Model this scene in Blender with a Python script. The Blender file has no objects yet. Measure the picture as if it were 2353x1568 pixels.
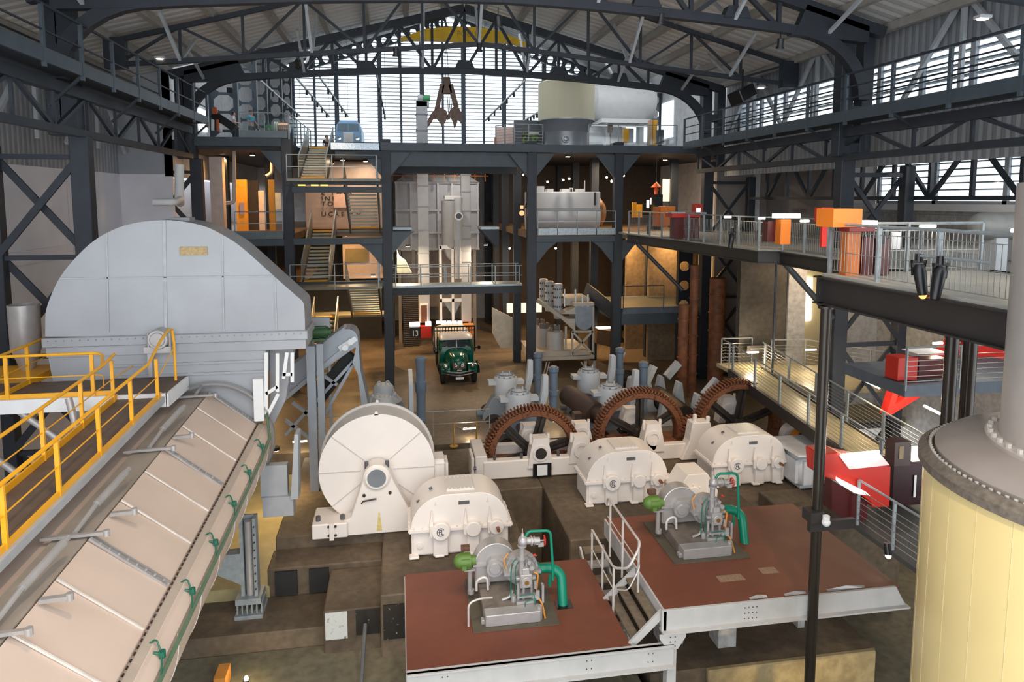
import bpy, bmesh, math, random
from math import sin, cos, tan, atan, pi, radians, sqrt, degrees, hypot
from mathutils import Vector, Matrix
random.seed(7)
sc = bpy.context.scene
COL = sc.collection
# ---------------- camera (24 mm look, slightly shifted lens) ----------------
F_, HX, HY, CX, PY, CZ = 1569.0, 915.0, 457.0, 1176.5, 610.0, 9.2
TH = atan((PY-HY)/F_); PSI = atan((CX-HX)/(F_/cos(TH)))
cd = bpy.data.cameras.new('camera'); cam = bpy.data.objects.new('camera', cd); COL.objects.link(cam)
cam.location = (0, 0, CZ); cam.rotation_euler = (pi/2-TH, 0, -PSI)
cd.sensor_width = 36; cd.lens = F_/2353*36; cd.shift_y = -(784-PY)/2353
cd.clip_end = 500
sc.camera = cam
# ---------------- view, world, big light ----------------
sc.view_settings.view_transform = 'Standard'; sc.view_settings.look = 'None'
sc.view_settings.exposure = 0.0; sc.view_settings.gamma = 1; sc.view_settings.use_curve_mapping = False
w = bpy.data.worlds.new('overcast_sky'); sc.world = w; w.use_nodes = True
bg = w.node_tree.nodes['Background']; bg.inputs[0].default_value = (0.90, 0.95, 1.0, 1); bg.inputs[1].default_value = 2.9

_F = Vector((sin(PSI)*cos(TH), cos(PSI)*cos(TH), -sin(TH))); _R = Vector((cos(PSI), -sin(PSI), 0))
_U = Vector((sin(PSI)*sin(TH), cos(PSI)*sin(TH), cos(TH)))
def P(x, y, X=None, Y=None, Z=None):
    "place on a known plane of the hall from a measured sight line"
    r = _F+(x-CX)/F_*_R+(PY-y)/F_*_U
    t = X/r.x if X is not None else (Y/r.y if Y is not None else (Z-CZ)/r.z)
    return Vector((r.x*t, r.y*t, CZ+r.z*t))
def PX(x, Y): return P(x, 600, Y=Y).x
def PZ(x, y, Y): return P(x, y, Y=Y).z
V = Vector
# ---------------- materials ----------------
MATS = {}
def mat(name, c, rough=.5, metal=0.0, var=.12, scale=3.0, emit=0, bump=0, streak=0, c2=None, thr=.6, spec=.5):
    if name in MATS: return MATS[name]
    m = bpy.data.materials.new(name); m.use_nodes = True; nt = m.node_tree; N = nt.nodes; L = nt.links
    b = N['Principled BSDF']; b.inputs['Roughness'].default_value = rough; b.inputs['Metallic'].default_value = metal
    b.inputs['Specular IOR Level'].default_value = spec
    if emit:
        b.inputs['Base Color'].default_value = (*c, 1); b.inputs['Emission Color'].default_value = (*c, 1); b.inputs['Emission Strength'].default_value = emit
    else:
        tc = N.new('ShaderNodeTexCoord'); mp = N.new('ShaderNodeMapping'); L.new(tc.outputs['Object'], mp.inputs[0])
        if streak: mp.inputs['Scale'].default_value = (1, 1, streak)
        nz = N.new('ShaderNodeTexNoise'); nz.inputs['Scale'].default_value = scale; nz.inputs['Detail'].default_value = 5
        L.new(mp.outputs[0], nz.inputs[0])
        rp = N.new('ShaderNodeValToRGB'); L.new(nz.outputs[0], rp.inputs[0]); e = rp.color_ramp.elements
        if c2 is None:
            e[0].position = .3; e[1].position = .7
            e[0].color = (*[k*(1-var) for k in c], 1); e[1].color = (*[min(1, k*(1+var)) for k in c], 1)
        else:
            e[0].position = thr-.06; e[1].position = thr+.06; e[0].color = (*c, 1); e[1].color = (*c2, 1)
        L.new(rp.outputs[0], b.inputs['Base Color'])
        if bump:
            bp = N.new('ShaderNodeBump'); bp.inputs['Strength'].default_value = bump; bp.inputs['Distance'].default_value = .02
            n2 = N.new('ShaderNodeTexNoise'); n2.inputs['Scale'].default_value = scale*8; L.new(mp.outputs[0], n2.inputs[0])
            L.new(n2.outputs[0], bp.inputs['Height']); L.new(bp.outputs[0], b.inputs['Normal'])
    MATS[name] = m; return m
def wavemat(name, c, axis, period, depth=.35, rough=.5, metal=0.0, line=.12, soft=True):
    "sheet with ribs (corrugation) or thin joints along one object axis"
    m = bpy.data.materials.new(name); m.use_nodes = True; nt = m.node_tree; N = nt.nodes; L = nt.links
    b = N['Principled BSDF']; b.inputs['Roughness'].default_value = rough; b.inputs['Metallic'].default_value = metal
    tc = N.new('ShaderNodeTexCoord'); sp = N.new('ShaderNodeSeparateXYZ'); L.new(tc.outputs['Object'], sp.inputs[0])
    md = N.new('ShaderNodeMath'); md.operation = 'PINGPONG'; md.inputs[1].default_value = period/2; L.new(sp.outputs[axis], md.inputs[0])
    nm = N.new('ShaderNodeMath'); nm.operation = 'DIVIDE'; nm.inputs[1].default_value = period/2; L.new(md.outputs[0], nm.inputs[0])
    rp = N.new('ShaderNodeValToRGB'); L.new(nm.outputs[0], rp.inputs[0]); e = rp.color_ramp.elements
    e[0].position = 0; e[0].color = (*[k*(1-depth) for k in c], 1); e[1].position = line; e[1].color = (*c, 1)
    nz = N.new('ShaderNodeTexNoise'); nz.inputs['Scale'].default_value = .8; mx = N.new('ShaderNodeMixRGB'); mx.blend_type = 'MULTIPLY'; mx.inputs[0].default_value = .25
    L.new(tc.outputs['Object'], nz.inputs[0]); L.new(rp.outputs[0], mx.inputs[1]); L.new(nz.outputs[0], mx.inputs[2])
    L.new(mx.outputs[0], b.inputs['Base Color'])
    bp = N.new('ShaderNodeBump'); bp.inputs['Distance'].default_value = .03; L.new(nm.outputs[0], bp.inputs['Height']); L.new(bp.outputs[0], b.inputs['Normal'])
    MATS[name] = m; return m
def concrete(name, c, board=0, dark=.55):
    m = bpy.data.materials.new(name); m.use_nodes = True; nt = m.node_tree; N = nt.nodes; L = nt.links
    b = N['Principled BSDF']; b.inputs['Roughness'].default_value = .75
    tc = N.new('ShaderNodeTexCoord')
    def nz(s, d=6):
        n = N.new('ShaderNodeTexNoise'); n.inputs['Scale'].default_value = s; n.inputs['Detail'].default_value = d; L.new(tc.outputs['Object'], n.inputs[0]); return n
    n1, n2 = nz(.45), nz(5, 8)
    r1 = N.new('ShaderNodeValToRGB'); L.new(n1.outputs[0], r1.inputs[0]); e = r1.color_ramp.elements
    e[0].position = .38; e[1].position = .62; e[0].color = (*[k*dark for k in c], 1); e[1].color = (*c, 1)
    r2 = N.new('ShaderNodeValToRGB'); L.new(n2.outputs[0], r2.inputs[0]); f = r2.color_ramp.elements
    f[0].position = .3; f[1].position = .65; f[0].color = (.6, .57, .55, 1); f[1].color = (1, 1, 1, 1)
    mx = N.new('ShaderNodeMixRGB'); mx.blend_type = 'MULTIPLY'; mx.inputs[0].default_value = .8
    L.new(r1.outputs[0], mx.inputs[1]); L.new(r2.outputs[0], mx.inputs[2]); L.new(mx.outputs[0], b.inputs['Base Color'])
    bp = N.new('ShaderNodeBump'); bp.inputs['Strength'].default_value = .35; bp.inputs['Distance'].default_value = .02
    L.new(n2.outputs[0], bp.inputs['Height']); L.new(bp.outputs[0], b.inputs['Normal'])
    MATS[name] = m; return m
STEEL = mat('dark blue grey steel paint', (.022, .028, .038), .55)
STEELB = mat('slate steel paint', (.05, .068, .085), .5)
GALV = mat('galvanised sheet', (.36, .42, .45), .45, .5, .2, 14)
GALVD = mat('dull galvanised steel', (.30, .33, .34), .5, .3, .15, 6)
LGREY = mat('light grey steel paint', (.42, .44, .46), .45, 0, .06)
HOOD = mat('pale silver grey sheet paint', (.37, .38, .40), .42, .1, .07, .8)
HOODS = mat('grey sheet rim paint', (.30, .30, .31), .5, 0, .06, .8)
CREAM = mat('warm off white machine enamel', (.76, .70, .65), .38, 0, .03, 1.2)
TRO = mat('pale beige sheet paint', (.60, .47, .385), .5, 0, .05, .9)
TROD = mat('dusty beige grey deck sheet', (.33, .28, .23), .7, 0, .12, 2)
YEL = mat('yellow rail paint', (.85, .40, .015), .4, 0, .05)
RUBBER = mat('black rubber', (.012, .012, .012), .7)
BLACK = mat('black lacquer', (.008, .008, .009), .3)
RUST = mat('rusty cast iron', (.20, .07, .028), .6, .3, .35, 9, c2=(.07, .03, .016), thr=.6)
RUSTB = mat('orange brown rusted plate', (.20, .065, .025), .7, 0, .3, 5)
IRON = mat('dark worn iron', (.045, .036, .03), .5, .4, .3, 5)
OXIDE = mat('oxide red deck paint', (.17, .05, .026), .5, 0, .12, 1.2, bump=.1)
FLOORM = concrete('polished brown grey concrete', (.22, .17, .115), dark=.72); MATS['polished brown grey concrete'].node_tree.nodes['Principled BSDF'].inputs['Roughness'].default_value = .38
BASEM = concrete('green grey basement concrete', (.20, .18, .12), dark=.75)
FOUND = concrete('old foundation concrete', (.17, .125, .08), dark=.55)
CONC = concrete('pale cast concrete', (.50, .49, .47), dark=.8)
CONCD = concrete('rough dark concrete', (.10, .085, .065), dark=.5)
TURB = mat('silver grey machine enamel', (.42, .40, .39), .35, .35, .08, 4)
GREEN = mat('green pipe enamel', (.0, .22, .13), .35, 0, .05)
GREENM = mat('olive green motor enamel', (.10, .19, .035), .5, 0, .12, 6)
RED = mat('bright red panel', (.55, .025, .012), .35, 0, .03)
DRED = mat('dark maroon panel', (.085, .010, .010), .35, 0, .05)
ORANGE = mat('orange panel', (.85, .22, .02), .4, 0, .03)
WHITE = mat('white paint', (.78, .78, .78), .5, 0, .03)
LAMP = mat('white lit lamp tube', (1, .93, .8), emit=9)
LAMPW = mat('warm lit lamp lens', (1, .80, .55), emit=25)
SCREEN = mat('lit white display top', (1, .93, .86), emit=1.6)
CHROME = mat('chrome', (.7, .7, .7), .2, 1)
COPPER = mat('copper', (.6, .28, .15), .3, .9, .2, 9)
BLUEG = mat('blue grey cylinder paint', (.12, .16, .21), .45)
BRONZE = mat('brass', (.35, .2, .05), .4, .8)
WIRE = mat('grey wire steel', (.35, .36, .34), .4, .6)
g = bpy.data.materials.new('clear glass'); g.use_nodes = True; nt = g.node_tree; nt.nodes.clear()
_o = nt.nodes.new('ShaderNodeOutputMaterial'); _t = nt.nodes.new('ShaderNodeBsdfTransparent'); _t.inputs[0].default_value = (.93, .96, .97, 1)
_g = nt.nodes.new('ShaderNodeBsdfGlossy'); _g.inputs['Roughness'].default_value = .05; _m = nt.nodes.new('ShaderNodeMixShader'); _m.inputs[0].default_value = .07
nt.links.new(_t.outputs[0], _m.inputs[1]); nt.links.new(_g.outputs[0], _m.inputs[2]); nt.links.new(_m.outputs[0], _o.inputs[0]); GLASS = g
DGLASS = mat('dark window glass', (.02, .03, .035), .08)
# ---------------- mesh helpers ----------------
class B:
    def __init__(s): s.v = []; s.f = []
    def add(s, vs, fs):
        n = len(s.v); s.v += [V(p) for p in vs]; s.f += [tuple(i+n for i in q) for q in fs]; return s
    def box(s, x0, y0, z0, x1, y1, z1):
        return s.add([(x0,y0,z0),(x1,y0,z0),(x1,y1,z0),(x0,y1,z0),(x0,y0,z1),(x1,y0,z1),(x1,y1,z1),(x0,y1,z1)],
              [(0,3,2,1),(4,5,6,7),(0,1,5,4),(1,2,6,5),(2,3,7,6),(3,0,4,7)])
    def cbox(s, c, sx, sy, sz): return s.box(c[0]-sx/2, c[1]-sy/2, c[2]-sz/2, c[0]+sx/2, c[1]+sy/2, c[2]+sz/2)
    def bar(s, p, q, w, h=None, up=(0, 0, 1)):
        p, q = V(p), V(q); h = w if h is None else h; d = (q-p)
        if d.length < 1e-6: return s
        d.normalize(); u = V(up)
        if abs(d.dot(u)) > .999: u = V((0, 1, 0))
        a = d.cross(u).normalized(); b = a.cross(d).normalized()
        vs = [e+a*i*w/2+b*j*h/2 for e in (p, q) for i, j in ((-1,-1),(1,-1),(1,1),(-1,1))]
        return s.add(vs, [(0,3,2,1),(4,5,6,7),(0,1,5,4),(1,2,6,5),(2,3,7,6),(3,0,4,7)])
    def ibeam(s, p, q, h, w, t=.03, up=(0, 0, 1)):
        p, q = V(p), V(q); u = V(up); d = (q-p).normalized(); a = d.cross(u).normalized(); b = a.cross(d).normalized()
        s.bar(p, q, t, h-2*t, up); s.bar(p+b*(h/2-t/2), q+b*(h/2-t/2), w, t, up); s.bar(p-b*(h/2-t/2), q-b*(h/2-t/2), w, t, up); return s
    def tube(s, pts, r, n=8, closed=False):
        pts = [V(p) for p in pts]; N = len(pts); rings = []; prev = None
        for i, p in enumerate(pts):
            if closed: d = pts[(i+1) % N]-pts[i-1]
            else: d = pts[min(i+1, N-1)]-pts[max(i-1, 0)]
            d.normalize()
            if prev is None:
                u = V((0, 0, 1)) if abs(d.z) < .9 else V((1, 0, 0)); a = d.cross(u).normalized()
            else: a = (prev-d*prev.dot(d)).normalized()
            prev = a; b = d.cross(a); rr = r[i] if isinstance(r, (list, tuple)) else r
            rings.append([p+(a*cos(2*pi*k/n)+b*sin(2*pi*k/n))*rr for k in range(n)])
        vs = [q for R in rings for q in R]; fs = []
        M = N if closed else N-1
        for i in range(M):
            j = (i+1) % N
            for k in range(n): fs.append((i*n+k, i*n+(k+1) % n, j*n+(k+1) % n, j*n+k))
        if not closed: fs += [tuple(range(n))[::-1], tuple((N-1)*n+k for k in range(n))]
        return s.add(vs, fs)
    def cyl(s, p, q, r, n=16, r2=None): return s.tube([p, q], [r, r if r2 is None else r2], n)
    def arc(s, pts, rad, r, n=8, seg=5):
        "pipe with rounded corners"
        out = [V(pts[0])]
        for i in range(1, len(pts)-1):
            a, b, c = V(pts[i-1]), V(pts[i]), V(pts[i+1]); d1 = (a-b); d2 = (c-b)
            k = min(rad, d1.length*.48, d2.length*.48); p0 = b+d1.normalized()*k; p2 = b+d2.normalized()*k
            for j in range(seg+1):
                t = j/seg; out.append(p0*(1-t)**2+b*2*t*(1-t)+p2*t*t)
        out.append(V(pts[-1])); return s.tube(out, r, n)
    def prism(s, poly, vec):
        poly = [V(p) for p in poly]; n = len(poly); vec = V(vec)
        fs = [tuple(range(n))[::-1], tuple(range(n, 2*n))]+[(i, (i+1) % n, n+(i+1) % n, n+i) for i in range(n)]
        return s.add(poly+[p+vec for p in poly], fs)
    def lathe(s, prof, c=(0, 0, 0), n=32, axis='z', a0=0, a1=2*pi):
        c = V(c); full = abs(a1-a0-2*pi) < 1e-6; m = n if full else n+1; vs = []
        for r, h in prof:
            for k in range(m):
                t = a0+(a1-a0)*k/n; x, y = r*cos(t), r*sin(t)
                vs.append(c+(V((x, y, h)) if axis == 'z' else (V((x, h, y)) if axis == 'y' else V((h, x, y)))))
        fs = []
        for i in range(len(prof)-1):
            for k in range(n):
                k2 = (k+1) % m; fs.append((i*m+k, i*m+k2, (i+1)*m+k2, (i+1)*m+k))
        return s.add(vs, fs)
    def sphere(s, c, r, n=12, sz=1):
        prof = [(max(1e-4, r*sin(pi*i/(n//2+2))), -r*sz*cos(pi*i/(n//2+2))) for i in range(n//2+3)]
        return s.lathe(prof, c, n)
    def quad(s, a, b, c, d): return s.add([a, b, c, d], [(0, 1, 2, 3)])
    def xform(s, M): s.v = [M @ p for p in s.v]; return s
    def join(s, o): return s.add(o.v, o.f)
WL = {}
def root(name, label, cat, loc=(0, 0, 0), group=None, rz=0):
    o = bpy.data.objects.new(name, None); o.empty_display_size = .2; o.location = loc; o.rotation_euler = (0, 0, rz); COL.objects.link(o)
    WL[o] = V(loc); tag(o, label, cat, group); return o
def tag(o, label=None, cat=None, group=None, kind=None):
    if label: o['label'] = label
    if cat: o['category'] = cat
    if group: o['group'] = group
    if kind: o['kind'] = kind
    return o
KEEP = ('bolt', 'rivet', 'infill', 'louvre', 'letter', 'eyes', 'face', 'seam', 'slot', 'slats', 'pane', 'support_pipework', 'tube_light')
def islands(b):
    "loose pieces of a mesh, those whose boxes touch taken together"
    n = len(b.v); par_ = list(range(n))
    def fd(i):
        while par_[i] != i: par_[i] = par_[par_[i]]; i = par_[i]
        return i
    for f in b.f:
        r_ = fd(f[0])
        for i in f[1:]: par_[fd(i)] = r_
    g = {}
    for f in b.f: g.setdefault(fd(f[0]), []).append(f)
    cl = []
    for fs in g.values():
        ii = {i for f in fs for i in f}; lo = [min(b.v[i][k] for i in ii) for k in range(3)]; hi = [max(b.v[i][k] for i in ii) for k in range(3)]
        cl.append([lo, hi, fs])
    if len(cl) > 60: return None
    ch = True
    while ch:
        ch = False
        for i in range(len(cl)):
            for j in range(i+1, len(cl)):
                if all(cl[i][0][k]-.02 <= cl[j][1][k] and cl[j][0][k]-.02 <= cl[i][1][k] for k in range(3)):
                    cl[i] = [[min(cl[i][0][k], cl[j][0][k]) for k in range(3)], [max(cl[i][1][k], cl[j][1][k]) for k in range(3)], cl[i][2]+cl[j][2]]; del cl[j]; ch = True; break
            if ch: break
    if not 1 < len(cl) <= 16: return None
    out = []
    for lo, hi, fs in cl:
        ids = sorted({i for f in fs for i in f}); mp = {i: k for k, i in enumerate(ids)}; nb = B(); nb.v = [b.v[i] for i in ids]; nb.f = [tuple(mp[i] for i in f) for f in fs]; out.append(nb)
    return out
def obj(name, b, m, par=None, smooth=False, bevel=0, local=False, seg=1, nosplit=False):
    "one mesh; b holds hall coordinates unless local (then: coordinates of the root thing)"
    if par is not None and not nosplit and not any(k in name for k in KEEP):
        sp_ = islands(b)
        if sp_:
            os_ = [obj(name, q_, m, par, smooth, bevel, local, seg, True) for q_ in sp_]; return os_[0]
    if par is None:
        xs = [p.x for p in b.v]; ys = [p.y for p in b.v]; zs = [p.z for p in b.v]
        off = V(((min(xs)+max(xs))/2, (min(ys)+max(ys))/2, min(zs)))
    else: off = V((0, 0, 0)) if local else WL[par]
    me = bpy.data.meshes.new(name); me.from_pydata([p-off for p in b.v], [], b.f); me.validate()
    bm = bmesh.new(); bm.from_mesh(me); bmesh.ops.recalc_face_normals(bm, faces=bm.faces)
    if bevel:
        try: bmesh.ops.bevel(bm, geom=[e for e in bm.edges if len(e.link_faces) == 2 and e.calc_face_angle(0) > .6], offset=bevel, segments=seg, affect='EDGES', clamp_overlap=True)
        except Exception: pass
    bm.to_mesh(me); bm.free(); me.materials.append(m)
    if smooth:
        for p in me.polygons: p.use_smooth = True
        try: me.set_sharp_from_angle(angle=radians(38))
        except Exception: pass
    o = bpy.data.objects.new(name, me); COL.objects.link(o)
    if par is None: o.location = off; WL[o] = off
    else: o.parent = par; WL[o] = WL[par]
    return o
def struct(name, b, m, par=None, **k):
    o = obj(name, b, m, par, **k)
    if par is None: o['kind'] = 'structure'
    return o
def thing(name, label, cat, b, m, group=None, **k): return tag(obj(name, b, m, None, **k), label, cat, group)
def dup(o, loc=None, rz=None, label=None, group=None, par=None):
    c = o.copy(); COL.objects.link(c)
    if par is not None: c.parent = par
    if loc is not None: c.location = loc; WL[c] = V(loc)
    if rz is not None: c.rotation_euler = (0, 0, rz)
    if label: c['label'] = label
    if group: c['group'] = group
    for ch in list(o.children): dup(ch, par=c)
    return c
def textmesh(name, s, size, m, par, loc, rx=pi/2, rz=0, depth=.006, align='CENTER', sx=1, gap=1):
    cu = bpy.data.curves.new(name, 'FONT'); cu.body = s; cu.size = size; cu.extrude = depth; cu.align_x = align; cu.align_y = 'CENTER'; cu.resolution_u = 3; cu.space_character = gap
    t = bpy.data.objects.new(name, cu); COL.objects.link(t); dg = bpy.context.evaluated_depsgraph_get()
    me = bpy.data.meshes.new_from_object(t.evaluated_get(dg)); bpy.data.objects.remove(t); bpy.data.curves.remove(cu)
    me.materials.clear(); me.materials.append(m)
    o = bpy.data.objects.new(name, me); COL.objects.link(o); o.parent = par
    o.location = V(loc)-WL.get(par, V((0, 0, 0))); o.rotation_euler = (rx, 0, rz); o.scale = (sx, 1, 1); WL[o] = WL.get(par, V((0, 0, 0))); return o
def lamp(kind, name, loc, energy, color=(1, .8, .6), target=None, size=.2, spot=60, par=None, blend=.6):
    l = bpy.data.lights.new(name, kind); l.energy = energy; l.color = color
    if kind == 'AREA': l.shape = 'DISK'; l.size = size
    else: l.shadow_soft_size = size
    if kind == 'SPOT': l.spot_size = radians(spot); l.spot_blend = blend
    o = bpy.data.objects.new(name, l); COL.objects.link(o); o.location = loc
    if target is not None: o.rotation_euler = (V(target)-V(loc)).to_track_quat('-Z', 'Y').to_euler()
    if par is not None: o.parent = par; o.location = V(loc)-WL[par]
    return o
# =====================================================================
# THE HALL: shell
# =====================================================================
XL, XR, XC = -9.0, 15.0, 3.1          # column lines and ridge
WLX, WRX = -12.2, 16.5                # outer walls of the high hall
YG = 52.0                             # gable
def roofz(x): return 18.35-.262*abs(x-XC)
XC2 = 3.9
def roofr(x): return 22.6-.33*abs(x-XC2)
YR = 33.0                             # the taller rear hall starts here
Y0 = 4.0
ROOFM = wavemat('beige grey roof deck', (.74, .72, .69), 1, .5, .3, .6, 0, .2)
b = B()
for x0, x1 in ((WLX-.6, XC), (XC, WRX+.6)):
    b.add([(x0, Y0, roofz(x0)), (x1, Y0, roofz(x1)), (x1, YR, roofz(x1)), (x0, YR, roofz(x0)),
           (x0, Y0, roofz(x0)+.15), (x1, Y0, roofz(x1)+.15), (x1, YR, roofz(x1)+.15), (x0, YR, roofz(x0)+.15)],
          [(0,3,2,1),(4,5,6,7),(0,1,5,4),(1,2,6,5),(2,3,7,6),(3,0,4,7)])
struct('ceiling', b, ROOFM)
b = B()
for x0, x1 in ((WLX-.6, XC2), (XC2, 20)):
    b.add([(x0, YR+5, roofr(x0)), (x1, YR+5, roofr(x1)), (x1, YG+.5, roofr(x1)), (x0, YG+.5, roofr(x0)),
           (x0, YR+5, roofr(x0)+.15), (x1, YR+5, roofr(x1)+.15), (x1, YG+.5, roofr(x1)+.15), (x0, YG+.5, roofr(x0)+.15)],
          [(0,3,2,1),(4,5,6,7),(0,1,5,4),(1,2,6,5),(2,3,7,6),(3,0,4,7)])
struct('ceiling_rear', b, ROOFM)  # front strip of this roof left open, unseen, to let daylight in
b = B(); b.prism([(WLX-.6, YR, roofz(WLX-.6)+.15), (XC, YR, roofz(XC)+.15), (20, YR, roofz(20)), (20, YR, roofr(20)), (XC2, YR, roofr(XC2)), (WLX-.6, YR, roofr(WLX-.6))], (0, .15, 0))
struct('wall_clerestory', b, ROOFM)
# outer walls
CORR = wavemat('grey corrugated wall sheet', (.40, .42, .45), 1, .3, .35, .5, .2, .3)
LPAN = wavemat('pale lilac grey wall panels', (.87, .86, .92), 1, 6.0, .3, .55, 0, .01)
b = B(); b.box(WLX-.3, Y0, 10.3, WLX, YR, 15)
struct('wall_left_upper', b, CORR)
b = B(); b.box(WLX-.3, YR, 10.3, -10, YR+.2, 18.3); struct('wall_left_return', b, CORR)
b = B(); b.box(WLX-.35, Y0, -2.6, WLX+.02, YG, 10.3); b.box(WLX, YR, 7.6, -10, YR+.2, 10.3); b.box(WLX, 8, 7.05, WLX+.12, 31, 7.5); 
struct('wall_left', b, LPAN)
# right wall above the crane girder: corrugated with a strip of louvred windows
b = B(); b.box(WRX, Y0, 13.85, WRX+.3, YR, 15.0); b.box(WRX, Y0, 10.35, WRX+.3, YR, 12.1); b.box(WRX, 31.6, 12.1, WRX+.3, YR, 13.85)
struct('wall_right_upper', b, CORR)
FRM = mat('pale grey window frame', (.35, .38, .42), .45)
def louvre_strip(nm, x, y0, y1, z0, z1, zs, my):
    w_ = B()
    w_.box(x, y0, z0, x+.12, y1, z0+.12); w_.box(x, y0, z1-.12, x+.12, y1, z1)
    n = max(1, round((y1-y0)/my))
    for i in range(n+1):
        yy = y0+(y1-y0)*i/n; w_.box(x, yy-.09, z0, x+.12, yy+.09, z1)
    o = struct(nm, w_, FRM)
    s_ = B(); z = z0+zs
    while z < z1-.1: s_.box(x+.08, y0, z, x+.3, y1, z+.055); z += zs
    obj('louvre', s_, FRM, o)
    p_ = B(); p_.box(x+.04, y0, z0, x+.05, y1, z1); obj('pane', p_, GLASS, o)
louvre_strip('window_2', WRX, 8, 31.6, 12.1, 13.85, .36, 1.9)
# gable window with mullions and louvres
b = B()
xg0, xg1 = -7.4, 14.2
ms = [xg0+i*(xg1-xg0)/14 for i in range(15)]
for i, x in enumerate(ms):
    h = roofr(x)+.05; wd = .32 if i % 2 == 0 else .16
    b.box(x-wd/2, YG, 11.6, x+wd/2, YG+.25, h)
b.box(xg0, YG, 11.6, xg1, YG+.2, 11.8); b.box(xg0, YG-.02, 12.35, xg1, YG+.2, 12.5)
w1 = struct('window_1', b, mat('blue grey mullion', (.10, .13, .17), .5))
b = B(); z = 11.9
while z < 22.4:
    hw = min(13, (22.6-z)/.33); x0 = max(xg0, XC2-hw); x1 = min(xg1, XC2+hw)
    b.box(x0, YG+.14, z, x1, YG+.34, z+.055); z += .27
obj('louvre', b, mat('grey louvre blade', (.45, .48, .52), .5), w1)
b = B(); b.prism([(xg0, YG+.1, 11.7), (xg1, YG+.1, 11.7), (xg1, YG+.1, roofr(xg1)), (XC2, YG+.1, roofr(XC2)), (xg0, YG+.1, roofr(xg0))], (0, .02, 0)); obj('pane', b, GLASS, w1)
b = B(); b.box(-12.2, YG, -2.6, 20, YG+.3, 11.6); b.box(-12.2, YG, 11.6, xg0, YG+.3, 18.6); b.box(xg1, YG, 11.6, 20, YG+.3, 19.2)
BACKW = mat('pale back wall plaster', (.72, .72, .73), .7)
struct('wall_back', b, BACKW)
# side walls of the rear hall, left wall keeps one small window
b = B(); b.box(-10.3, YR, 10.2, -10, YG, 18.3); struct('wall_left_rear', b, BACKW)
b = B(); b.box(18.2, YR, -.4, 18.5, YG, 18.3); struct('wall_right_rear', b, BACKW)
# castellated rafters along the gable
def castel(b, p, q, w, d, hole=.32, step=.62, nx=(0, 1, 0), t=.05):
    "honeycomb beam from p to q, w deep, web with octagonal holes"
    p, q = V(p), V(q); L = (q-p).length; u = (q-p).normalized(); n = V(nx); a = u.cross(n).normalized()
    b.bar(p+a*w/2, q+a*w/2, .05, d, up=n); b.bar(p-a*w/2, q-a*w/2, .05, d, up=n)
    k = int(L/step); st = L/k
    for i in range(k):
        c = p+u*(i+.5)*st
        inn = [c+u*(hole*.5*ex)+a*(hole*.5*ey*min(1.3, w/hole*.72)) for ex, ey in ((-.45,-1),(.45,-1),(1,-.45),(1,.45),(.45,1),(-.45,1),(-1,.45),(-1,-.45))]
        out = [c+u*ex*st/2+a*ey*w/2 for ex, ey in ((-.5,-1),(.5,-1),(1,-1),(1,1),(.5,1),(-.5,1),(-1,1),(-1,-1))]
        b.add(inn+out, [(j, (j+1) % 8, 8+(j+1) % 8, 8+j) for j in range(8)])
        off = n*t
        b.add([v_+off for v_ in inn+out], [(j, (j+1) % 8, 8+(j+1) % 8, 8+j) for j in range(8)])
        b.add(inn+[v_+off for v_ in inn], [(j, (j+1) % 8, 8+(j+1) % 8, 8+j) for j in range(8)])
for sd, nm in ((-1, 'left'), (1, 'right')):
    b = B(); castel(b, (XC2+sd*.25, 50.9, 21.9), (XC2+sd*11.2, 50.9, 21.9-11*.33), .75, .3, .42, .72)
    thing('castellated_rafter', f'honeycomb steel rafter with a row of round holes sloping {nm} before the glazed gable', 'beam', b, STEELB)
# floors
b = B(); b.box(WLX, 25.0, -.4, XR+1, YG, 0); b.box(-12.2, 25, -2.6, XR+1, 25.2, -.4)
struct('floor', b, FLOORM)
b = B(); b.box(WLX-1, 2, -2.9, 26, 25.0, -2.6); struct('floor_basement', b, BASEM)
b = B(); b.box(XR+1, 25, -.4, 27, YG, 0); struct('floor_side_aisle', b, BASEM)
# purlins
pm = mat('brown grey purlin paint', (.34, .32, .29), .6)
pur = None; xs = [XC+sd*(.9+1.72*i) for sd in (-1, 1) for i in range(9)]
for x in xs:
    if x < WLX or x > WRX+.2: continue
    z = roofz(x)-.14
    if pur is None:
        b = B(); b.box(x-.11, Y0, z-.14, x+.11, YR-.1, z+.13)
        pur = thing('roof_purlin', 'long grey steel purlin running the length of the hall under the roof deck', 'beam', b, pm, 'roof purlins'); pl = pur.location.copy()
        px0, pz0 = x, z
    else: dup(pur, (pl.x+x-px0, pl.y, pl.z+z-pz0))
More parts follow.
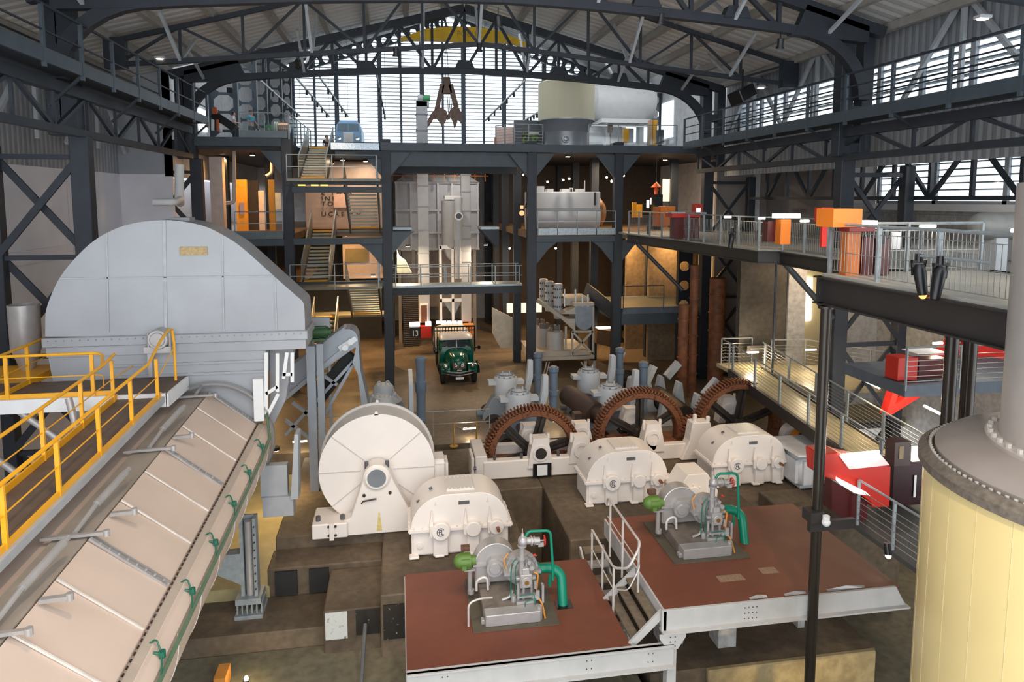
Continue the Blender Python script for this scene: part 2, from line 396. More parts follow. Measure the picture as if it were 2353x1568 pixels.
# =====================================================================
# roof trusses
# =====================================================================
def ztop(x): return roofz(x)-.42
def main_truss(Y, lab):
    r = root('roof_truss', lab, 'truss', (XC, Y, 0))
    t = B(); t.bar((XL-.6, Y, ztop(XL-.6)-.1), (XC, Y, ztop(XC)-.1), .3, .34); t.bar((XC, Y, ztop(XC)-.1), (XR+.6, Y, ztop(XR+.6)-.1), .3, .34); obj('top_chord', t, STEEL, r)
    def zb(x): k = abs(x-XC)/10.3; return 15.05-.62*k**1.6
    t = B(); n = 14; x0, x1 = XC-10.3, XC+10.3
    for i in range(n):
        a, c = x0+(x1-x0)*i/n, x0+(x1-x0)*(i+1)/n; t.bar((a, Y, zb(a)), (c, Y, zb(c)), .26, .27)
    obj('bottom_chord', t, STEEL, r)
    xn = [XC+(-10.3+20.6*i/14) for i in range(15)]
    for i, x in enumerate(xn):
        if 0 < i < 14:
            t = B(); t.bar((x, Y, zb(x)), (x, Y, ztop(x)-.1), .12, .12, up=(0, 1, 0)); obj('post', t, STEEL, r)
    for i in range(14):
        a, c = xn[i], xn[i+1]
        if (a+c)/2 > XC: a, c = c, a
        if i in (0, 13): continue
        t = B(); t.bar((a, Y, ztop(a)-.15) if i % 2 else (a, Y, zb(a)), (c, Y, zb(c)) if i % 2 else (c, Y, ztop(c)-.15), .13, .13, up=(0, 1, 0)); obj('diagonal', t, STEEL, r)
    # curved haunches down to the columns
    for sd, xc_ in ((-1, XL), (1, XR)):
        t = B(); zc = zb(XC+10); pin = []
        for i in range(9):
            k = i/8; pin.append((xc_-sd*(2.7-2.45*cos(k*pi/2)), Y-.14, 12.4+(zc-.1-12.4)*sin(k*pi/2)))
        pout = [(p[0]+sd*(.38 if n < 8 else 0), p[1], p[2]+.3*(n/8)) for n, p in enumerate(pin)]
        for n in range(8): t.prism([pin[n], pin[n+1], pout[n+1], pout[n]], (0, .28, 0))
        t.prism([(xc_, Y-.15, 14.2), (xc_-sd*2.6, Y-.15, 14.35), (xc_-sd*2.2, Y-.15, ztop(xc_-sd*2.2)-.1), (xc_, Y-.15, ztop(xc_)-.1)], (0, .3, 0)); obj('haunch', t, STEEL, r)
    # gusset plates
    for i in (2, 4, 7, 10, 12):
        x = xn[i]; t = B(); t.prism([(x-.45, Y-.17, zb(x)+.1), (x+.45, Y-.17, zb(x)+.1), (x+.3, Y-.17, zb(x)+.45), (x-.3, Y-.17, zb(x)+.45)], (0, .34, 0)); obj('gusset_plate', t, STEEL, r)
    flies(r, Y, zb, (-8.2, -4, 1.2, 6, 10.4, 13.6))
    return r
LSTR = mat('light grey strut paint', (.42, .45, .48), .5)
def flies(r, Y, zb, xs):
    for x in xs:
        for sd in (-1, 1):
            t = B(); t.bar((x, Y, zb(x)), (x, Y+sd*2.0, roofz(x)-.35), .1, .1); obj('fly_brace', t, LSTR, r)
def lattice_truss(Y, lab):
    r = root('lattice_truss', lab, 'truss', (XC, Y, 0))
    x0, x1 = -9.6, 15.8
    def zb(x): return 15.0-1.15*(abs(x-XC)/12.7)
    def zt(x): return roofz(x)-.36
    for nm, fz, sz in (('top_chord', zt, .16), ('bottom_chord', zb, .16)):
        t = B(); t.bar((x0, Y, fz(x0)), (XC, Y, fz(XC)), sz); t.bar((XC, Y, fz(XC)), (x1, Y, fz(x1)), sz); obj(nm, t, STEEL, r)
    xn = [x0+(x1-x0)*i/12 for i in range(13)]
    for i, x in enumerate(xn):
        if i in (0, 12):
            t = B(); t.box(x-.35, Y-.15, zb(x)-.15, x+.35, Y+.15, zt(x)+.1); obj('end_plate', t, STEEL, r); continue
        t = B(); t.bar((x, Y, zb(x)), (x, Y, zt(x)), .09, .09, up=(0, 1, 0)); obj('post', t, STEEL, r)
    for i in range(12):
        a, c = xn[i], xn[i+1]
        t = B()
        if i % 2 == (0 if (a+c)/2 < XC else 1): t.bar((a, Y, zb(a)), (c, Y, zt(c)), .09, .09, up=(0, 1, 0))
        else: t.bar((a, Y, zt(a)), (c, Y, zb(c)), .09, .09, up=(0, 1, 0))
        obj('diagonal', t, STEEL, r)
    flies(r, Y, zb, (-7.5, -3, 3.1, 9, 13.2))
    return r
main_truss(32.0, 'dark arched roof truss directly above the front edge of the mezzanine')
main_truss(20.5, 'dark roof truss nearest the viewer that meets the tall columns over the white hood')
lattice_truss(26.25, 'slim dark lattice truss hanging between the two arched roof trusses')
lattice_truss(14.75, 'slim dark lattice truss whose lamp carrying end shows at the top right corner')
# =====================================================================
# columns
# =====================================================================
def laced_column(x, y, side, lab, z0, zg, grp=None):
    r = root('laced_column', lab, 'column', (x, y, z0))
    xo = x+side*2.35
    t = B(); t.box(x-.25, y-.2, z0, x+.25, y+.2, zg); obj('inner_leg', t, STEEL, r, bevel=.02)
    t = B(); t.box(xo-.18, y-.18, z0, xo+.18, y+.18, zg-.3); obj('outer_leg', t, STEEL, r, bevel=.02)
    t = B(); t.box(x-.42*1, y-.22, zg, x+.05, y+.22, roofz(x)-.4); t.box(x+side*.55-.2, y-.22, zg, x+side*.55+.2, y+.22, roofz(x)-.4)
    for zz in (zg+.1, zg+1.3, zg+2.4): t.box(min(x, x+side*.6), y-.2, zz, max(x, x+side*.6), y+.2, zz+.35)
    obj('upper_post', t, STEEL, r, bevel=.02)
    z = zg-.6
    while z > z0+2:
        zb_ = z-2.9
        t = B(); t.bar((x, y-.16, z), (xo, y-.16, zb_), .2 if side < 0 else .14, .07, up=(0, 1, 0)); obj('brace', t, STEEL, r)
        t = B(); t.bar((xo, y+.16, z), (x, y+.16, zb_), .2 if side < 0 else .14, .07, up=(0, 1, 0)); obj('brace', t, STEEL, r)
        t = B(); t.bar((x, y, z), (xo, y, z), .14, .14); obj('tie', t, STEEL, r)
        z = zb_
    return r
laced_column(XL, 21.7, -1, 'tall dark laced column on the left behind the white hood', -2.6, 11.0)
laced_column(XL, 33.2, -1, 'dark laced column on the left wall beside the orange lit mezzanine room', 0, 11.0)
laced_column(14.75, 20.9, 1, 'dark laced column on the right standing behind the orange display box', -2.6, 10.6)
laced_column(15.3, 32.4, 1, 'dark laced column on the right wall beside the rusty pipes', 0, 10.6)
for k, (px_, Y, lab) in enumerate(((529, 37, 'nearest, beside the two visitors'), (578, 40.5, 'second from the viewer'), (611, 44, 'third from the viewer'), (645, 47.3, 'fourth from the viewer'), (671, 50.4, 'farthest, touching the glazed gable'))):
    b = B(); X = PX(px_, Y); castel(b, (X, Y, 11.7), (X, Y, 18.2), [1.35, 1.2, .8, .85, .6][k], .3, .8, .85, nx=(0, 1, 0)); thing('honeycomb_column', 'honeycomb steel column on the upper floor left, '+lab, 'column', b, STEELB)
b = B(); X = PX(1499, 46); castel(b, (X, 46, 11.7), (X, 46, 16.5), .75, .3, .6, .85); thing('honeycomb_column', 'honeycomb steel column on the upper floor right of the white tank', 'column', b, STEELB)
# =====================================================================
# crane girders and crane walkways
# =====================================================================
def crane_line(x, zdeck, y0, y1, side, lab, rails, zl):
    # lattice girder
    g_ = root('crane_girder', 'dark lattice crane girder carrying the walkway along the '+lab, 'girder', (x, (y0+y1)/2, zl))
    t = B(); t.bar((x, y0, zl), (x, y1, zl), .24, .2); obj('bottom_chord', t, STEEL, g_)
    t = B(); t.bar((x, y0, zdeck-.38), (x, y1, zdeck-.38), .26, .3); obj('top_chord', t, STEEL, g_)
    n = int((y1-y0)/1.92); up = True
    for i in range(n):
        a = y0+i*(y1-y0)/n; c = y0+(i+1)*(y1-y0)/n; t = B()
        t.bar((x, a, zl if up else zdeck-.4), (x, c, zdeck-.4 if up else zl), .1, .1, up=(1, 0, 0)); obj('diagonal', t, STEEL, g_)
        if not up: pass
        t = B(); t.bar((x, c, zl), (x, c, zdeck-.4), .08, .08, up=(1, 0, 0)); obj('web_post', t, STEEL, g_)
        up = not up
    w_ = root('crane_walkway', 'high narrow crane walkway with dark handrails along the '+lab, 'walkway', (x, (y0+y1)/2, zdeck))
    xi = x-side*.75
    t = B(); t.box(min(x+side*.3, xi), y0, zdeck-.1, max(x+side*.3, xi), y1, zdeck); obj('deck', t, STEEL, w_)
    t = B(); t.box(xi-.03, y0, zdeck-.14, xi+.03, y1, zdeck+.2); obj('toe_plate', t, STEELB, w_)
    t = B(); t.bar((xi, y0, zdeck+rails[-1]), (xi, y1, zdeck+rails[-1]), .06); obj('handrail', t, STEEL, w_)
    for rz_ in rails[:-1]:
        t = B(); t.bar((xi, y0, zdeck+rz_), (xi, y1, zdeck+rz_), .04); obj('middle_rail', t, STEEL, w_)
    n = int((y1-y0)/1.92)
    for i in range(n+1):
        yy = y0+i*(y1-y0)/n; t = B(); t.box(xi-.04, yy-.05, zdeck-.25, xi+.04, yy+.05, zdeck+rails[-1]); obj('rail_post', t, STEELB, w_)
        if i % 2 == 0:
            t = B(); t.bar((xi, yy, zdeck-.12), (x+side*.1, yy, zl+.6), .07); obj('bracket', t, STEEL, w_)
    t = B()
    b2 = B(); b2.bar((x+side*1.1, y0, zdeck+.75), (x+side*1.1, y1, zdeck+.75), .05); b2.bar((x+side*1.1, y0, zdeck+1.1), (x+side*1.1, y1, zdeck+1.1), .05); obj('wall_side_rail', b2, STEEL, w_)
    return w_
crane_line(XL+.1, 12.55, 8.0, 32.0, -1, 'left wall', (.6, 1.2), 11.05)
crane_line(14.6, 11.75, 9.5, 32.0, 1, 'right windows', (.55, .9, 1.3), 10.55)
# wall struts (light diagonal bars above walkways)
def strut_pair(x, y, zb_, side):
    t = B(); 
    t.bar((x, y, zb_), (x, y+2.6, zb_+3.1), .13); t.bar((x, y+5.4, zb_), (x, y+2.8, zb_+3.1), .13); t.bar((x, y+2.7, zb_), (x, y+2.7, zb_+3.1), .12)
    return t
for i, y in enumerate((9.5, 15.2, 22.2, 27)):
    thing('wall_bracing', ('light grey A shaped wall bracing, right walkway, ' + ['first and tallest looking', 'second along', 'just beyond the big right column', 'farthest, beside the black loudspeaker'][i]), 'bracing', strut_pair(16.2, y, 11.9, 1), LSTR)
for i, y in enumerate((16.0, 22.6, 27.3)):
    thing('wall_bracing', ('light grey A shaped wall bracing above the left walkway, ' + ['nearest the viewer', 'right of the big left column', 'farthest, next to the second column'][i]), 'bracing', strut_pair(-11.8, y, 11.2, -1), LSTR)
# =====================================================================
# MEZZANINE
# =====================================================================
YF = 33.2
def fz(y, Y=YF): return PZ(900, y, Y)
Z3, Z25, Z2, Z15, Z05 = 11.85, 10.1, 7.55, 5.2, 2.95
XA, XB, XD, XE = PX(667, YF), PX(891, YF), PX(1221, YF), PX(1417, YF)
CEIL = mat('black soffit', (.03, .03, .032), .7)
WOODF = mat('warm brown exhibition floor', (.23, .13, .055), .35, 0, .15, 2)
# floors (openings left for the stair bay and the tall central void)
b = B(); b.box(-10, YF, Z3-.4, XA, YG, Z3); b.box(XA, 37.3, Z3-.4, XB, YG, Z3); b.box(PX(776, YF), YF, Z3-.4, XB, 37.3, Z3)
b.box(XB, 34.5, Z3-.4, XD, YG, Z3); b.box(XD, YF, Z3-.4, 18.2, YG, Z3)
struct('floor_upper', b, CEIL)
b = B(); b.box(XD, YF, Z2-.35, 18.2, YG, Z2); b.box(-12.2, YF, Z2-.35, XA+.1, YG, Z2); b.box(XA, 37.6, Z2-.35, XB, 45, Z2)
struct('floor_middle', b, WOODF)
b = B(); b.box(-10, YF+.8, 5.0-.3, XA, 45, 5.0); struct('floor_lower', b, WOODF)
# frame
fr = root('mezzanine_frame', 'dark blue steel frame of columns and beams carrying the mezzanine floors', 'steel frame', (XB, YF, 0))
cols = [(XA, YF, 0, 12.0), (XB, YF, 0, 12.0), (XD, YF, 0, 12.0), (XE, YF, 0, 12.0)]
for X in (XD,):
    for i in range(1, 5): cols.append((X, YF+4.2*i, 0, Z3-.4))
for i in (1, 2, 3): cols.append((XE, YF+4.2*i, 0, Z3-.4)); cols.append((XB, YF+4.2*i, 0, Z3-.4))
cols += [(15.6, YF+4.2, 0, Z3-.4), (-9, YF+5, 0, Z3-.4), (-6.9, YF+6, 0, Z3-.4)]
for i, (x, y, z0, z1) in enumerate(cols):
    wd = .44 if i < 4 else .42; t = B()
    t.box(x-wd/2, y-.2, z0, x+wd/2, y-.17, z1); t.box(x-wd/2, y+.17, z0, x+wd/2, y+.2, z1); t.box(x-wd/2+.02, y-.19, z0, x+wd/2-.02, y+.19, z1)
    obj('column', t, STEEL if i > 3 else MATS['dark blue grey steel paint'], fr, bevel=.01)
zt_, zb2 = fz(329), fz(350)
def fbeam(x0, x1, z0, z1, y=YF, m=STEELB, nm='beam', d=.3):
    t = B(); t.box(x0, y-d/2, z0, x1, y+d/2, z1); return obj(nm, t, m, fr, bevel=.01)
fbeam(XB-.25, 15.0, zb2+.05, zt_, YF-.25)
fbeam(XB, XD, Z3-1.3, Z3-.45, 37.3, STEEL); fbeam(XB, XD, Z3-1.1, Z3-.4, YF+.4, STEELB); 
t = B(); t.box(XB+.2, YF+.4, Z3-.75, XD-.2, 37.3, Z3-.42); obj('soffit_plate', t, STEELB, fr)
for x0, x1, z1, z0 in ((XA, XB, fz(411), fz(425)), (XA, XB, fz(430), fz(443)), (XA, XB, fz(644), fz(657)), (XA, XB, fz(546), fz(560)), (XD, XE, fz(546), fz(560)), (-9.2, XA, fz(321), fz(341)), (-9.2, XA, fz(546), fz(562))):
    fbeam(x0+.2, x1-.2, z0, z1, YF-.1)
fbeam(PX(776, YF), XB, fz(365), fz(348), YF, STEEL)
# haunch plates
for X, sds in ((XB, (-1, 1)), (XD, (-1, 1)), (XE, (-1, 1)), (XA, (-1,))):
    for sd in sds:
        t = B(); t.prism([(X+sd*.2, YF-.06, zb2), (X+sd*1.15, YF-.06, zb2), (X+sd*.2, YF-.06, zb2-1.15)], (0, .12, 0)); obj('knee_plate', t, STEELB, fr)
for X, sd, yy in ((XB, -1, 560), (XD, 1, 560), (XE, -1, 560), (XE, 1, 556), (XB, 1, 532)):
    z = fz(yy); t = B(); t.prism([(X+sd*.2, YF-.08, z), (X+sd*1.3, YF-.08, z), (X+sd*.85, YF-.08, z-.35), (X+sd*.2, YF-.08, z-1.15)], (0, .14, 0)); obj('knee_plate', t, STEELB, fr)
# galvanised fascias
def fascia(x0, x1, z0, z1, lab, m=GALV, y=YF-.3, d=.08):
    b = B(); b.box(x0, y-d, z0, x1, y, z1)
    return thing('floor_fascia', lab, 'fascia', b, m, bevel=.01)
PERF = mat('perforated bright metal', (.62, .70, .76), .35, .5, .3, 30, c2=(.35, .42, .48), thr=.5)
fascia(PX(768, YF), XB-.28, fz(347), fz(331), 'bright perforated metal fascia under the light blue van', PERF)
fascia(PX(566, YF), XA+.1, fz(322), fz(306), 'smooth grey fascia of the upper left platform below the green wheel', mat('grey green fascia', (.16, .20, .22), .45))
fascia(XD+.24, XE-.24, fz(543), fz(527), 'galvanised fascia below the long white cylinder machine', GALV)
fascia(PX(530, YF), XA-.22, fz(546), fz(528), 'grey fascia under the orange lit room on the left', mat('dull fascia', (.12, .145, .16), .5))
fascia(XE+.24, PX(1556, YF), fz(735), fz(719), 'blue grey fascia of the small low platform with a dark handrail', mat('blue dull fascia', (.10, .12, .15), .5))
# ------------- rails with glass or wires
def rail(nm, lab, cat, pts, h=1.05, post=1.3, infill='wire', m=GALVD, pm_=None, wires=6, grp=None, pr=.025, pw=.06):
    "pts: polyline at floor level"
    pts = [V(p) for p in pts]; r = root(nm, lab, cat, pts[0], grp)
    t = B(); t.tube([p+V((0, 0, h)) for p in pts], pr, 6); obj('handrail', t, m, r, smooth=True)
    wi = B(); gl = B()
    for a, c in zip(pts, pts[1:]):
        L = (c-a).length; n = max(1, round(L/post))
        for i in range(n+1):
            if i == n and c is not pts[-1]: continue
            q = a+(c-a)*i/n; t = B(); t.bar(q-V((0, 0, .12)), q+V((0, 0, h)), pw, pw*.6, up=(c-a)); obj('post', t, pm_ or m, r)
        if infill == 'wire':
            for k in range(wires): z = h*(.12+.8*k/wires); wi.bar(a+V((0, 0, z)), c+V((0, 0, z)), .012)
        elif infill == 'two':
            for z in (.5*h,): wi.bar(a+V((0, 0, z)), c+V((0, 0, z)), .03)
        elif infill == 'mesh':
            n2 = int(L/.1)
            for i in range(n2): q = a+(c-a)*(i+.5)/n2; wi.bar(q+V((0, 0, .08)), q+V((0, 0, h*.85)), .008)
            for z in (.08, .45, .85*h): wi.bar(a+V((0, 0, z)), c+V((0, 0, z)), .012)
        elif infill == 'glass': gl.bar(a+V((0, 0, h*.5)), c+V((0, 0, h*.5)), .012, h*.85)
    if wi.v: obj({'mesh': 'mesh_infill'}.get(infill, 'wire_infill'), wi, WIRE, r)
    if gl.v: obj('glass_panel', gl, GLASS, r)
    return r
rail('guard_rail', 'glass guard rail on the upper left platform in front of the copper reel', 'railing', [(PX(566, YF), YF-.2, Z3+.2), (XA+.15, YF-.2, Z3+.2), (XA+.15, 41, Z3+.2)], infill='glass')
rail('guard_rail', 'guard rail of the top landing beside the staircase', 'railing', [(XA+.2, 31.7, Z25), (XB-.4, 31.7, Z25), (XB-.4, YF, Z25)], infill='two', post=1.6)
rail('guard_rail', 'guard rail of the lower stair landing above the green motor', 'railing', [(XA+.2, 31.7, Z15), (XB-.4, 31.7, Z15), (XB-.4, YF, Z15)], infill='two', post=1.6)
rail('guard_rail', 'guard rail of the balcony in front of the orange lit room', 'railing', [(PX(545, YF), YF-.2, Z2), (XA-.25, YF-.2, Z2)], infill='two', post=1.6)
rail('guard_rail', 'grey guard rail in front of the long white cylinder machine', 'railing', [(XD+.25, YF-.35, Z2), (XE-.2, YF-.35, Z2)], infill='two', post=1.0)
rail('guard_rail', 'dark guard rail of the small low platform on the right', 'railing', [(XE+.25, YF-.4, fz(719)), (PX(1520, YF), YF-.4, fz(719))], h=1.1, infill='two', post=1.6, m=STEELB)
# ------------- bridge in the central void
br = root('footbridge', 'narrow footbridge with thin grey rails crossing the central opening', 'bridge', (XB, 35.2, 4.3))
zb_ = PZ(1020, 658, 34.6)
t = B(); t.box(XB+.2, 34.6, zb_-.05, XD-.2, 35.8, zb_+.05); obj('deck', t, GALV, br)
t = B(); t.box(XB+.2, 34.55, zb_-.42, XD-.2, 34.65, zb_-.06); t.box(XB+.2, 35.75, zb_-.42, XD-.2, 35.85, zb_-.06); obj('side_beam', t, STEEL, br)
for yy in (34.6, 35.8):
    for k in range(6): x = XB+.35+k*(XD-XB-.7)/5; t = B(); t.bar((x, yy, zb_), (x, yy, zb_+1.0), .05); obj('post', t, GALVD, br)
    for z in (.5, 1.0): t = B(); t.bar((XB+.2, yy, zb_+z), (XD-.2, yy, zb_+z), .035); obj('rail', t, GALVD, br)
# side balconies in the void
for k, (x, y, w_, z, lab) in enumerate(((PX(926, YF), YF+.5, .9, PZ(926, 524, YF), 'left edge of the central opening'), (PX(1135, 34.5), 36, 1.0, PZ(1135, 522, 36), 'right edge of the central opening'))):
    r = root('balcony', 'small steel balcony bracketed at mid height from the '+lab, 'balcony', (x, y, z))
    t = B(); t.box(x-w_/2, y, z-.12, x+w_/2, y+1.6, z); obj('floor_slab', t, GALV, r)
    sd = -1 if k == 0 else 1
    for yy in (y+.1, y+1.4):
        t = B(); t.prism([(x+sd*w_/2, yy, z-.12), (x-sd*w_/2, yy, z-.12), (x+sd*w_/2, yy, z-1.2)], (0, .06, 0)); obj('bracket', t, STEEL, r)
# ------------- stairs
TREAD = mat('pale grey green tread', (.42, .42, .34), .5, 0, .05)
SIDEP = mat('brushed olive grey side panel', (.22, .22, .18), .35, .6, .08)
def stair(lab, x0, x1, y0, z0, y1, z1, n, panel=True, h=1.0):
    r = root('staircase', lab, 'staircase', ((x0+x1)/2, y0, z0))
    for i in range(n):
        k = (i+.5)/n; y = y0+(y1-y0)*k; z = z0+(z1-z0)*(i+1)/n; d = abs(y1-y0)/n
        t = B(); t.box(x0+.08, y-d*.5, z-.085, x1-.08, y+d*.42, z)
        o = obj('tread', t, YEL if i in (0, n-1) else TREAD, r)
    s = 1 if y1 > y0 else -1
    for x in (x0, x1):
        t = B(); t.prism([(x-.03, y0, z0-.2), (x-.03, y1, z1-.2), (x-.03, y1, z1+.15), (x-.03, y0, z0+.15)], (.06, 0, 0)); obj('stringer', t, STEELB, r)
        t = B(); t.prism([(x-.02, y0-.25*s, z0+.1), (x-.02, y1+.1*s, z1+.1), (x-.02, y1+.1*s, z1+h), (x-.02, y0-.25*s, z0+h)], (.04, 0, 0)); obj('side_panel', t, SIDEP, r)
        t = B(); t.tube([(x, y0-.25*s, z0+h+.03), (x, y1+.1*s, z1+h+.03)], .035, 6); obj('handrail', t, GALV, r, smooth=True)
    return r
SX0, SX1 = PX(694, YF), PX(756, YF); SX2, SX3 = PX(800, 35), PX(872, 35)
stair('upper straight staircase with pale treads rising to the light blue van', SX0, SX1, YF, Z25, 36.9, Z3, 13)
stair('middle straight staircase with yellow edged first tread on the left side', SX0, SX1, YF, Z15, 37.3, Z2, 15)
stair('lower straight staircase behind the green motor', SX0, SX1, YF, .4, 37.3, Z05, 14)
stair('returning staircase seen from beneath next to the lettered wall', SX2, SX3, 37.2, Z2, YF+.1, Z25, 15)
stair('lowest returning staircase seen from beneath above the grey chute', SX2, SX3, 37.2, Z05, YF+.1, Z15, 14)
LAND = mat('landing plate', (.18, .17, .13), .4, .2)
for z, y0, y1, nm in ((Z25, 31.7, YF, 2), (Z15, 31.7, YF, 3), (Z2, 37.3, 38.6, 4), (Z05, 37.3, 38.6, 5)):
    b = B(); b.box(XA+.22, y0, z-.12, XB-.25, y1, z); struct(f'floor_landing_{nm}', b, LAND)
# ------------- rooms behind: walls with letters, partitions
PINKW = mat('warm pinkish panelled wall', (.45, .35, .30), .6, 0, .05)
b = B(); b.box(PX(706, 41), 41, Z2, PX(880, 41), 41.15, Z3-.5)
lw = struct('wall_lettered', b, PINKW)
LET = mat('black letters', (.02, .015, .015), .6)
for k, (s, yy) in enumerate((('E THES', 444), ('INE', 457), ('TOR', 469), ('SIDAT FA', 482), ('UCRE TH', 493))):
    o = textmesh('lettering', s, .36, mat('faded letters', (.38, .28, .25), .6) if k == 3 else LET, lw, P(738, yy, Y=40.97)+V((0, 0, 0)), align='LEFT', sx=1.15, gap=1.45)
b = B(); b.box(PX(770, 40.8), 40.85, PZ(780, 477, 40.8), PX(806, 40.8), 40.9, PZ(780, 446, 40.8)); thing('photo_panel', 'pinkish lit picture panel mounted on the lettered wall', 'picture', b, mat('lit pink picture', (.85, .55, .42), .5))
b = B(); b.box(PX(707, 40.9), 40.9, Z2, PX(709, 40.9), 41, Z3-.5)
# lower picture room
b = B(); b.box(PX(788, 42), 42, Z15-.8, PX(880, 42), 42.1, Z2-.4); struct('wall_picture_room', b, PINKW)
b = B(); p = P(794, 603, Y=41.9); b.box(p.x, 41.9, p.z, PX(846, 41.9), 41.98, PZ(800, 572, 41.9)); thing('wall_picture', 'olive framed picture on the pink wall below the lettered wall', 'picture', b, mat('olive ochre picture', (.16, .13, .06), .6))
# orange room on the left
b = B(); b.box(PX(548, 36.5), 36.5, Z2, PX(573, 36.5), 36.7, PZ(560, 413, 36.5)); ow = thing('orange_partition', 'tall glowing orange partition panel in the left mezzanine room', 'partition', b, mat('orange wall panel', (.85, .36, .02), .5))
b = B(); b.box(PX(622, 37.5), 37.5, Z2, PX(636, 37.5), 37.7, PZ(622, 413, 37.5)); thing('orange_partition', 'narrow dark ochre partition right of the glowing orange panel', 'partition', b, mat('ochre panel', (.35, .19, .02), .5))
b = B(); b.box(PX(573, 38), 38, Z2, PX(600, 38), 38.2, PZ(600, 415, 38)); thing('brown_partition', 'dark brown doorway panel behind the glowing orange partition', 'partition', b, mat('dark brown panel', (.05, .035, .02), .5))
for px0, px1, py0, py1, lab, c in ((637, 650, 443, 482, 'white framed picture hanging right of the ochre partition', (.5, .52, .5)), (599, 612, 438, 530, 'pale upright panel in the orange lit doorway', (.75, .6, .5))):
    b = B(); b.box(PX(px0, 36.8), 36.8, PZ(px0, py1, 36.8), PX(px1, 36.8), 36.86, PZ(px0, py0, 36.8)); thing('exhibition_board', lab, 'board', b, mat(lab[:12], c, .5))
b = B(); b.box(PX(554, 36.3), 36.42, PZ(555, 493, 36.4), PX(564, 36.3), 36.46, PZ(555, 466, 36.4)); thing('text_screen', 'small lilac text sign on the orange partition', 'sign', b, mat('lilac sign', (.35, .30, .42), .4))
PALE = mat('pale vertical pillar paint', (.50, .42, .38), .6)
b = B(); b.box(PX(490, 35), 35, 5, PX(519, 35), 35.5, PZ(500, 360, 35)); struct('wall_pier_2', b, PALE)
def pipe(lab, pts, r, m=PALE, rad=.3, nm='pipe', n=12):
    b = B(); b.arc(pts, rad, r, n); return thing(nm, lab, 'pipe', b, m, smooth=True)
pipe('pale downpipe with an elbow hanging in front of the pillar in the orange room', [P(538, 342, Y=34.6), P(538, 466, Y=34.6), P(520, 467, Y=34.6)], .09)
pipe('short pale elbow pipe high in the orange lit room', [P(625, 360, Y=36), P(625, 398, Y=36), P(612, 405, Y=36)], .09)
pipe('white round duct rising beside the second left column', [P(412, 378, Y=31), P(412, 455, Y=31), P(414, 466, Y=32)], .19, WHITE)
pipe('white horizontal duct with elbow fixed to the left wall above the hood', [P(352, 465, Y=27), P(400, 465, Y=27), P(416, 458, Y=30)], .13, WHITE)
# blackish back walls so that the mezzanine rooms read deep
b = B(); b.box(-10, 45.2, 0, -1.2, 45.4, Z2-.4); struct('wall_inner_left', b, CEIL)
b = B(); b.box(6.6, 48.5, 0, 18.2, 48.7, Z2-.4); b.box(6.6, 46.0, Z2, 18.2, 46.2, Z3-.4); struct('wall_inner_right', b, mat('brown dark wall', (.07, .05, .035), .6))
# =====================================================================
# FOREGROUND LEFT: hood, trough, yellow walkways
# =====================================================================
HY0, HY1 = 19.0, 20.35
hp = lambda x, y: P(x, y, Y=HY0)
cover = [(104,766),(105,719),(118,678),(137,639),(166,601),(204,563),(246,535),(303,514),(376,506),(430,511),(472,521),(510,539),(548,563),(590,599),(632,637),(683,682),(694,692),(699,706),(701,757)]
def spl(p, n=4):
    out = []
    for i in range(len(p)-1):
        a, b_, c, d = p[max(i-1, 0)], p[i], p[i+1], p[min(i+2, len(p)-1)]
        for k in range(n):
            t = k/n; out.append(tuple(.5*((2*b_[j])+(c[j]-a[j])*t+(2*a[j]-5*b_[j]+4*c[j]-d[j])*t*t+(3*b_[j]-a[j]-3*c[j]+d[j])*t**3) for j in (0, 1)))
    return out+[p[-1]]
cover = [(104, 774)]+spl(cover[:16])+spl(cover[15:])[1:]+[(701, 774)]
hood = root('diffuser_hood', 'huge pale grey sheet metal hood with a rounded top, seams and a small brass plate', 'machine hood', (hp(400, 800).x, 19.6, 0))
b = B(); cv = [hp(x, y) for x, y in cover]; b.prism([(p.x, HY0, p.z) for p in cv], (0, .03, 0)); obj('front_sheet', b, HOOD, hood)
b = B(); b.prism([(p.x, HY0+.031, p.z) for p in cv], (0, HY1-HY0, 0)); obj('rim_shell', b, HOODS, hood)
for x, y0, y1 in ((246, 536, 764), (378, 507, 770), (511, 541, 762), (632, 639, 758)):
    b = B(); a, c_ = hp(x, y0), hp(x+4, y1); b.bar((a.x, HY0-.015, a.z), (c_.x, HY0-.015, c_.z), .035 if x != 378 else .07, .03); obj('seam', b, mat('seam grey', (.42, .43, .44), .5), hood)
b = B(); a, c_ = hp(139, 640), hp(630, 634); b.bar((a.x, HY0-.015, a.z), (c_.x, HY0-.015, c_.z), .03, .03); obj('seam', b, MATS['seam grey'], hood)
b = B(); a, c_ = hp(414, 587), hp(477, 567); b.box(a.x, HY0-.03, a.z, c_.x, HY0, c_.z); obj('brass_plate', b, mat('dull brass plate', (.42, .30, .14), .5, 0, .2, 20), hood)
b = B(); a = hp(378, 512); b.box(a.x, HY0+.4, a.z, a.x+.5, HY0+.9, a.z+.12); obj('top_lug', b, HOODS, hood)
zf = hp(400, 770).z
zb1, zb2_ = hp(500, 786).z, hp(500, 806).z
b = B(); b.box(cv[0].x-.06, HY0-.1, zb1, cv[-1].x+.08, HY1+.12, zf+.02); obj('flange', b, HOOD, hood, bevel=.02)
b = B(); b.box(cv[0].x+.02, HY0-.05, zb2_-.02, cv[-1].x+.02, HY1+.05, zb1); obj('lower_band', b, HOOD, hood)
b = B()
n = 34
for i in range(n): x = cv[0].x+(cv[-1].x-cv[0].x)*(i+.5)/n; b.cyl((x, HY0-.13, zf-.05), (x, HY0-.09, zf-.05), .018, 6)
tag(obj('bolt_row', b, HOODS, hood), kind='stuff')
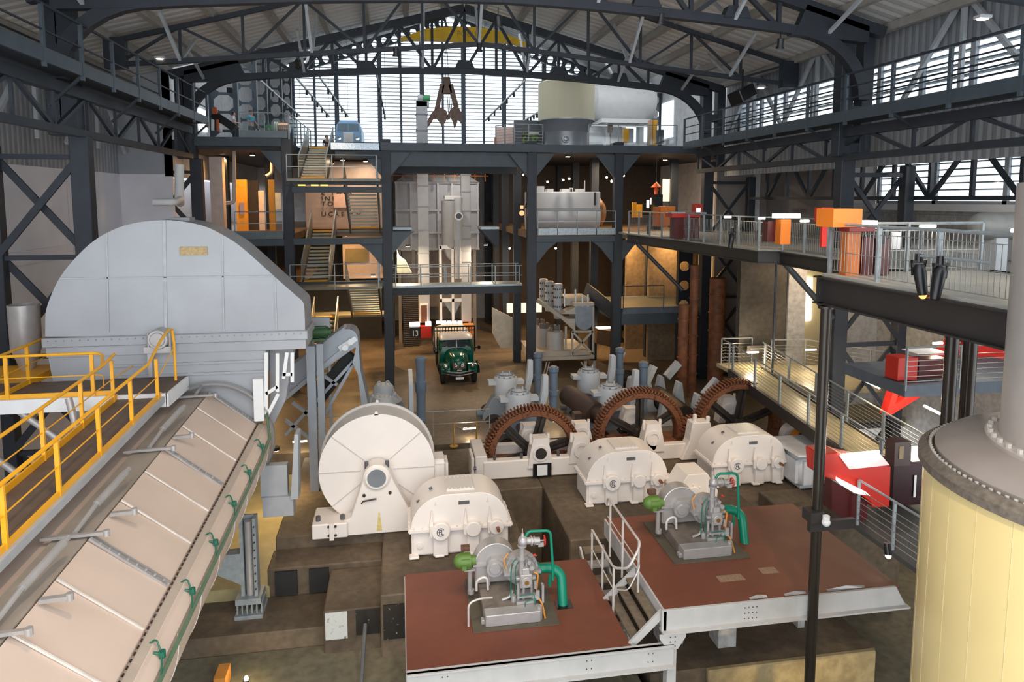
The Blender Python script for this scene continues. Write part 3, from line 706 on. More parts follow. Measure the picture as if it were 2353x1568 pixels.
b = B(); body = [(108, 806), (611, 806), (611, 867), (586, 867), (586, 1000), (180, 1000), (122, 880)]
bp_ = [hp(x, y) for x, y in body]; b.prism([(p.x, HY0, p.z) for p in bp_], (0, HY1-HY0, 0)); obj('lower_body', b, HOOD, hood)
for y in (842, 867):
    b = B(); a, c_ = hp(250, y), hp(610, y); b.box(a.x, HY0-.05, a.z-.03, c_.x+.02, HY0, a.z+.03); obj('stiffener', b, HOOD, hood)
# bearing on the hood side
b = B(); c_ = hp(374, 774); b.lathe([(.001, -.45), (.17, -.45), (.19, -.42), (.24, -.42), (.26, -.38), (.26, 0)], (c_.x, HY0, c_.z), 24, 'y'); b.box(c_.x-.36, HY0-.36, c_.z-.36, c_.x+.3, HY0, c_.z-.2)
for k in (-1, 1): b.cyl((c_.x+k*.26, HY0-.3, c_.z-.2), (c_.x+k*.26, HY0-.3, c_.z+.16), .035, 8)
b.box(c_.x-.3, HY0-.3, c_.z-1.0, c_.x-.2, HY0, c_.z-.3); obj('bearing_housing', b, TURB, hood, smooth=True)
# open frame under the right end
b = B(); F = lambda x, y: P(x, y, Y=HY0-.1)
for a, c_ in (((612, 810), (612, 960)), ((638, 812), (638, 900)), ((612, 905), (638, 888)), ((612, 960), (640, 905)), ((660, 810), (652, 870)), ((672, 810), (672, 878)), ((650, 860), (672, 860))):
    b.bar(F(*a), F(*c_), .09, .09)
obj('open_frame', b, WHITE, hood)
b = B(); a, c_ = F(587, 965), F(606, 868); b.box(a.x, HY0-.25, a.z, c_.x, HY0-.02, c_.z); obj('white_post', b, WHITE, hood)
b = B(); b.prism([hp(612, 812)+V((0,.5,0)), hp(668, 812)+V((0,.5,0)), hp(650, 930)+V((0,.5,0)), hp(612, 1010)+V((0,.5,0))], (0, .5, 0)); obj('outlet_chute', b, HOOD, hood)

def trz(z, y): return z+(y-18.9)*.05   # trough falls towards the viewer
TY0, TY1 = 6.0, 18.9
tr = root('diffuser_trough', 'long beige sloping trough with lifting lids running down from the grey hood', 'trough', (-5, 12.4, 2))
def sweep(prof, y0, y1, close=True):
    b = B(); a = [(x, y0, trz(z, y0)) for x, z in prof]; c_ = [(x, y1, trz(z, y1)) for x, z in prof]; n = len(prof)
    fs = [(i, (i+1) % n, n+(i+1) % n, n+i) for i in range(n if close else n-1)]
    if close: fs += [tuple(range(n)), tuple(range(n, 2*n))[::-1]]
    return b.add(a+c_, fs)
RX, RZ, LX, LZ = -5.08, 4.05, -3.88, 3.14
shell = [(-3.62, 3.05)]+[(-5.0+1.52*cos(t)*1.0, 2.75+1.45*sin(t)) for t in [.12-.085*i for i in range(33)]]+[(-7.5, 3.05), (-6.6, 4.0), (RX, RZ-.06), (LX, LZ-.06)]
obj('shell', sweep(shell, TY0, TY1), TRO, tr, smooth=True)
obj('gutter', sweep([(LX+.02, LZ-.1), (LX+.06, LZ-.02), (-3.66, 3.1), (-3.6, 3.02), (-3.7, 2.9)], TY0, TY1), TRO, tr)
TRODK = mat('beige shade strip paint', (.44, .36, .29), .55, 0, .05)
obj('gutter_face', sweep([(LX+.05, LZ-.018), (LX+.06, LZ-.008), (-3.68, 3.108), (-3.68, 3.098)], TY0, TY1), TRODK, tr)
for k in range(10):
    y = 18.2-1.25*k
    ring = [(-5.0+1.522*cos(t), y, trz(2.75+1.452*sin(t), y)) for t in [.1-.07*i for i in range(26)]]
    b = B(); b.tube(ring, .012, 5); obj('weld_line', b, mat('pale weld line', (.66, .60, .54), .5), tr)
# deck sheets and lids
ys = [18.9-1.2*i for i in range(11)]
for i in range(10):
    y1, y0 = ys[i]-.01, ys[i+1]+.01
    obj('lid', sweep([(RX+.02, RZ), (LX, LZ), (LX, LZ-.05), (RX+.02, RZ-.05)], y0, y1), TRO, tr, bevel=.008)
    y = y1-.01
    t = B(); t.bar((RX+.05, y, trz(RZ+.02, y)), (LX, y, trz(LZ+.02, y)), .03, .03)
    obj('lid_rib', t, mat('lid rib paint', (.66, .60, .54), .5) if i % 3 else TURB, tr)
    if i % 3 == 0:
        t = B(); t.bar((RX+.05, y-.1, trz(RZ+.03, y-.1)), (LX-.02, y-.1, trz(LZ+.03, y-.1)), .07, .04)
        for k in range(9): q = V((RX, y-.1, trz(RZ+.05, y))).lerp(V((LX, y-.1, trz(LZ+.05, y))), (k+.5)/9); t.cyl(q, q+V((.02, 0, .04)), .02, 6)
        obj('bolted_joint', t, TURB, tr)
for i in range(4):
    y1 = 18.9-3.6*i; y0 = max(TY0, y1-3.58); obj('deck_sheet', sweep([(-5.62, RZ+.0), (RX, RZ+.012), (RX, RZ-.02), (-5.62, RZ-.04)], y0, y1), TROD, tr)
b = B()
for k in range(88): y = 18.8-.14*k; b.cyl((LX+.03, y, trz(LZ-.02, y)), (LX+.05, y, trz(LZ+.02, y)), .016, 6)
tag(obj('bolt_row', b, IRON, tr), kind='stuff')
# end plate of trough towards the drum
b = B(); b.lathe([(1.60, 0), (1.60, .14), (1.5, .14), (1.5, 0)], (-5.0, 18.75, 2.75), 40, 'y'); obj('end_flange', b, TURB, tr)
b = B(); b.box(-3.75, 18.6, .6, -2.95, 19.0, 1.15); b.prism([(-3.0, 18.5, 1.1), (-2.8, 18.5, 1.1), (-2.75, 18.5, 2.9), (-2.85, 18.5, 2.9)], (0, .5, 0)); b.box(-3.8, 18.7, 1.1, -3.1, 18.95, 2.0); obj('outlet_frame', b, LGREY, tr)
# green pipe with valves
gp = root('green_wash_pipe', 'thin green pipe with small valves running along the beige trough', 'pipe', (-3.5, 14, 2.8))
GPM = mat('green grey pipe', (.10, .17, .10), .5)
b = B(); pts = [V((-3.80, 19.0, 3.75)), V((-3.62, 18.9, 3.4)), V((-3.44, 18.3, trz(2.92, 18.3)))]+[V((-3.42, y, trz(2.9, y))) for y in (17, 13, 9, 6)]; b.tube(pts, .035, 8); obj('main_pipe', b, GPM, gp, smooth=True)
for k in range(8):
    y = 17.6-1.5*k; z = trz(2.9, y)
    b = B(); b.arc([(-3.42, y-.35, z), (-3.5, y-.05, z+.12), (-3.62, y+.12, z+.28), (-3.74, y+.12, z+.2)], .08, .014, 6); o = obj('branch_pipe', b, mat('dark green valve', (.01, .12, .07), .4), gp, smooth=True)
    b = B(); q = V((-3.5, y-.03, z+.13)); b.cyl(q-V((0, 0, .05)), q+V((0, 0, .05)), .05, 8); b.cyl(q, q+V((-.12, 0, .03)), .02, 6); obj('valve', b, MATS['dark green valve'], gp, smooth=True)
# lid lifting gear
for k, (y, lab) in enumerate(((18.4, 'touching the hood'), (15.0, 'second from the hood'), (11.6, 'third from the hood'), (9.2, 'lowest of the four'))):
    z = trz(4.12, y); r = root('lid_lifting_gear', 'grey steel lever and cross bars on the trough deck, '+lab, 'lever', (-5.1, y, z))
    t = B(); t.bar((-5.75, y-.02, z), (-4.75, y+.02, z+.02), .07, .05); t.cyl((-4.78, y, z-.03), (-4.78, y, z+.07), .05, 10); obj('cross_bar', t, TURB, r)
    t = B(); t.bar((-5.0, y+.75, z), (-4.62, y+.75, z+.02), .09, .06); t.cyl((-4.62, y+.75, z-.03), (-4.62, y+.75, z+.08), .05, 10); obj('short_bar', t, TURB, r)
    t = B(); t.cyl((-5.22, y+.75, z+.2), (-5.08, y+1.65, z+.38), .065, 12); t.cyl((-5.22, y+.75, z+.2), (-5.28, y+.05, z+.03), .04, 8); t.cyl((-5.08, y+1.65, z+.38), (-5.06, y+1.78, z+.41), .04, 8); obj('lever_arm', t, TURB, r, smooth=True)
# support leg
sp = root('support_strut', 'bolted galvanised column with ribbed foot carrying the beige trough', 'column', (-3.75, 17, -1.1))
b = B(); b.box(-3.98, 16.9, -.6, -3.9, 17.2, 1.4); b.box(-3.66, 16.85, -.6, -3.58, 17.15, 1.4); b.box(-3.92, 17.1, -.6, -3.6, 17.15, 1.4); obj('side_plate', b, GALVD, sp)
b = B(); b.cyl((-3.78, 17.0, -.6), (-3.78, 17.0, 1.3), .1, 14); obj('rod', b, TURB, sp, smooth=True)
b = B(); b.box(-4.1, 16.75, -.75, -3.5, 17.35, -.6); b.box(-4.12, 16.7, -1.1, -3.46, 17.4, -1.0)
for k in range(6): b.box(-4.08+k*.115, 16.78, -1.0, -4.05+k*.115, 17.3, -.75)
obj('foot', b, GALVD, sp)
b = B()
for k in range(9): b.cyl((-3.62, 16.84, -.4+k*.2), (-3.62, 16.81, -.4+k*.2), .02, 6)
obj('bolt_row', b, IRON, sp)
b = B(); b.box(-4.9, 16.9, .2, -3.98, 17.2, .5); b.prism([(-4.9, 16.9, .2), (-3.98, 16.9, .2), (-3.98, 16.9, -.3)], (0, .25, 0)); obj('cradle', b, GALVD, sp)
# yellow walkways
wk = root('inclined_walkway', 'dusty brown inclined walkway with yellow handrails on top of the beige trough', 'walkway', (-6.2, 12, 4.2))
def wz(y): return 4.42+(y-17.3)*.053
def wsweep(x0, x1, z0, z1, y0, y1): 
    b = B(); return b.add([(x0, y0, wz(y0)+z0), (x1, y0, wz(y0)+z0), (x1, y1, wz(y1)+z0), (x0, y1, wz(y1)+z0), (x0, y0, wz(y0)+z1), (x1, y0, wz(y0)+z1), (x1, y1, wz(y1)+z1), (x0, y1, wz(y1)+z1)], [(0,3,2,1),(4,5,6,7),(0,1,5,4),(1,2,6,5),(2,3,7,6),(3,0,4,7)])
WKD = mat('brown walkway plate', (.13, .09, .065), .6, 0, .2, 3)
obj('deck', wsweep(-6.7, -5.72, -.06, 0, 6, 17.3), WKD, wk)
obj('outer_channel', wsweep(-5.72, -5.64, -.12, .03, 6, 17.3), LGREY, wk)
obj('toe_board', wsweep(-5.76, -5.72, 0, .13, 6, 17.3), YEL, wk); obj('toe_board', wsweep(-6.74, -6.7, 0, .13, 6, 17.3), YEL, wk)
for x in (-5.74, -6.72):
    t = B(); t.tube([(x, 6, wz(6)+1.02), (x, 16.6, wz(16.6)+1.02)]+([(x, 17.5, wz(17.5)+1.35), (x, 18.1, wz(17.5)+1.5), (x, 18.35, wz(17.5)+1.45), (x, 18.45, wz(17.5)+1.1), (x, 18.45, wz(17.5)+.1)] if x == -5.74 else [(x, 17.3, wz(17.3)+1.1)]), .035, 8); obj('handrail', t, YEL, wk, smooth=True)
    t = B(); t.tube([(x, 6, wz(6)+.55), (x, 17.3, wz(17.3)+.55), (x, 18.4, wz(17.5)+.95 if x == -5.74 else wz(17.3)+.55)], .014, 6); obj('middle_rail', t, YEL, wk)
    for k in range(8):
        y = 17.1-1.62*k; t = B(); t.bar((x, y, wz(y)-.08), (x, y, wz(y)+1.0), .07, .05, up=(0, 1, 0)); obj('post', t, YEL, wk)
tw = root('transverse_platform', 'level brown platform with yellow railing in front of the grey hood', 'platform', (-8.5, 18, 4.45))
PZ0 = 4.5
b = B(); b.box(-11.8, 17.35, PZ0-.05, -5.62, 18.96, PZ0); obj('deck', b, WKD, tw)
b = B(); b.box(-11.8, 17.27, PZ0-.32, -5.6, 17.35, PZ0+.01); b.box(-5.62, 17.27, PZ0-.32, -5.56, 18.9, PZ0+.01); obj('edge_beam', b, WHITE, tw)
b = B(); b.box(-11.8, 17.36, PZ0, -6.8, 17.4, PZ0+.12); obj('toe_board', b, YEL, tw)
b = B(); b.arc([(-11.8, 17.35, PZ0+1.02), (-7.0, 17.35, PZ0+1.05), (-6.72, 16.6, wz(16.6)+1.02), (-6.72, 15.9, wz(15.9)+1.02)], .25, .036, 8); obj('handrail', b, YEL, tw, smooth=True)
b = B(); b.arc([(-11.8, 17.35, PZ0+.5), (-7.0, 17.35, PZ0+.52), (-6.72, 16.6, wz(16.6)+.52)], .2, .014, 6); obj('middle_rail', b, YEL, tw)
for x in (-10.9, -9.1, -7.25): b = B(); b.bar((x, 17.35, PZ0-.15), (x, 17.35, PZ0+1.02), .08, .05, up=(0, 1, 0)); obj('post', b, YEL, tw)
b = B(); b.tube([(-9.35, 17.4, PZ0+1.0), (-9.35, 18.9, PZ0+1.0), (-9.35, 21, PZ0+1.0)], .036, 8); b.tube([(-9.35, 17.4, PZ0+.5), (-9.35, 21, PZ0+.5)], .014, 6)
for y in (18.8, 20.9): b.bar((-9.35, y, PZ0), (-9.35, y, PZ0+1.0), .08, .05, up=(0, 1, 0))
b.box(-9.37, 17.4, PZ0, -9.33, 21, PZ0+.12); b.box(-11.8, 18.96, PZ0-.05, -9.3, 21, PZ0); obj('side_rail', b, YEL, tw)
b = B()
for a, c_ in (((-10.6, 17.4, PZ0-.3), (-8.6, 17.0, 2.6)), ((-8.9, 17.4, PZ0-.3), (-7.3, 17.2, 2.9)), ((-7.6, 16.9, 4.6), (-7.0, 16.3, 2.9)), ((-8.3, 16.6, 3.2), (-7.2, 16.8, 3.2)), ((-11, 16.6, 2.7), (-6.9, 16.6, 2.7))): b.cyl(a, c_, .08, 10)
obj('support_pipework', b, TURB, tw, smooth=True)
b = B(); c_ = P(49, 700, Y=20.5); b.lathe([(.001, -3.2), (.12, -3.2), (.14, -1.9), (.37, -1.2), (.38, 0), (.35, 0), (.35, -1.1)], (c_.x+.05, 20.5, c_.z), 28); thing('grey_hopper', 'small grey cylindrical hopper with funnel bottom left of the big hood', 'hopper', b, TURB, smooth=True)
# =====================================================================
# conveyor with grey chute behind the hood
# =====================================================================
cvr = root('inclined_conveyor', 'pale grey inclined conveyor with a tall rounded chute, rising to the right of the hood', 'conveyor', (-3, 23, 0))
CM = mat('cool light grey machine paint', (.36, .39, .43), .45, 0, .06)
YC = 22.5; q = lambda x, y, Y=YC: P(x, y, Y=Y)
b = B(); ax = [(648, 915), (810, 765), (800, 748), (643, 880)]; b.prism([q(*p) for p in [(640, 925), (822, 795), (790, 752), (640, 862)]], (0, .7, 0)); obj('casing', b, CM, cvr, bevel=.02)
b = B(); b.prism([q(*p, YC-.06) for p in [(640, 935), (822, 783), (817, 775), (640, 922)]], (0, .1, 0)); obj('side_channel', b, LGREY, cvr)
b = B(); b.prism([q(*p, YC-.08) for p in [(782, 808), (822, 783), (815, 773), (776, 797)]], (0, .12, 0))
for x, y in ((793, 800), (806, 786)): b.cyl(q(x, y, YC-.2), q(x, y, YC), .1, 12)
obj('head_bearing', b, WHITE, cvr, smooth=True)
chute = [(790, 752), (800, 744), (815, 741), (828, 744), (838, 753), (843, 768), (850, 850), (856, 935), (826, 940), (815, 850), (809, 835), (818, 800), (806, 790)]
b = B(); b.prism([q(*p, YC-.02) for p in [(770, 775), (778, 765), (790, 757), (803, 757), (815, 762), (822, 775), (828, 850), (848, 940), (832, 942), (822, 860), (810, 835), (818, 800)]], (0, .02, 0)); obj('chute_front', b, CM, cvr)
b = B(); b.prism([q(*p, YC) for p in [(770, 775), (778, 765), (790, 757), (803, 757), (815, 762), (822, 775), (828, 850), (848, 940), (832, 942), (822, 860), (810, 835), (818, 800)]], (0, 1.0, 0)); obj('chute_casing', b, mat('chute rim grey', (.24, .26, .28), .5), cvr)
for pa, pb, w_ in (((714, 795), (716, 1085), .2), ((735, 790), (733, 1035), .14)):
    b = B(); a, c_ = q(*pa, 21.6), q(*pb, 21.6); b.bar((a.x, 21.6, a.z), (a.x, 21.6, -.8), w_+.06, w_, up=(0, 1, 0)); obj('leg', b, CM, cvr)
b = B()
for pa, pb in (((655, 1000), (812, 830)), ((742, 862), (775, 885)), ((672, 925), (712, 955)), ((655, 965), (715, 1010)), ((720, 1000), (812, 835))): b.bar(q(*pa, YC+.2), q(*pb, YC+.2), .1, .1)
obj('truss_bars', b, CM, cvr)
b = B(); b.bar(q(720, 925, YC+.5), q(812, 815, YC+.5), .3, .5); obj('belt', b, RUBBER, cvr)
b = B(); c_ = P(738, 763, Y=21.8); b.cyl((c_.x-.35, 21.8, c_.z), (c_.x+.22, 21.8, c_.z), .17, 16); b.cyl((c_.x+.22, 21.8, c_.z), (c_.x+.3, 21.8, c_.z), .12, 12); b.cbox((c_.x-.1, 21.8, c_.z-.22), .5, .36, .08)
for k in range(6): t_ = k*pi/3; b.box(c_.x-.3, 21.8+.17*cos(t_)-.01, c_.z+.17*sin(t_)-.01, c_.x+.15, 21.8+.17*cos(t_)+.01, c_.z+.17*sin(t_)+.03)
thing('green_motor', 'green electric motor on a bracket between the hood and the chute', 'motor', b, mat('deep green motor', (.03, .09, .03), .45), smooth=True)
b = B(); c_ = P(737, 750, Y=23); b.cbox((c_.x, 23, c_.z), .6, .25, .6); 
for k in (-1, 1): b.box(c_.x+k*.1-.03, 22.86, c_.z+.1, c_.x+k*.1+.03, 22.87, c_.z+.14)
b.box(c_.x-.3, 22.9, -.7, c_.x-.22, 23.1, c_.z-.3); b.box(c_.x+.22, 22.9, -.7, c_.x+.3, 23.1, c_.z-.3)
thing('electric_cabinet', 'light grey switch box behind the green motor', 'cabinet', b, LGREY, bevel=.01)
# =====================================================================
# foundations and floor steps
# =====================================================================
def block(nm, x0, y0, z0, x1, y1, z1, m=FOUND):
    b = B(); b.box(x0, y0, z0, x1, y1, z1); return struct(nm, b, m, bevel=.03)
YB = -1.95
block('floor_strip', -7, 17.6, YB-.6, -3.45, 26, -.8, mat('yellow lit floor', (.36, .30, .15), .5, 0, .2, 1.5))  # yellow lamp light on this strip is put into the floor colour
block('foundation_drum', -3.45, 18.62, -2.6, .95, 24.5, 0)
block('foundation_drum_ledge', -3.5, 17.63, -2.6, -.57, 18.62, -.35)
block('foundation_low_step', -8, 16.1, -2.6, -1.9, 17.63, -1.1, FOUND)
block('foundation_middle', -1.9, 15.75, -2.6, -.56, 17.63, -.5)
block('foundation_gearbox_1', -.56, 15.4, -2.6, 3.2, 19.3, -.02)
block('floor_basement_upper', WLX, 2, -2.6, 5.2, 16.1, -1.55, BASEM)
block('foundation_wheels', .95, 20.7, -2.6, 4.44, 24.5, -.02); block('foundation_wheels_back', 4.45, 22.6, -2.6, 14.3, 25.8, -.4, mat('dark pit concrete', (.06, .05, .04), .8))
block('foundation_gearbox_2', 4.45, 17.2, -2.6, 10.4, 22.6, -.02); block('foundation_gearbox_3', 10.4, 16.9, -2.6, 14.3, 22.6, -.05)
block('foundation_pedestal', 10.6, 17.2, -.05, 11.95, 18.4, .4)
b = B(); b.box(-3.3, 17.55, -1.05, -2.75, 17.62, -.42); b.box(-2.45, 17.55, -1.05, -1.95, 17.62, -.42); struct('foundation_niche', b, mat('niche shade black', (.012, .012, .012), .6))  # flat black slabs, the shade of the niches painted on
PB = mat('black paint patch with chips', (.02, .018, .016), .35, 0, .1, 14, c2=(.35, .32, .28), thr=.72)
PW = mat('flaking white paint patch', (.55, .56, .53), .6, 0, .1, 8, c2=(.2, .18, .15), thr=.64)
b = B(); b.box(-1.86, 15.72, -1.2, -1.35, 15.75, -.53); struct('trim_white_patch', b, PW)
b = B(); b.box(-1.15, 15.72, -1.15, -.6, 15.75, -.52); b.box(-.5, 15.36, -1.1, .25, 15.4, -.25); struct('trim_black_patch', b, PB)
b = B(); b.cyl((-.98, 14.0, -1.55), (-.92, 15.5, -.75), .045, 8); thing('slanted_pole', 'thin grey metal pole leaning against the white painted foundation corner', 'pole', b, mat('pole grey', (.16, .17, .17), .4, .4), smooth=True)
# =====================================================================
# drum (rotary strainer)
# =====================================================================
dr = root('rotary_drum', 'large off white disc shaped drum housing on an A shaped pedestal', 'drum', (-.7, 19.2, 0))
cx_, cy_, cz_, R_ = -.70, 18.9, 1.62, 1.6
b = B(); n = 56; b.lathe([(.001, 0), (R_, 0), (R_, .03)], (cx_, cy_, cz_), n, 'y'); obj('front_disc', b, CREAM, dr)
b = B(); b.lathe([(R_-.02, .03), (R_-.02, .95), (R_+.05, .95), (R_+.05, 1.0), (.001, 1.0)], (cx_, cy_, cz_), n, 'y'); obj('rim', b, mat('drum rim paint', (.60, .56, .53), .45, 0, .04), dr, smooth=True)
for a_ in (180, 0, 40, 140, 218, 322):
    b = B(); u = V((cos(radians(a_)), 0, sin(radians(a_)))); c0 = V((cx_, cy_-.012, cz_)); b.bar(c0+u*.45, c0+u*(R_-.01), .014, .02, up=(0, 1, 0)); obj('panel_seam', b, mat('drum seam grey', (.50, .47, .45), .5), dr)  # grey strips mark the panel seams
b = B(); b.prism([(cx_-.06, cy_, cz_+R_-.03), (cx_+.06, cy_, cz_+R_-.03), (cx_+.03, cy_, cz_+R_+.08), (cx_-.03, cy_, cz_+R_+.08)], (0, .03, 0)); b.prism([(cx_-.06, cy_+.97, cz_+R_), (cx_+.06, cy_+.97, cz_+R_), (cx_+.03, cy_+.97, cz_+R_+.12), (cx_-.03, cy_+.97, cz_+R_+.12)], (0, .03, 0)); obj('lifting_lug', b, CREAM, dr)
b = B(); b.box(cx_+.9, cy_+.05, .25, cx_+2.0, cy_+.9, 1.75); obj('outlet_box', b, CREAM, dr, bevel=.12, seg=3)
b = B(); yq = cy_-.5
b.prism([(cx_-.95, yq, 0), (cx_+1.2, yq, 0), (cx_+1.0, yq, .35), (cx_+.45, yq, 1.45), (cx_+.33, yq, 1.78), (cx_-.33, yq, 1.78), (cx_-.4, yq, 1.45), (cx_-.72, yq, .5), (cx_-.95, yq, .4)], (0, .42, 0)); obj('pedestal', b, CREAM, dr, bevel=.02)
b = B(); b.lathe([(.001, -.6), (.3, -.6), (.36, -.55), (.36, -.05)], (cx_, cy_, cz_), 28, 'y'); obj('bearing_cap', b, CREAM, dr, smooth=True)
b = B(); b.lathe([(.001, -.62), (.25, -.62), (.25, -.6)], (cx_, cy_, cz_), 32, 'y'); obj('grey_cover', b, mat('slate grey cover', (.17, .19, .21), .45), dr)
for k in (-1, 1): b = B(); b.cyl((cx_+k*.28, cy_-.28, 1.72), (cx_+k*.28, cy_-.28, 1.98), .055, 10); obj('cap_bolt', b, mat('dark bolt', (.12, .12, .13), .4, .4), dr, smooth=True)
b = B(); b.box(cx_-1.75, yq-.1, 0, cx_-.8, cy_+.5, .42); obj('base_block', b, CREAM, dr, bevel=.03)
b = B(); b.box(cx_-1.28, yq-.16, -.02, cx_-1.16, yq-.1, .45); obj('clamp', b, CREAM, dr)
for x in (cx_-1.6, cx_-.95): b = B(); b.cyl((x, yq+.15, .42), (x, yq+.15, .55), .065, 10); obj('base_bolt', b, MATS['dark bolt'], dr, smooth=True)
b = B()
for x in (-1.3, -1.12):
    for z in (.1, .35): b.cyl((cx_+x, yq-.13, z), (cx_+x, yq-.09, z), .035, 8)
b.cyl((cx_-.35, yq-.03, 1.12), (cx_-.35, yq, 1.12), .045, 10); b.cyl((cx_+.35, yq-.03, 1.15), (cx_+.35, yq, 1.15), .045, 10); b.tube([(cx_-.42, yq-.04, .9), (cx_-.38, yq-.05, .97), (cx_-.02, yq-.05, 1.02)], .02, 6)
obj('small_fittings', b, IRON, dr)
b = B(); b.prism([(cx_-.03, yq-.012, .08), (cx_+.12, yq-.012, .08), (cx_+.06, yq-.012, .6), (cx_+.03, yq-.012, .6)], (0, .01, 0)); obj('yellow_stain', b, mat('yellow oil stain', (.60, .48, .18), .5, 0, .2, 12), dr)
# =====================================================================
# gearboxes
# =====================================================================
def gearbox(lab, loc, rz=0):
    r = root('gearbox', lab, 'gearbox', loc, None, rz)
    o = lambda nm, b, m=CREAM, **k: obj(nm, b, m, r, local=True, **k)
    W, D, H1, H2 = 2.6, 1.25, .72, 1.62
    def roundrect(x0, x1, z0, z1, rl, rr, n=12):
        p = [(x0, z0), (x1, z0)]
        p += [(x1-rr+rr*cos(t), z1-(z1-z0)*.98+(z1-z0)*.98*sin(t)) for t in [pi/2*i/n for i in range(n+1)]]
        p += [(x0+rl-rl*sin(t), z1-(z1-z0)*.98+(z1-z0)*.98*cos(t)) for t in [pi/2*i/n for i in range(n+1)]]
        return p
    b = B(); b.box(.04, .04, 0, W-.04, D-.04, H1); o('lower_case', b, bevel=.05, seg=2)
    b = B(); b.prism([(x, .0, z) for x, z in roundrect(.03, W-.03, H1, H2, .95, .8)], (0, D, 0)); o('upper_cover', b, bevel=.06, seg=3, smooth=True)
    b = B(); b.box(-.05, -.06, H1-.07, W+.06, D+.06, H1+.05); o('split_flange', b, bevel=.03, seg=2)
    b = B()
    for k in range(12): b.cyl((.1+k*.22, -.03, H1+.04), (.1+k*.22, -.03, H1+.09), .022, 6)
    for k in range(5): b.cyl((-.02, .1+k*.25, H1+.04), (-.02, .1+k*.25, H1+.09), .022, 6); b.cyl((W+.03, .1+k*.25, H1+.04), (W+.03, .1+k*.25, H1+.09), .022, 6)
    o('bolt_row', b)
    b = B(); b.box(.95, .2, H2-.02, 1.7, D-.2, H2+.045); o('inspection_cover', b, mat('cover plate enamel', (.66, .62, .58), .4, 0, .02), bevel=.02)
    b = B()
    for k in range(7):
        for y in (.26, D-.26): b.cyl((1.0+k*.108, y, H2+.04), (1.0+k*.108, y, H2+.065), .018, 6)
    o('bolt_row', b)
    b = B(); b.box(1.25, -.015, H2-.28, 1.53, .02, H2-.19); o('name_plate', b, mat('grey name plate', (.10, .10, .10), .5, 0, .3, 60))
    for x, rr in ((.78, .24), (1.62, .2), (2.22, .19)):
        b = B(); b.lathe([(.001, -.19), (rr-.02, -.19), (rr, -.17), (rr, 0)], (x, 0, H1), 28, 'y'); bb = o('bearing_boss', b, smooth=True)
        if x < 1: boss = bb
        b = B(); b.box(x-rr*.8, -.09, .02, x+rr*.8, .05, H1-.05); o('pilaster', b, bevel=.02)
    for x in (.55, 1.42, 2.05):
        b = B(); b.prism([(x-.05, 0, H1+.1), (x+.05, 0, H1+.1), (x, .03, H1+.52)], (0, -.1, 0)); o('rib', b)
        b = B(); b.cyl((x, -.1, H1-.14), (x, -.1, H1+.14), .055, 10); o('tie_bolt', b, smooth=True)
    for x in (.65, 2.0): b = B(); b.prism([(x-.04, 0, H2-.28), (x+.04, 0, H2-.28), (x+.01, -.03, H2-.14)], (0, .05, 0)); o('lug', b)
    # monogram: ring open to the right with F, L and C strokes
    dk = mat('dark monogram ink', (.03, .04, .06), .5)
    b = B(); c0 = V((.78, -.2, H1)); pts = [c0+V((.1*cos(t), 0, .1*sin(t))) for t in [radians(40+i*(280/20)) for i in range(21)]]; b.tube(pts, .009, 5)
    b.box(c0.x-.045, -.205, c0.z-.06, c0.x-.03, -.195, c0.z+.06); b.box(c0.x-.045, -.205, c0.z+.048, c0.x+.03, -.195, c0.z+.062); b.box(c0.x-.06, -.205, c0.z-.002, c0.x+.005, -.195, c0.z+.012)
    b.box(c0.x+.015, -.205, c0.z-.06, c0.x+.03, -.195, c0.z+.035); b.box(c0.x+.015, -.205, c0.z-.065, c0.x+.07, -.195, c0.z-.05); obj('letter_monogram', b, dk, boss, local=True)
    b = B(); b.cyl((.25, -.0, .3), (.25, .05, .3), .08, 16); b.cyl((.25, -.02, .3), (.25, 0, .3), .03, 10); o('drain_cap', b)
    b = B()
    for x in (.1, .75, 1.5, 2.3): b.box(x-.12, -.12, 0, x+.12, .1, .06)
    o('foot', b, bevel=.015)
    b = B()
    for x, z in ((.22, 1.25), (.55, 1.58)): b.bar((x-.03, .45, z+.03), (x+.05, .45, z+.06), .06, .05)
    o('vent_plug', b, MATS['dark bolt'])
    b = B(); b.cyl((W-.35, -.35, H1), (W-.35, -.18, H1), .045, 10); o('shaft_end', b, RUSTB)
    return r
gearbox('white gearbox with monogram standing directly in front of the white drum', (.16, 16.95, 0))
gearbox('white gearbox with monogram between the drum and the faceted coupling housing', (5.42, 19.1, 0))
gearbox('white gearbox with monogram beside the white open tank', (9.75, 19.75, 0))
b = B(); b.prism([(8.0, 18.2, 0), (9.15, 18.2, 0), (9.2, 18.2, .6), (8.85, 18.2, 1.15), (8.25, 18.2, 1.15), (7.9, 18.2, .6)], (0, .9, 0)); b.cyl((8.4, 18.1, .55), (8.4, 18.2, .55), .25, 20)
for k in range(8): b.cyl((8.4+.3*cos(k*pi/4), 18.15, .55+.3*sin(k*pi/4)), (8.4+.3*cos(k*pi/4), 18.2, .55+.3*sin(k*pi/4)), .03, 6)
thing('coupling_housing', 'white faceted coupling housing between the middle gearbox and the right turbine', 'housing', b, CREAM, bevel=.03)
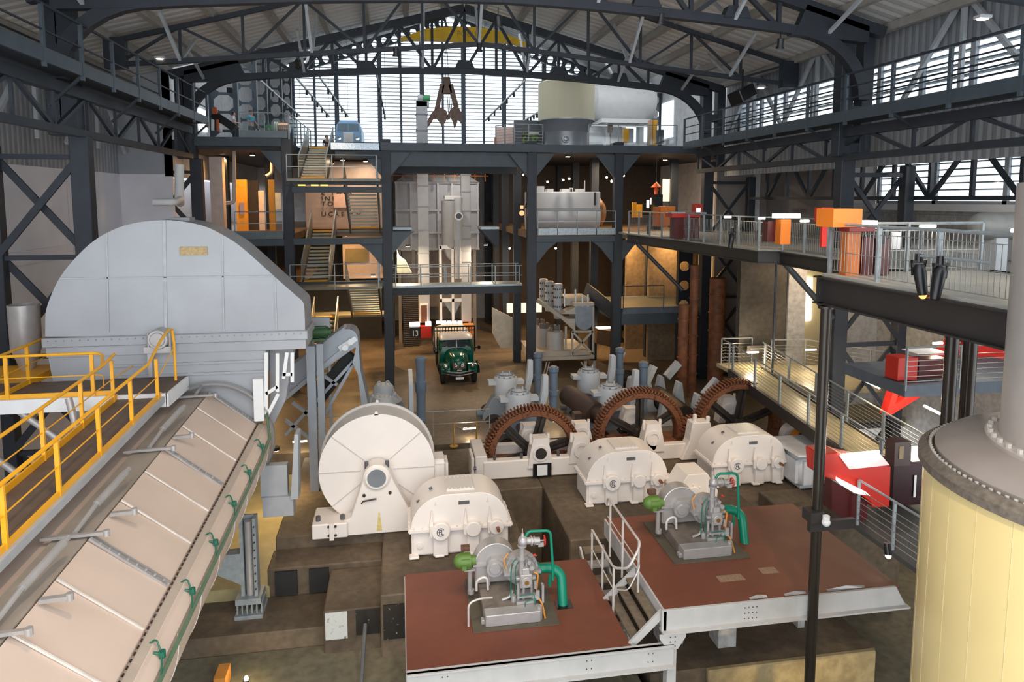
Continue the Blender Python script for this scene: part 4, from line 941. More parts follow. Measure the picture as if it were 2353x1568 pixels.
# white open tank
tk = root('white_tank', 'white open topped metal tank with rounded corners behind the dark round post', 'tank', (13.0, 19.6, 0))
b = B(); b.box(12.3, 19.0, 0, 14.3, 20.6, 1.12); obj('body', b, mat('cool white tank paint', (.60, .61, .62), .45), tk, bevel=.18, seg=3, smooth=True)
b = B(); b.box(12.2, 18.9, 1.12, 14.4, 20.7, 1.2); obj('rim', b, MATS['cool white tank paint'], tk, bevel=.03)
b = B(); b.lathe([(.001, -.04), (.09, -.04), (.09, 0)], (12.95, 19.0, .3), 16, 'y'); obj('drain', b, MATS['cool white tank paint'], tk)
# =====================================================================
# toothed wheels and bed
# =====================================================================
def gear_wheel(lab, c, R=1.66, W=.5, teeth=84, a0=0):
    r = root('toothed_wheel', lab, 'gear wheel', c); o = lambda nm, b, m, **k: obj(nm, b, m, r, local=True, **k)
    b = B(); b.lathe([(R-.34, -W*.35), (R-.3, -W/2), (R-.09, -W/2), (R-.09, W/2), (R-.3, W/2), (R-.34, W*.35), (R-.34, -W*.35)], (0, 0, 0), 96, 'y')
    for k in range(teeth):
        t = 2*pi*k/teeth; u = V((cos(t), 0, sin(t))); b.bar(u*(R-.05)+V((0, -W/2, 0)), u*(R-.05)+V((0, W/2, 0)), .06, .14, up=u)
    o('toothed_rim', b, RUST)
    for k in range(6):
        t = a0+pi*k/3; u = V((cos(t), 0, sin(t))); b = B(); b.bar(u*.2, u*(R-.3), .30, .08, up=(0, 1, 0)); b.bar(u*.2, u*(R-.3), .08, .36, up=(0, 1, 0)); o('spoke', b, IRON)
    b = B(); b.lathe([(.12, -.3), (.3, -.3), (.3, .3), (.12, .3), (.12, -.3)], (0, 0, 0), 24, 'y'); o('hub', b, IRON, smooth=True)
    return r
gear_wheel('rusty toothed wheel in front of the truck, above the white bed with the small notice', (4.42, 22.35, .5), a0=radians(15))
gear_wheel('rusty toothed wheel in the middle with orange teeth, behind the middle gearbox', (8.65, 23.4, .55), R=1.72, a0=radians(-30))
gear_wheel('dark toothed wheel farthest right, partly in shade beside the ramp', (12.6, 23.6, .62), R=1.75, a0=radians(20))
def pinion(lab, c, R=.55):
    b = B(); b.lathe([(.001, -.3), (R-.08, -.3), (R-.08, .3), (.001, .3)], c, 28, 'y'); c = V(c)
    for k in range(24):
        t = 2*pi*k/24; u = V((cos(t), 0, sin(t))); b.bar(c+u*(R-.08)+V((0, -.3, 0)), c+u*(R-.08)+V((0, .3, 0)), .06, .14, up=u)
    thing('pinion', lab, 'gear wheel', b, RUSTB)
pinion('small orange rusted pinion between the middle and the right toothed wheel', (10.75, 23.4, .55))
pinion('small rusted pinion meshing at the right of the first toothed wheel', (6.35, 22.5, .35), .45)
def bearing(b, x, y, z, h=.85):
    b.prism([(x-.42, y, z), (x+.42, y, z), (x+.34, y, z+h*.55), (x+.24, y, z+h), (x-.24, y, z+h), (x-.34, y, z+h*.55)], (0, .45, 0))
    b.lathe([(.16, -.05), (.27, -.05), (.27, .5), (.16, .5), (.16, -.05)], (x, y, z+h*.5), 20, 'y')
    for k in (-1, 1): b.cyl((x+k*.3, y+.2, z+h*.75), (x+k*.3, y+.2, z+h*1.1), .05, 8)
bd = root('gear_bed', 'white cast bed frame carrying the toothed wheels, with a small black framed notice', 'machine bed', (4.5, 21.6, 0))
b = B(); b.box(2.6, 21.45, 0, 7.6, 21.8, .62); obj('front_beam', b, CREAM, bd, bevel=.04)
b = B(); b.box(2.5, 22.95, 0, 6.4, 23.2, .62); b.box(2.35, 21.5, .1, 2.75, 23.2, .8); obj('rear_beam', b, CREAM, bd, bevel=.03)
b = B(); bearing(b, 4.5, 21.35, .35, 1.0); obj('bearing', b, CREAM, bd, smooth=True)
b = B(); b.cyl((4.5, 21.28, .85), (4.5, 21.3, .85), .19, 20); obj('shaft_end', b, IRON, bd)
b = B(); bearing(b, 4.45, 22.8, .5, .8); obj('bearing', b, CREAM, bd, smooth=True)
b = B(); bearing(b, 6.35, 23.0, .4, .8); obj('bearing', b, CREAM, bd, smooth=True)
b = B(); bearing(b, 5.9, 21.4, .4, .9); obj('bearing', b, CREAM, bd, smooth=True)
b = B(); 
for y in (21.4, 21.9):
    for z in (.2, .5): b.cyl((2.28, y-.1, z), (2.36, y-.1, z), .06, 8)
for x in (2.7, 3.0, 3.9, 5.15): b.cyl((x, 21.6, .62), (x, 21.6, .78), .05, 8)
obj('bolt', b, MATS['dark bolt'], bd)
b = B(); b.box(2.2, 21.3, .08, 2.3, 22.2, .85); obj('end_plate', b, CREAM, bd, bevel=.03)
b = B(); b.box(2.7, 21.9, -.1, 7.4, 22.9, .3); obj('oil_pan', b, RUSTB, bd)
b = B(); b.box(4.24, 21.32, .06, 4.86, 21.36, .5); n1 = obj('notice_frame', b, BLACK, bd)
b = B(); b.box(4.38, 21.31, .1, 4.72, 21.325, .46); obj('notice_paper', b, WHITE, bd)
bd2 = root('gear_bed', 'white bearing frame rising between the middle and right gearboxes', 'machine bed', (9, 22, 0))
b = B(); bearing(b, 8.7, 22.1, .35, 1.0); obj('bearing', b, CREAM, bd2, smooth=True)
b = B(); b.box(7.7, 22.2, 0, 12.4, 22.5, .55); obj('front_beam', b, CREAM, bd2, bevel=.03)
b = B(); b.prism([(9.7, 22.0, 0), (11.2, 22.0, 0), (10.9, 22.0, .9), (10.75, 22.0, 1.35), (10.1, 22.0, 1.35), (10.0, 22.0, .7)], (0, .5, 0)); b.cyl((10.25, 22.2, 1.3), (10.25, 22.2, 1.6), .08, 8); b.cyl((10.75, 22.2, 1.3), (10.75, 22.2, 1.5), .08, 8); obj('bearing', b, CREAM, bd2, bevel=.03)
b = B(); bearing(b, 8.6, 24.1, .5, .8); bearing(b, 12.6, 24.2, .5, 1.0); obj('bearing', b, CREAM, bd2, smooth=True)
b = B(); b.box(7.6, 22.6, -.1, 12.4, 24.2, .3); obj('oil_pan', b, RUSTB, bd2)
b = B(); b.cyl((8.65, 22.1, .55), (8.65, 25.2, .55), .16, 16); b.cyl((4.45, 21.4, .5), (4.45, 25, .5), .16, 16); thing('drive_shaft', 'dark iron drive shafts running back from the toothed wheels', 'shaft', b, IRON, smooth=True)
# coupling with orange ring at right
co = root('shaft_coupling', 'white bearing with an orange ring and a black rubber coupling right of the gearbox', 'coupling', (13.4, 21.5, 0))
c_ = P(1830, 1005, Y=21.8)
b = B(); b.prism([(c_.x-.5, 21.9, 0), (c_.x+.5, 21.9, 0), (c_.x+.42, 21.9, c_.z), (c_.x-.42, 21.9, c_.z)], (0, .3, 0)); b.cyl((c_.x, 21.85, c_.z), (c_.x, 22.2, c_.z), .45, 28); obj('pedestal', b, CREAM, co, smooth=True)
b = B(); b.cyl((c_.x+.08, 21.6, c_.z-.02), (c_.x, 21.84, c_.z), .33, 24); obj('orange_ring', b, mat('orange ring', (.75, .25, .02), .4), co, smooth=True)
b = B(); b.cyl((c_.x+.3, 21.0, c_.z-.05), (c_.x+.1, 21.62, c_.z-.02), .3, 24); obj('rubber_drum', b, RUBBER, co, smooth=True)
# =====================================================================
# red decks, stairs, turbines
# =====================================================================
BEAMW = mat('white grey beam paint', (.50, .485, .465), .5, 0, .06)
def deck(nm, lab, x0, x1, y0, y1, z, beam=.42):
    r = root(nm, lab, 'platform', ((x0+x1)/2, (y0+y1)/2, z-.5))
    b = B(); b.box(x0, y0, z-.06, x1, y1, z); obj('deck_plate', b, OXIDE, r)
    return r
dl = deck('oxide_red_deck', 'lower oxide red steel deck carrying the turbine with two white hook pipes', .02, 4.58, 12.56, 16.1, .05)
b = B(); b.box(.02, 12.5, -.37, 5.45, 12.56, .06); b.box(.02, 12.4, -.40, 5.45, 12.62, -.36); b.box(.02, 12.46, .03, 5.45, 12.62, .06); obj('edge_beam', b, BEAMW, dl)
b = B(); b.box(.0, 12.6, -.3, .06, 16.1, .0); b.box(4.5, 12.6, -.3, 4.56, 16.1, -.0); b.box(.3, 15.6, -2.6, .5, 15.8, -.05); b.box(4.3, 15.9, -2.6, 4.5, 16.05, -.05); obj('side_beam', b, BEAMW, dl)
b = B()
for x in (.7, 3.6, 4.9): 
    for i in range(2):
        for j in range(2): b.cyl((x+i*.1, 12.49, -.25+j*.18), (x+i*.1, 12.5, -.25+j*.18), .014, 6)
obj('rivet', b, MATS['dark bolt'], dl)
b = B(); b.box(3.36, 14.08, .05, 3.74, 14.42, .058); obj('pipe_hole', b, BLACK, dl)
drk = deck('oxide_red_deck', 'larger and higher oxide red steel deck with torn edge sheet and one turbine', 5.3, 10.7, 12.65, 16.75, .75)
b = B(); b.prism([(5.22, 12.6, .32), (10.85, 12.6, .32), (10.6, 12.6, .76), (5.22, 12.6, .76)], (0, .05, 0)); b.box(5.22, 12.5, .28, 10.9, 12.74, .32); obj('edge_beam', b, BEAMW, drk)
b = B(); b.box(5.26, 12.6, .3, 5.32, 16.75, .74); obj('side_beam', b, BEAMW, drk)
b = B()
for i in range(4):
    for j in range(3): b.cyl((7.05+i*.09, 12.59, .4+j*.12), (7.05+i*.09, 12.6, .4+j*.12), .014, 6)
obj('rivet', b, MATS['dark bolt'], drk)
b = B()
for x0, x1 in ((7.2, 7.6), (8.0, 8.5), (9.0, 9.9)): b.add([(x0, 12.66, .77), (x1, 12.66, .78), (x1, 12.72, .80), ((x0+x1)/2, 12.70, .84), (x0, 12.72, .78)], [(0, 1, 2, 3, 4)])
obj('torn_sheet_edge', b, TURB, drk)
b = B(); b.box(6.9, 13.4, .75, 7.5, 13.65, .757); b.box(8.0, 13.55, .75, 8.4, 13.8, .757); obj('worn_patch', b, mat('worn patch', (.30, .19, .12), .6, 0, .2, 20), drk)
# extra legs under right deck: post with flared head
ps = root('platform_post', 'white grey steel post with a flared bolted head under the deck corner', 'column', (5.4, 12.62, YB))
b = B(); b.box(5.33, 12.55, YB-.6, 5.53, 12.75, .05); obj('shaft', b, BEAMW, ps)
b = B(); b.prism([(5.15, 12.52, .28), (5.72, 12.52, .28), (5.72, 12.52, .2), (5.55, 12.52, -.05), (5.32, 12.52, -.05), (5.15, 12.52, .2)], (0, .03, 0)); obj('head_plate', b, BEAMW, ps)
b = B()
for i in range(2):
    for j in range(3): b.cyl((5.38+i*.1, 12.51, .02+j*.1), (5.38+i*.1, 12.52, .02+j*.1), .014, 6)
obj('rivet', b, MATS['dark bolt'], ps)
# concrete stubs below the right deck
for k, (x, y, w_, h, lab) in enumerate(((6.0, 14.5, .55, 1.9, 'leftmost'), (7.3, 14.2, .45, 2.0, 'second from left'), (9.6, 14.6, .18, 2.0, 'thin one near the round post'), (10.2, 14.9, .16, 2.0, 'thin one farthest right'))):
    b = B(); b.box(x, y, -1.4, x+w_, y+.5, .28); thing('deck_pier', 'pale concrete pier in the pit under the right deck, '+lab, 'pier', b, CONC)
block('foundation_right', 5.4, 13.6, -2.9, 11.0, 16.7, -1.4, FOUND)
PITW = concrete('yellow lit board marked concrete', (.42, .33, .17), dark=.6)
block('wall_pit', 6.7, 13.45, -2.9, 10.9, 13.6, -1.36, PITW)  # thin slab on the foundation face, lamp yellow painted into its concrete
# brown block right of the turbine deck: gear room edge beam
# ---- stairs between decks
WOODT = mat('grey brown wooden tread', (.17, .13, .09), .7, 0, .25, 6)
st = root('small_staircase', 'short grey brown stair going down between the two red decks', 'staircase', (4.95, 15, -.9))
for i in range(6):
    y = 16.6-.36*i; z = .02-.2*i; b = B(); b.box(4.66, y-.15, z-.05, 5.22, y+.15, z); obj('tread', b, TURB if i % 2 else WOODT, st)
b = B(); b.prism([(4.6, 16.8, .0), (4.6, 14.5, -1.25), (4.6, 14.5, -1.45), (4.6, 16.8, -.2)], (.05, 0, 0)); b.prism([(5.22, 16.8, .0), (5.22, 14.5, -1.25), (5.22, 14.5, -1.45), (5.22, 16.8, -.2)], (.05, 0, 0)); obj('stringer', b, BEAMW, st)
s2 = root('plank_steps', 'three broad worn planks stepping up from the lower deck to the higher deck', 'steps', (5, 13.3, 0))
for i in range(3):
    x = 4.62+.2*i; z = .12+.2*i; b = B(); b.box(x, 12.8, z-.05, x+.2, 14.3, z); obj('tread', b, WOODT, s2)
b = B(); b.prism([(4.45, 12.7, -.05), (5.25, 12.7, .72), (5.25, 12.7, .5), (4.6, 12.7, -.1)], (0, .06, 0)); b.prism([(4.5, 14.3, .05), (5.25, 14.3, .74), (5.25, 14.3, .55), (4.65, 14.3, .0)], (0, .06, 0)); obj('stringer', b, BEAMW, s2)
hr = root('stair_handrail', 'white tubular handrail looping around the stair between the red decks', 'railing', (4.9, 15, 0))
HRM = mat('cream tube rail', (.62, .58, .54), .35, .2)
A1, A2, B1, B2 = V((5.07, 15.85, 1.75)), V((5.08, 13.5, 1.75)), V((4.62, 15.7, 1.02)), V((4.6, 13.9, 1.02))
b = B(); b.arc([A1+V((0, .1, -.25)), A1, A2, V((4.75, 13.35, 1.3)), B2, B1, B1+V((0, .02, -.2))], .18, .028, 8); obj('top_rail', b, HRM, hr, smooth=True)
b = B(); dz = V((0, 0, -.5)); b.arc([A1+dz, A2+dz, V((4.75, 13.35, .8)), B2+dz, B1+dz], .15, .014, 6); obj('middle_rail', b, HRM, hr, smooth=True)
for p, z0 in ((A1+V((0, -.2, 0)), .3), (A2+V((0, .15, 0)), .55), (V((5.07, 14.7, 1.75)), .3), (B1, -.05), (B2, -.3), (V((4.62, 14.8, 1.02)), -.3)):
    b = B(); b.bar(p, (p.x, p.y, z0), .045, .03, up=(0, 1, 0)); obj('post', b, HRM, hr)
# ---- turbines
def turbine(lab, loc, hooks=2):
    r = root('steam_turbine', lab, 'turbine', loc); o = lambda nm, b, m=TURB, **k: obj(nm, b, m, r, local=True, **k)
    sub = lambda par, nm, b, m=TURB, **k: obj(nm, b, m, par, local=True, **k)
    BRN = mat('dusty brown top plate', (.17, .14, .115), .6, 0, .25, 5)
    b = B(); b.box(-.28, -.12, 0, 1.6, 1.95, .02); o('floor_pad', b, mat('dark olive floor pad', (.10, .085, .06), .7))
    b = B(); b.box(0, 0, .02, 1.2, .35, .27); b.box(-.08, .1, .02, 0, .25, .12); o('oil_tank', b, bevel=.012)
    b = B(); b.prism([(-.02, .28, .02), (-.02, 1.6, .02), (-.02, 1.6, .36), (-.02, .28, .27)], (1.24, 0, 0)); o('base_plate', b, BRN, bevel=.01)
    # reduction gear casing: half round
    x0, x1, ya, yb = -.1, .84, 1.12, 1.5
    arch = [(x0, .36), (x1, .36), (x1, .82)]+[((x0+x1)/2+(x1-x0)/2*cos(t), .82+.47*sin(t)) for t in [pi*i/18 for i in range(1, 18)]]+[(x0, .82)]
    b = B(); b.prism([(x, ya, z) for x, z in arch], (0, yb-ya, 0)); cs = o('gear_casing', b, TURB, bevel=.025, seg=2, smooth=True)
    b = B(); b.tube([(x, ya, z) for x, z in [(x0+.01, .82)]+[((x0+x1)/2-(x1-x0)/2*.985*cos(t), .82+.463*sin(t)) for t in [pi*i/18 for i in range(1, 18)]]+[(x1-.01, .82)]], .016, 6); sub(cs, 'casing_edge', b, mat('lit edge grey', (.6, .58, .56), .35, .2), smooth=True)  # pale rim paints the light caught by the casing edge
    b = B(); b.box(x0-.05, ya-.05, .79, x1+.04, yb+.05, .84); sub(cs, 'casing_flange', b)
    b = B(); b.box(.18, 1.0, .36, .22, 1.14, .8); b.lathe([(.001, -.2), (.12, -.2), (.14, -.17), (.2, -.17), (.2, 0)], (.34, ya, .78), 24, 'y'); b.prism([(.18, .98, .8), (.75, .98, .8), (.75, .98, 1.0), (.26, .98, 1.0), (.18, .98, .92)], (0, .14, 0)); o('inner_bearing', b, smooth=True)
    # turbine casing with bolted flanges
    b = B(); b.lathe([(.001, -.28), (.15, -.28), (.19, -.2), (.3, -.18), (.33, -.1), (.38, -.1), (.38, .02), (.34, .02), (.32, .2), (.001, .2)], (.92, .88, .82), 36, 'y'); tc = o('turbine_casing', b, smooth=True)
    b = B(); b.box(.5, .62, .77, 1.34, 1.0, .83)
    for k in range(16): t = 2*pi*k/16; b.cyl((.92+.355*cos(t), .74, .82+.355*sin(t)), (.92+.355*cos(t), .79, .82+.355*sin(t)), .018, 6)
    sub(tc, 'flange_bolts', b)
    # front valve column
    b = B(); b.box(.72, .3, .27, 1.15, .6, .34)
    for x in (.78, .9, 1.08): b.cyl((x, .42, .3), (x, .42, .72), .035, 10)
    b.box(.74, .3, .42, 1.12, .55, .47); vc = o('control_frame', b)
    b = B(); b.cbox((.93, .38, .82), .26, .26, .3); b.box(.72, .34, .8, 1.16, .44, .86); b.cyl((.93, .2, .82), (.93, .26, .82), .12, 20); b.cbox((.93, .38, 1.02), .16, .18, .14); g_ = o('governor_block', b, bevel=.01)
    b = B(); b.cyl((.93, .18, .82), (.93, .2, .82), .05, 14); sub(g_, 'brass_cap', b, BRONZE)
    b = B(); b.cyl((.85, .4, .95), (.86, .4, 1.62), .062, 14); b.cyl((.85, .4, 1.28), (.85, .4, 1.31), .1, 14); b.cyl((.86, .4, 1.56), (.86, .4, 1.6), .1, 14); o('valve_column', b, smooth=True)
    b = B(); b.sphere((.88, .4, 1.68), .115, 14); b.cyl((.87, .4, 1.7), (.87, .4, 1.86), .055, 12, .03); b.cyl((.87, .4, 1.86), (.87, .4, 1.96), .012, 6)
    b.cyl((.9, .4, 1.68), (1.25, .4, 1.66), .075, 14); b.cyl((1.05, .4, 1.67), (1.08, .4, 1.67), .11, 14); b.cyl((1.12, .4, 1.67), (1.14, .4, 1.67), .1, 14); vb = o('stop_valve', b, smooth=True)
    b = B(); b.cyl((1.25, .4, 1.66), (1.36, .4, 1.655), .015, 6); b.cbox((1.28, .4, 1.57), .12, .06, .09); b.cbox((1.2, .4, 1.62), .08, .09, .07); sub(vb, 'valve_spindle', b)
    hw = B(); pts = [(1.36, .4+.1*cos(t), 1.655+.1*sin(t)) for t in [2*pi*i/16 for i in range(16)]]; hw.tube(pts, .014, 6, closed=True)
    for k in range(3): t = pi*k/3; hw.bar((1.36, .4+.1*cos(t), 1.655+.1*sin(t)), (1.36, .4-.1*cos(t), 1.655-.1*sin(t)), .012)
    sub(vb, 'red_handwheel', hw, RED)
    b = B(); b.arc([(.93, .42, 1.74), (1.0, .42, 1.88), (1.5, .42, 1.86), (1.56, .42, 1.0), (1.56, .42, .7)], .12, .03, 10); o('drain_pipe', b, GREEN, smooth=True)
    b = B(); b.arc([(1.2, .85, .75), (1.62, .85, .75), (1.84, .78, .62), (1.84, .6, .02), (1.84, .58, -.04)], .28, .108, 18, 8); gp_ = o('exhaust_pipe', b, GREEN, smooth=True)
    b = B(); b.cyl((1.3, .85, .75), (1.34, .85, .75), .14, 18); b.cyl((1.53, .6, .45), (1.53, .6, .72), .03, 8); b.cyl((1.53, .6, .52), (1.53, .6, .56), .05, 8); sub(gp_, 'pipe_flange', b, GREEN, smooth=True)
    # green auxiliary motor
    b = B(); b.cyl((-.44, 1.15, .92), (-.2, 1.15, .92), .175, 20); b.sphere((-.43, 1.15, .92), .165, 16); b.cyl((-.2, 1.15, .92), (-.08, 1.15, .92), .11, 14); b.cbox((-.36, 1.0, .84), .1, .08, .1)
    for k in range(10): t = 2*pi*k/10; b.box(-.42, 1.15+.18*cos(t)-.006, .92+.18*sin(t)-.006, -.22, 1.15+.18*cos(t)+.006, .92+.18*sin(t)+.006)
    mo = o('auxiliary_motor', b, GREENM, smooth=True)
    b = B(); b.cyl((-.22, 1.1, .25), (-.22, 1.1, .75), .055, 12); b.box(-.36, 1.0, .74, -.12, 1.25, .77); b.cyl((-.2, 1.1, .16), (-.2, 1.1, .25), .08, 12); o('motor_post', b, smooth=True)
    b = B(); b.cbox((-.3, 1.35, 1.12), .2, .12, .12); o('rusty_box', b, mat('rusty box', (.13, .06, .04), .7))
    b = B(); b.arc([(-.1, .85, .36), (-.1, .85, .62), (.14, .85, .68), (.16, .85, .36)], .14, .03, 10, 8); o('hook_pipe', b, HRM, smooth=True)
    if hooks > 1:
        b = B(); b.arc([(-.36, .1, .02), (-.36, .1, .55), (-.1, .15, .6), (.18, .3, .5)], .14, .022, 10, 8); o('hook_pipe', b, HRM, smooth=True)
    b = B(); b.arc([(.42, .5, .3), (.62, .5, .36), (.66, .5, .5)], .08, .03, 8); b.cyl((.68, .45, .27), (.68, .45, .42), .06, 10); o('drain_elbow', b, smooth=True)
    # thin tubing
    G2 = mat('small green tubing', (.01, .14, .09), .4); OR = mat('orange tubing', (.62, .24, .03), .4)
    b = B(); b.arc([(.62, .45, .35), (.62, .45, .95), (.66, .45, 1.2), (.8, .42, 1.3)], .1, .014, 6); b.arc([(.72, .45, .35), (.72, .45, 1.1), (.9, .5, 1.25)], .1, .012, 6); b.arc([(.78, .25, .5), (1.1, .25, .52), (1.15, .25, .1)], .05, .012, 6); b.arc([(.9, .22, .12), (.9, .22, .38), (1.15, .22, .42)], .05, .012, 6); o('green_tubing', b, G2)
    b = B(); b.arc([(1.1, .3, 1.0), (1.2, .3, .95), (1.16, .3, .5), (1.28, .2, .3), (1.32, .1, .03)], .1, .02, 6); b.arc([(.55, .7, .9), (.5, .75, 1.1), (.62, .8, 1.2)], .05, .016, 6); o('orange_tubing', b, OR)
    b = B(); b.cyl((1.05, .3, 1.12), (1.05, .24, 1.12), .05, 14); b.cyl((1.0, .35, 1.22), (1.0, .3, 1.22), .04, 14); b.cyl((1.14, .3, .62), (1.14, .3, .78), .035, 10); b.cyl((1.12, .3, .4), (1.12, .3, .5), .06, 10); b.cyl((1.04, .42, .95), (1.04, .42, 1.2), .03, 8); b.cyl((.96, .42, 1.05), (.96, .42, 1.3), .025, 8); b.cbox((1.18, .24, .5), .08, .05, .2); o('gauges_and_fittings', b, smooth=True)
    b = B(); b.sphere((1.16, .5, 1.28), .035, 8); b.sphere((.66, .5, 1.1), .03, 8); b.cyl((1.14, .46, 1.28), (1.2, .46, 1.28), .012, 6); o('red_knob', b, RED, smooth=True)
    b = B(); b.cyl((1.2, .12, .02), (1.2, .12, .32), .06, 10); b.cyl((1.1, .1, .05), (1.1, .1, .25), .05, 10); b.cbox((1.3, .3, .5), .05, .12, .4); o('pump', b, smooth=True)
    return r
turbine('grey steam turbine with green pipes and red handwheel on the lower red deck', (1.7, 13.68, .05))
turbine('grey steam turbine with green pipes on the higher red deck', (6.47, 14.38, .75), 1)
# =====================================================================
# round insulated vessel at the right edge
# =====================================================================
ve = root('insulated_vessel', 'huge pale yellow clad vessel with a grey riveted domed lid and wide neck', 'vessel', (8.78, 6.6, -2.6))
CLAD = wavemat('pale yellow aluminium cladding', (.80, .64, .30), 2, 50, .0, .35, .15)
m = MATS['pale yellow aluminium cladding']; nt = m.node_tree; b_ = nt.nodes['Principled BSDF']
b = B(); b.lathe([(2.24, -8.4), (2.24, -.08)], (8.78, 6.6, 5.8), 96); obj('cladding', b, CLAD, ve, smooth=True)
for k in range(64):
    if k % 2: continue
    t = 2*pi*k/64; x, y = 8.78+2.24*cos(t), 6.6+2.24*sin(t); s = B(); s.bar((x, y, -2.5), (x, y, 5.66), .006, .006, up=(1, 0, 0)); obj('cladding_joint', s, mat('cladding joint', (.52, .43, .24), .5), ve)
LIDM = mat('warm grey lid paint', (.27, .24, .22), .45, .2, .08, 2)
b = B(); b.lathe([(2.24, 5.70), (2.31, 5.71), (2.31, 5.82), (2.2, 5.9)], (8.78, 6.6, 0), 96); obj('rim_band', b, mat('rough grey rim band', (.13, .11, .09), .6, .2, .3, 14), ve, smooth=True)
b = B(); b.lathe([(2.12, 5.86), (2.12, 5.93), (2.0, 6.03), (1.7, 6.1), (1.43, 6.13)], (8.78, 6.6, 0), 96); obj('lid', b, LIDM, ve, smooth=True)
b = B()
for k in range(140):
    t = 2*pi*k/140; q0 = V((8.78+2.17*cos(t), 6.6+2.17*sin(t), 5.86)); b.cyl(q0, q0+V((0, 0, .05)), .022, 6)
tag(obj('rivet', b, mat('light rivet', (.5, .48, .45), .4, .3), ve), kind='stuff')
NR = 1.41
b = B(); b.lathe([(NR+.16, 6.1), (NR+.16, 6.16), (NR+.02, 6.18), (NR, 6.3), (NR, 9.4)], (8.78, 6.6, 0), 72); obj('neck', b, mat('warm grey neck paint', (.36, .33, .31), .45, .1, .05), ve, smooth=True)
b = B()
for k in range(48):
    t = 2*pi*k/48; q0 = V((8.78+(NR+.1)*cos(t), 6.6+(NR+.1)*sin(t), 6.15)); b.cyl(q0, q0+V((0, 0, .07)), .035, 6)
tag(obj('neck_bolt', b, MATS['light rivet'], ve), kind='stuff')
# =====================================================================
# RIGHT SIDE: gallery, aisle walls, lower ramp, displays
# =====================================================================
GZ = 7.55
GC = mat('pale grey gallery floor', (.38, .36, .32), .5, 0, .08)
DBR = mat('dark brown black steel', (.028, .024, .022), .5)
b = B(); b.prism([(12.0, 8.4, GZ-.1), (21, 8.4, GZ-.1), (21, YF, GZ-.1), (10.9, YF, GZ-.1), (10.9, 31.6, GZ-.1), (11.6, 20.7, GZ-.1), (12.25, 20.45, GZ-.1), (12.0, 13.9, GZ-.1)], (0, 0, .1)); struct('floor_gallery', b, GC)
NZ = 7.7
b = B(); b.box(8.45, 8.1, NZ-.06, 12.4, 12.55, NZ); b.box(12.0, 8.1, GZ-.1, 12.4, 14.2, NZ); struct('floor_gallery_near', b, GC)
gf = root('gallery_beam', 'deep dark steel edge beam under the right gallery, ending above the round posts', 'beam', (9.3, 11, 7))
b = B(); b.ibeam((8.47, 8.1, 7.36), (8.47, 12.65, 7.36), .56, .28, .03); b.ibeam((8.35, 12.55, 7.36), (12.1, 12.55, 7.36), .56, .22, .03); obj('near_beam', b, DBR, gf)
b = B(); b.ibeam((12.05, 13.9, 7.28), (12.25, 20.45, 7.28), .42, .2); b.ibeam((12.25, 20.45, 7.3), (11.6, 20.7, 7.3), .42, .2); b.ibeam((11.6, 20.7, 7.3), (10.9, 31.6, 7.3), .40, .2); obj('far_beam', b, DBR, gf)
b = B(); b.cyl((12.3, 20.2, 7.1), (14.4, 20.7, 5.2), .1, 12); b.cyl((11.0, 30.5, 7.1), (13.2, 30.3, 4.9), .09, 12); obj('strut', b, mat('slate tube', (.06, .07, .085), .4, .3), gf, smooth=True)
rail('guard_rail', 'mesh guard rail on the near gallery edge above the two hanging stage lights', 'railing', [(12.0, 12.45, NZ), (8.55, 12.45, NZ), (8.5, 8.2, NZ)], h=1.0, infill='mesh', post=1.55, pr=.032, pw=.08)
rail('guard_rail', 'wire mesh guard rail of the middle gallery between the orange box and the mezzanine', 'railing', [(12.1, 14.2, GZ), (12.3, 20.4, GZ), (11.65, 20.75, GZ), (10.95, 31.6, GZ)], infill='mesh', post=1.25, pr=.025, pw=.07)
rail('guard_rail', 'thin rail at the rear of the gallery, before the pale concrete parapet', 'railing', [(20.5, 15, GZ), (20.5, 30, GZ)], infill='two', post=1.8)
def post(lab, x, y, z0, z1, r_=.115, nm='round_post', m=None):
    b = B(); b.cyl((x, y, z0), (x, y, z1), r_, 24); b.cyl((x, y, z1-.05), (x, y, z1), r_*1.5, 24); thing(nm, lab, 'post', b, m or mat('glossy dark brown post', (.035, .028, .022), .22, .3), smooth=True)
post('dark glossy round post under the gallery corner, passing before the higher red deck edge', 8.36, 12.22, -2.6, 7.08, .105)
post('dark round post just left of its twin behind the yellow vessel', 9.3, 10.1, -2.6, 7.6, .105)
post('dark round post, right one of the twin posts behind the yellow vessel', 9.9, 10.35, -2.6, 7.6, .115)
q_ = P(1868, 1185, Y=12.2); b = B(); b.box(q_.x-.14, 12.05, q_.z-.1, q_.x+.16, 12.36, q_.z+.12); b.box(q_.x-.12, 12.1, q_.z-.3, q_.x+.9, 12.2, q_.z-.1); thing('post_bracket', 'dark bracket beam clamped to the round post above the red deck', 'bracket', b, DBR)
for x, y, z1, lab in ((14.55, 27.0, 7.0, 'left'), (14.35, 24.2, 7.0, 'right')):
    b = B(); b.cyl((x, y, 0), (x, y, z1), .045, 10); thing('thin_post', f'thin dark pipe post before the dark concrete wall, {lab} of the pair', 'post', b, mat('slate tube', (.06, .07, .085)), smooth=True)
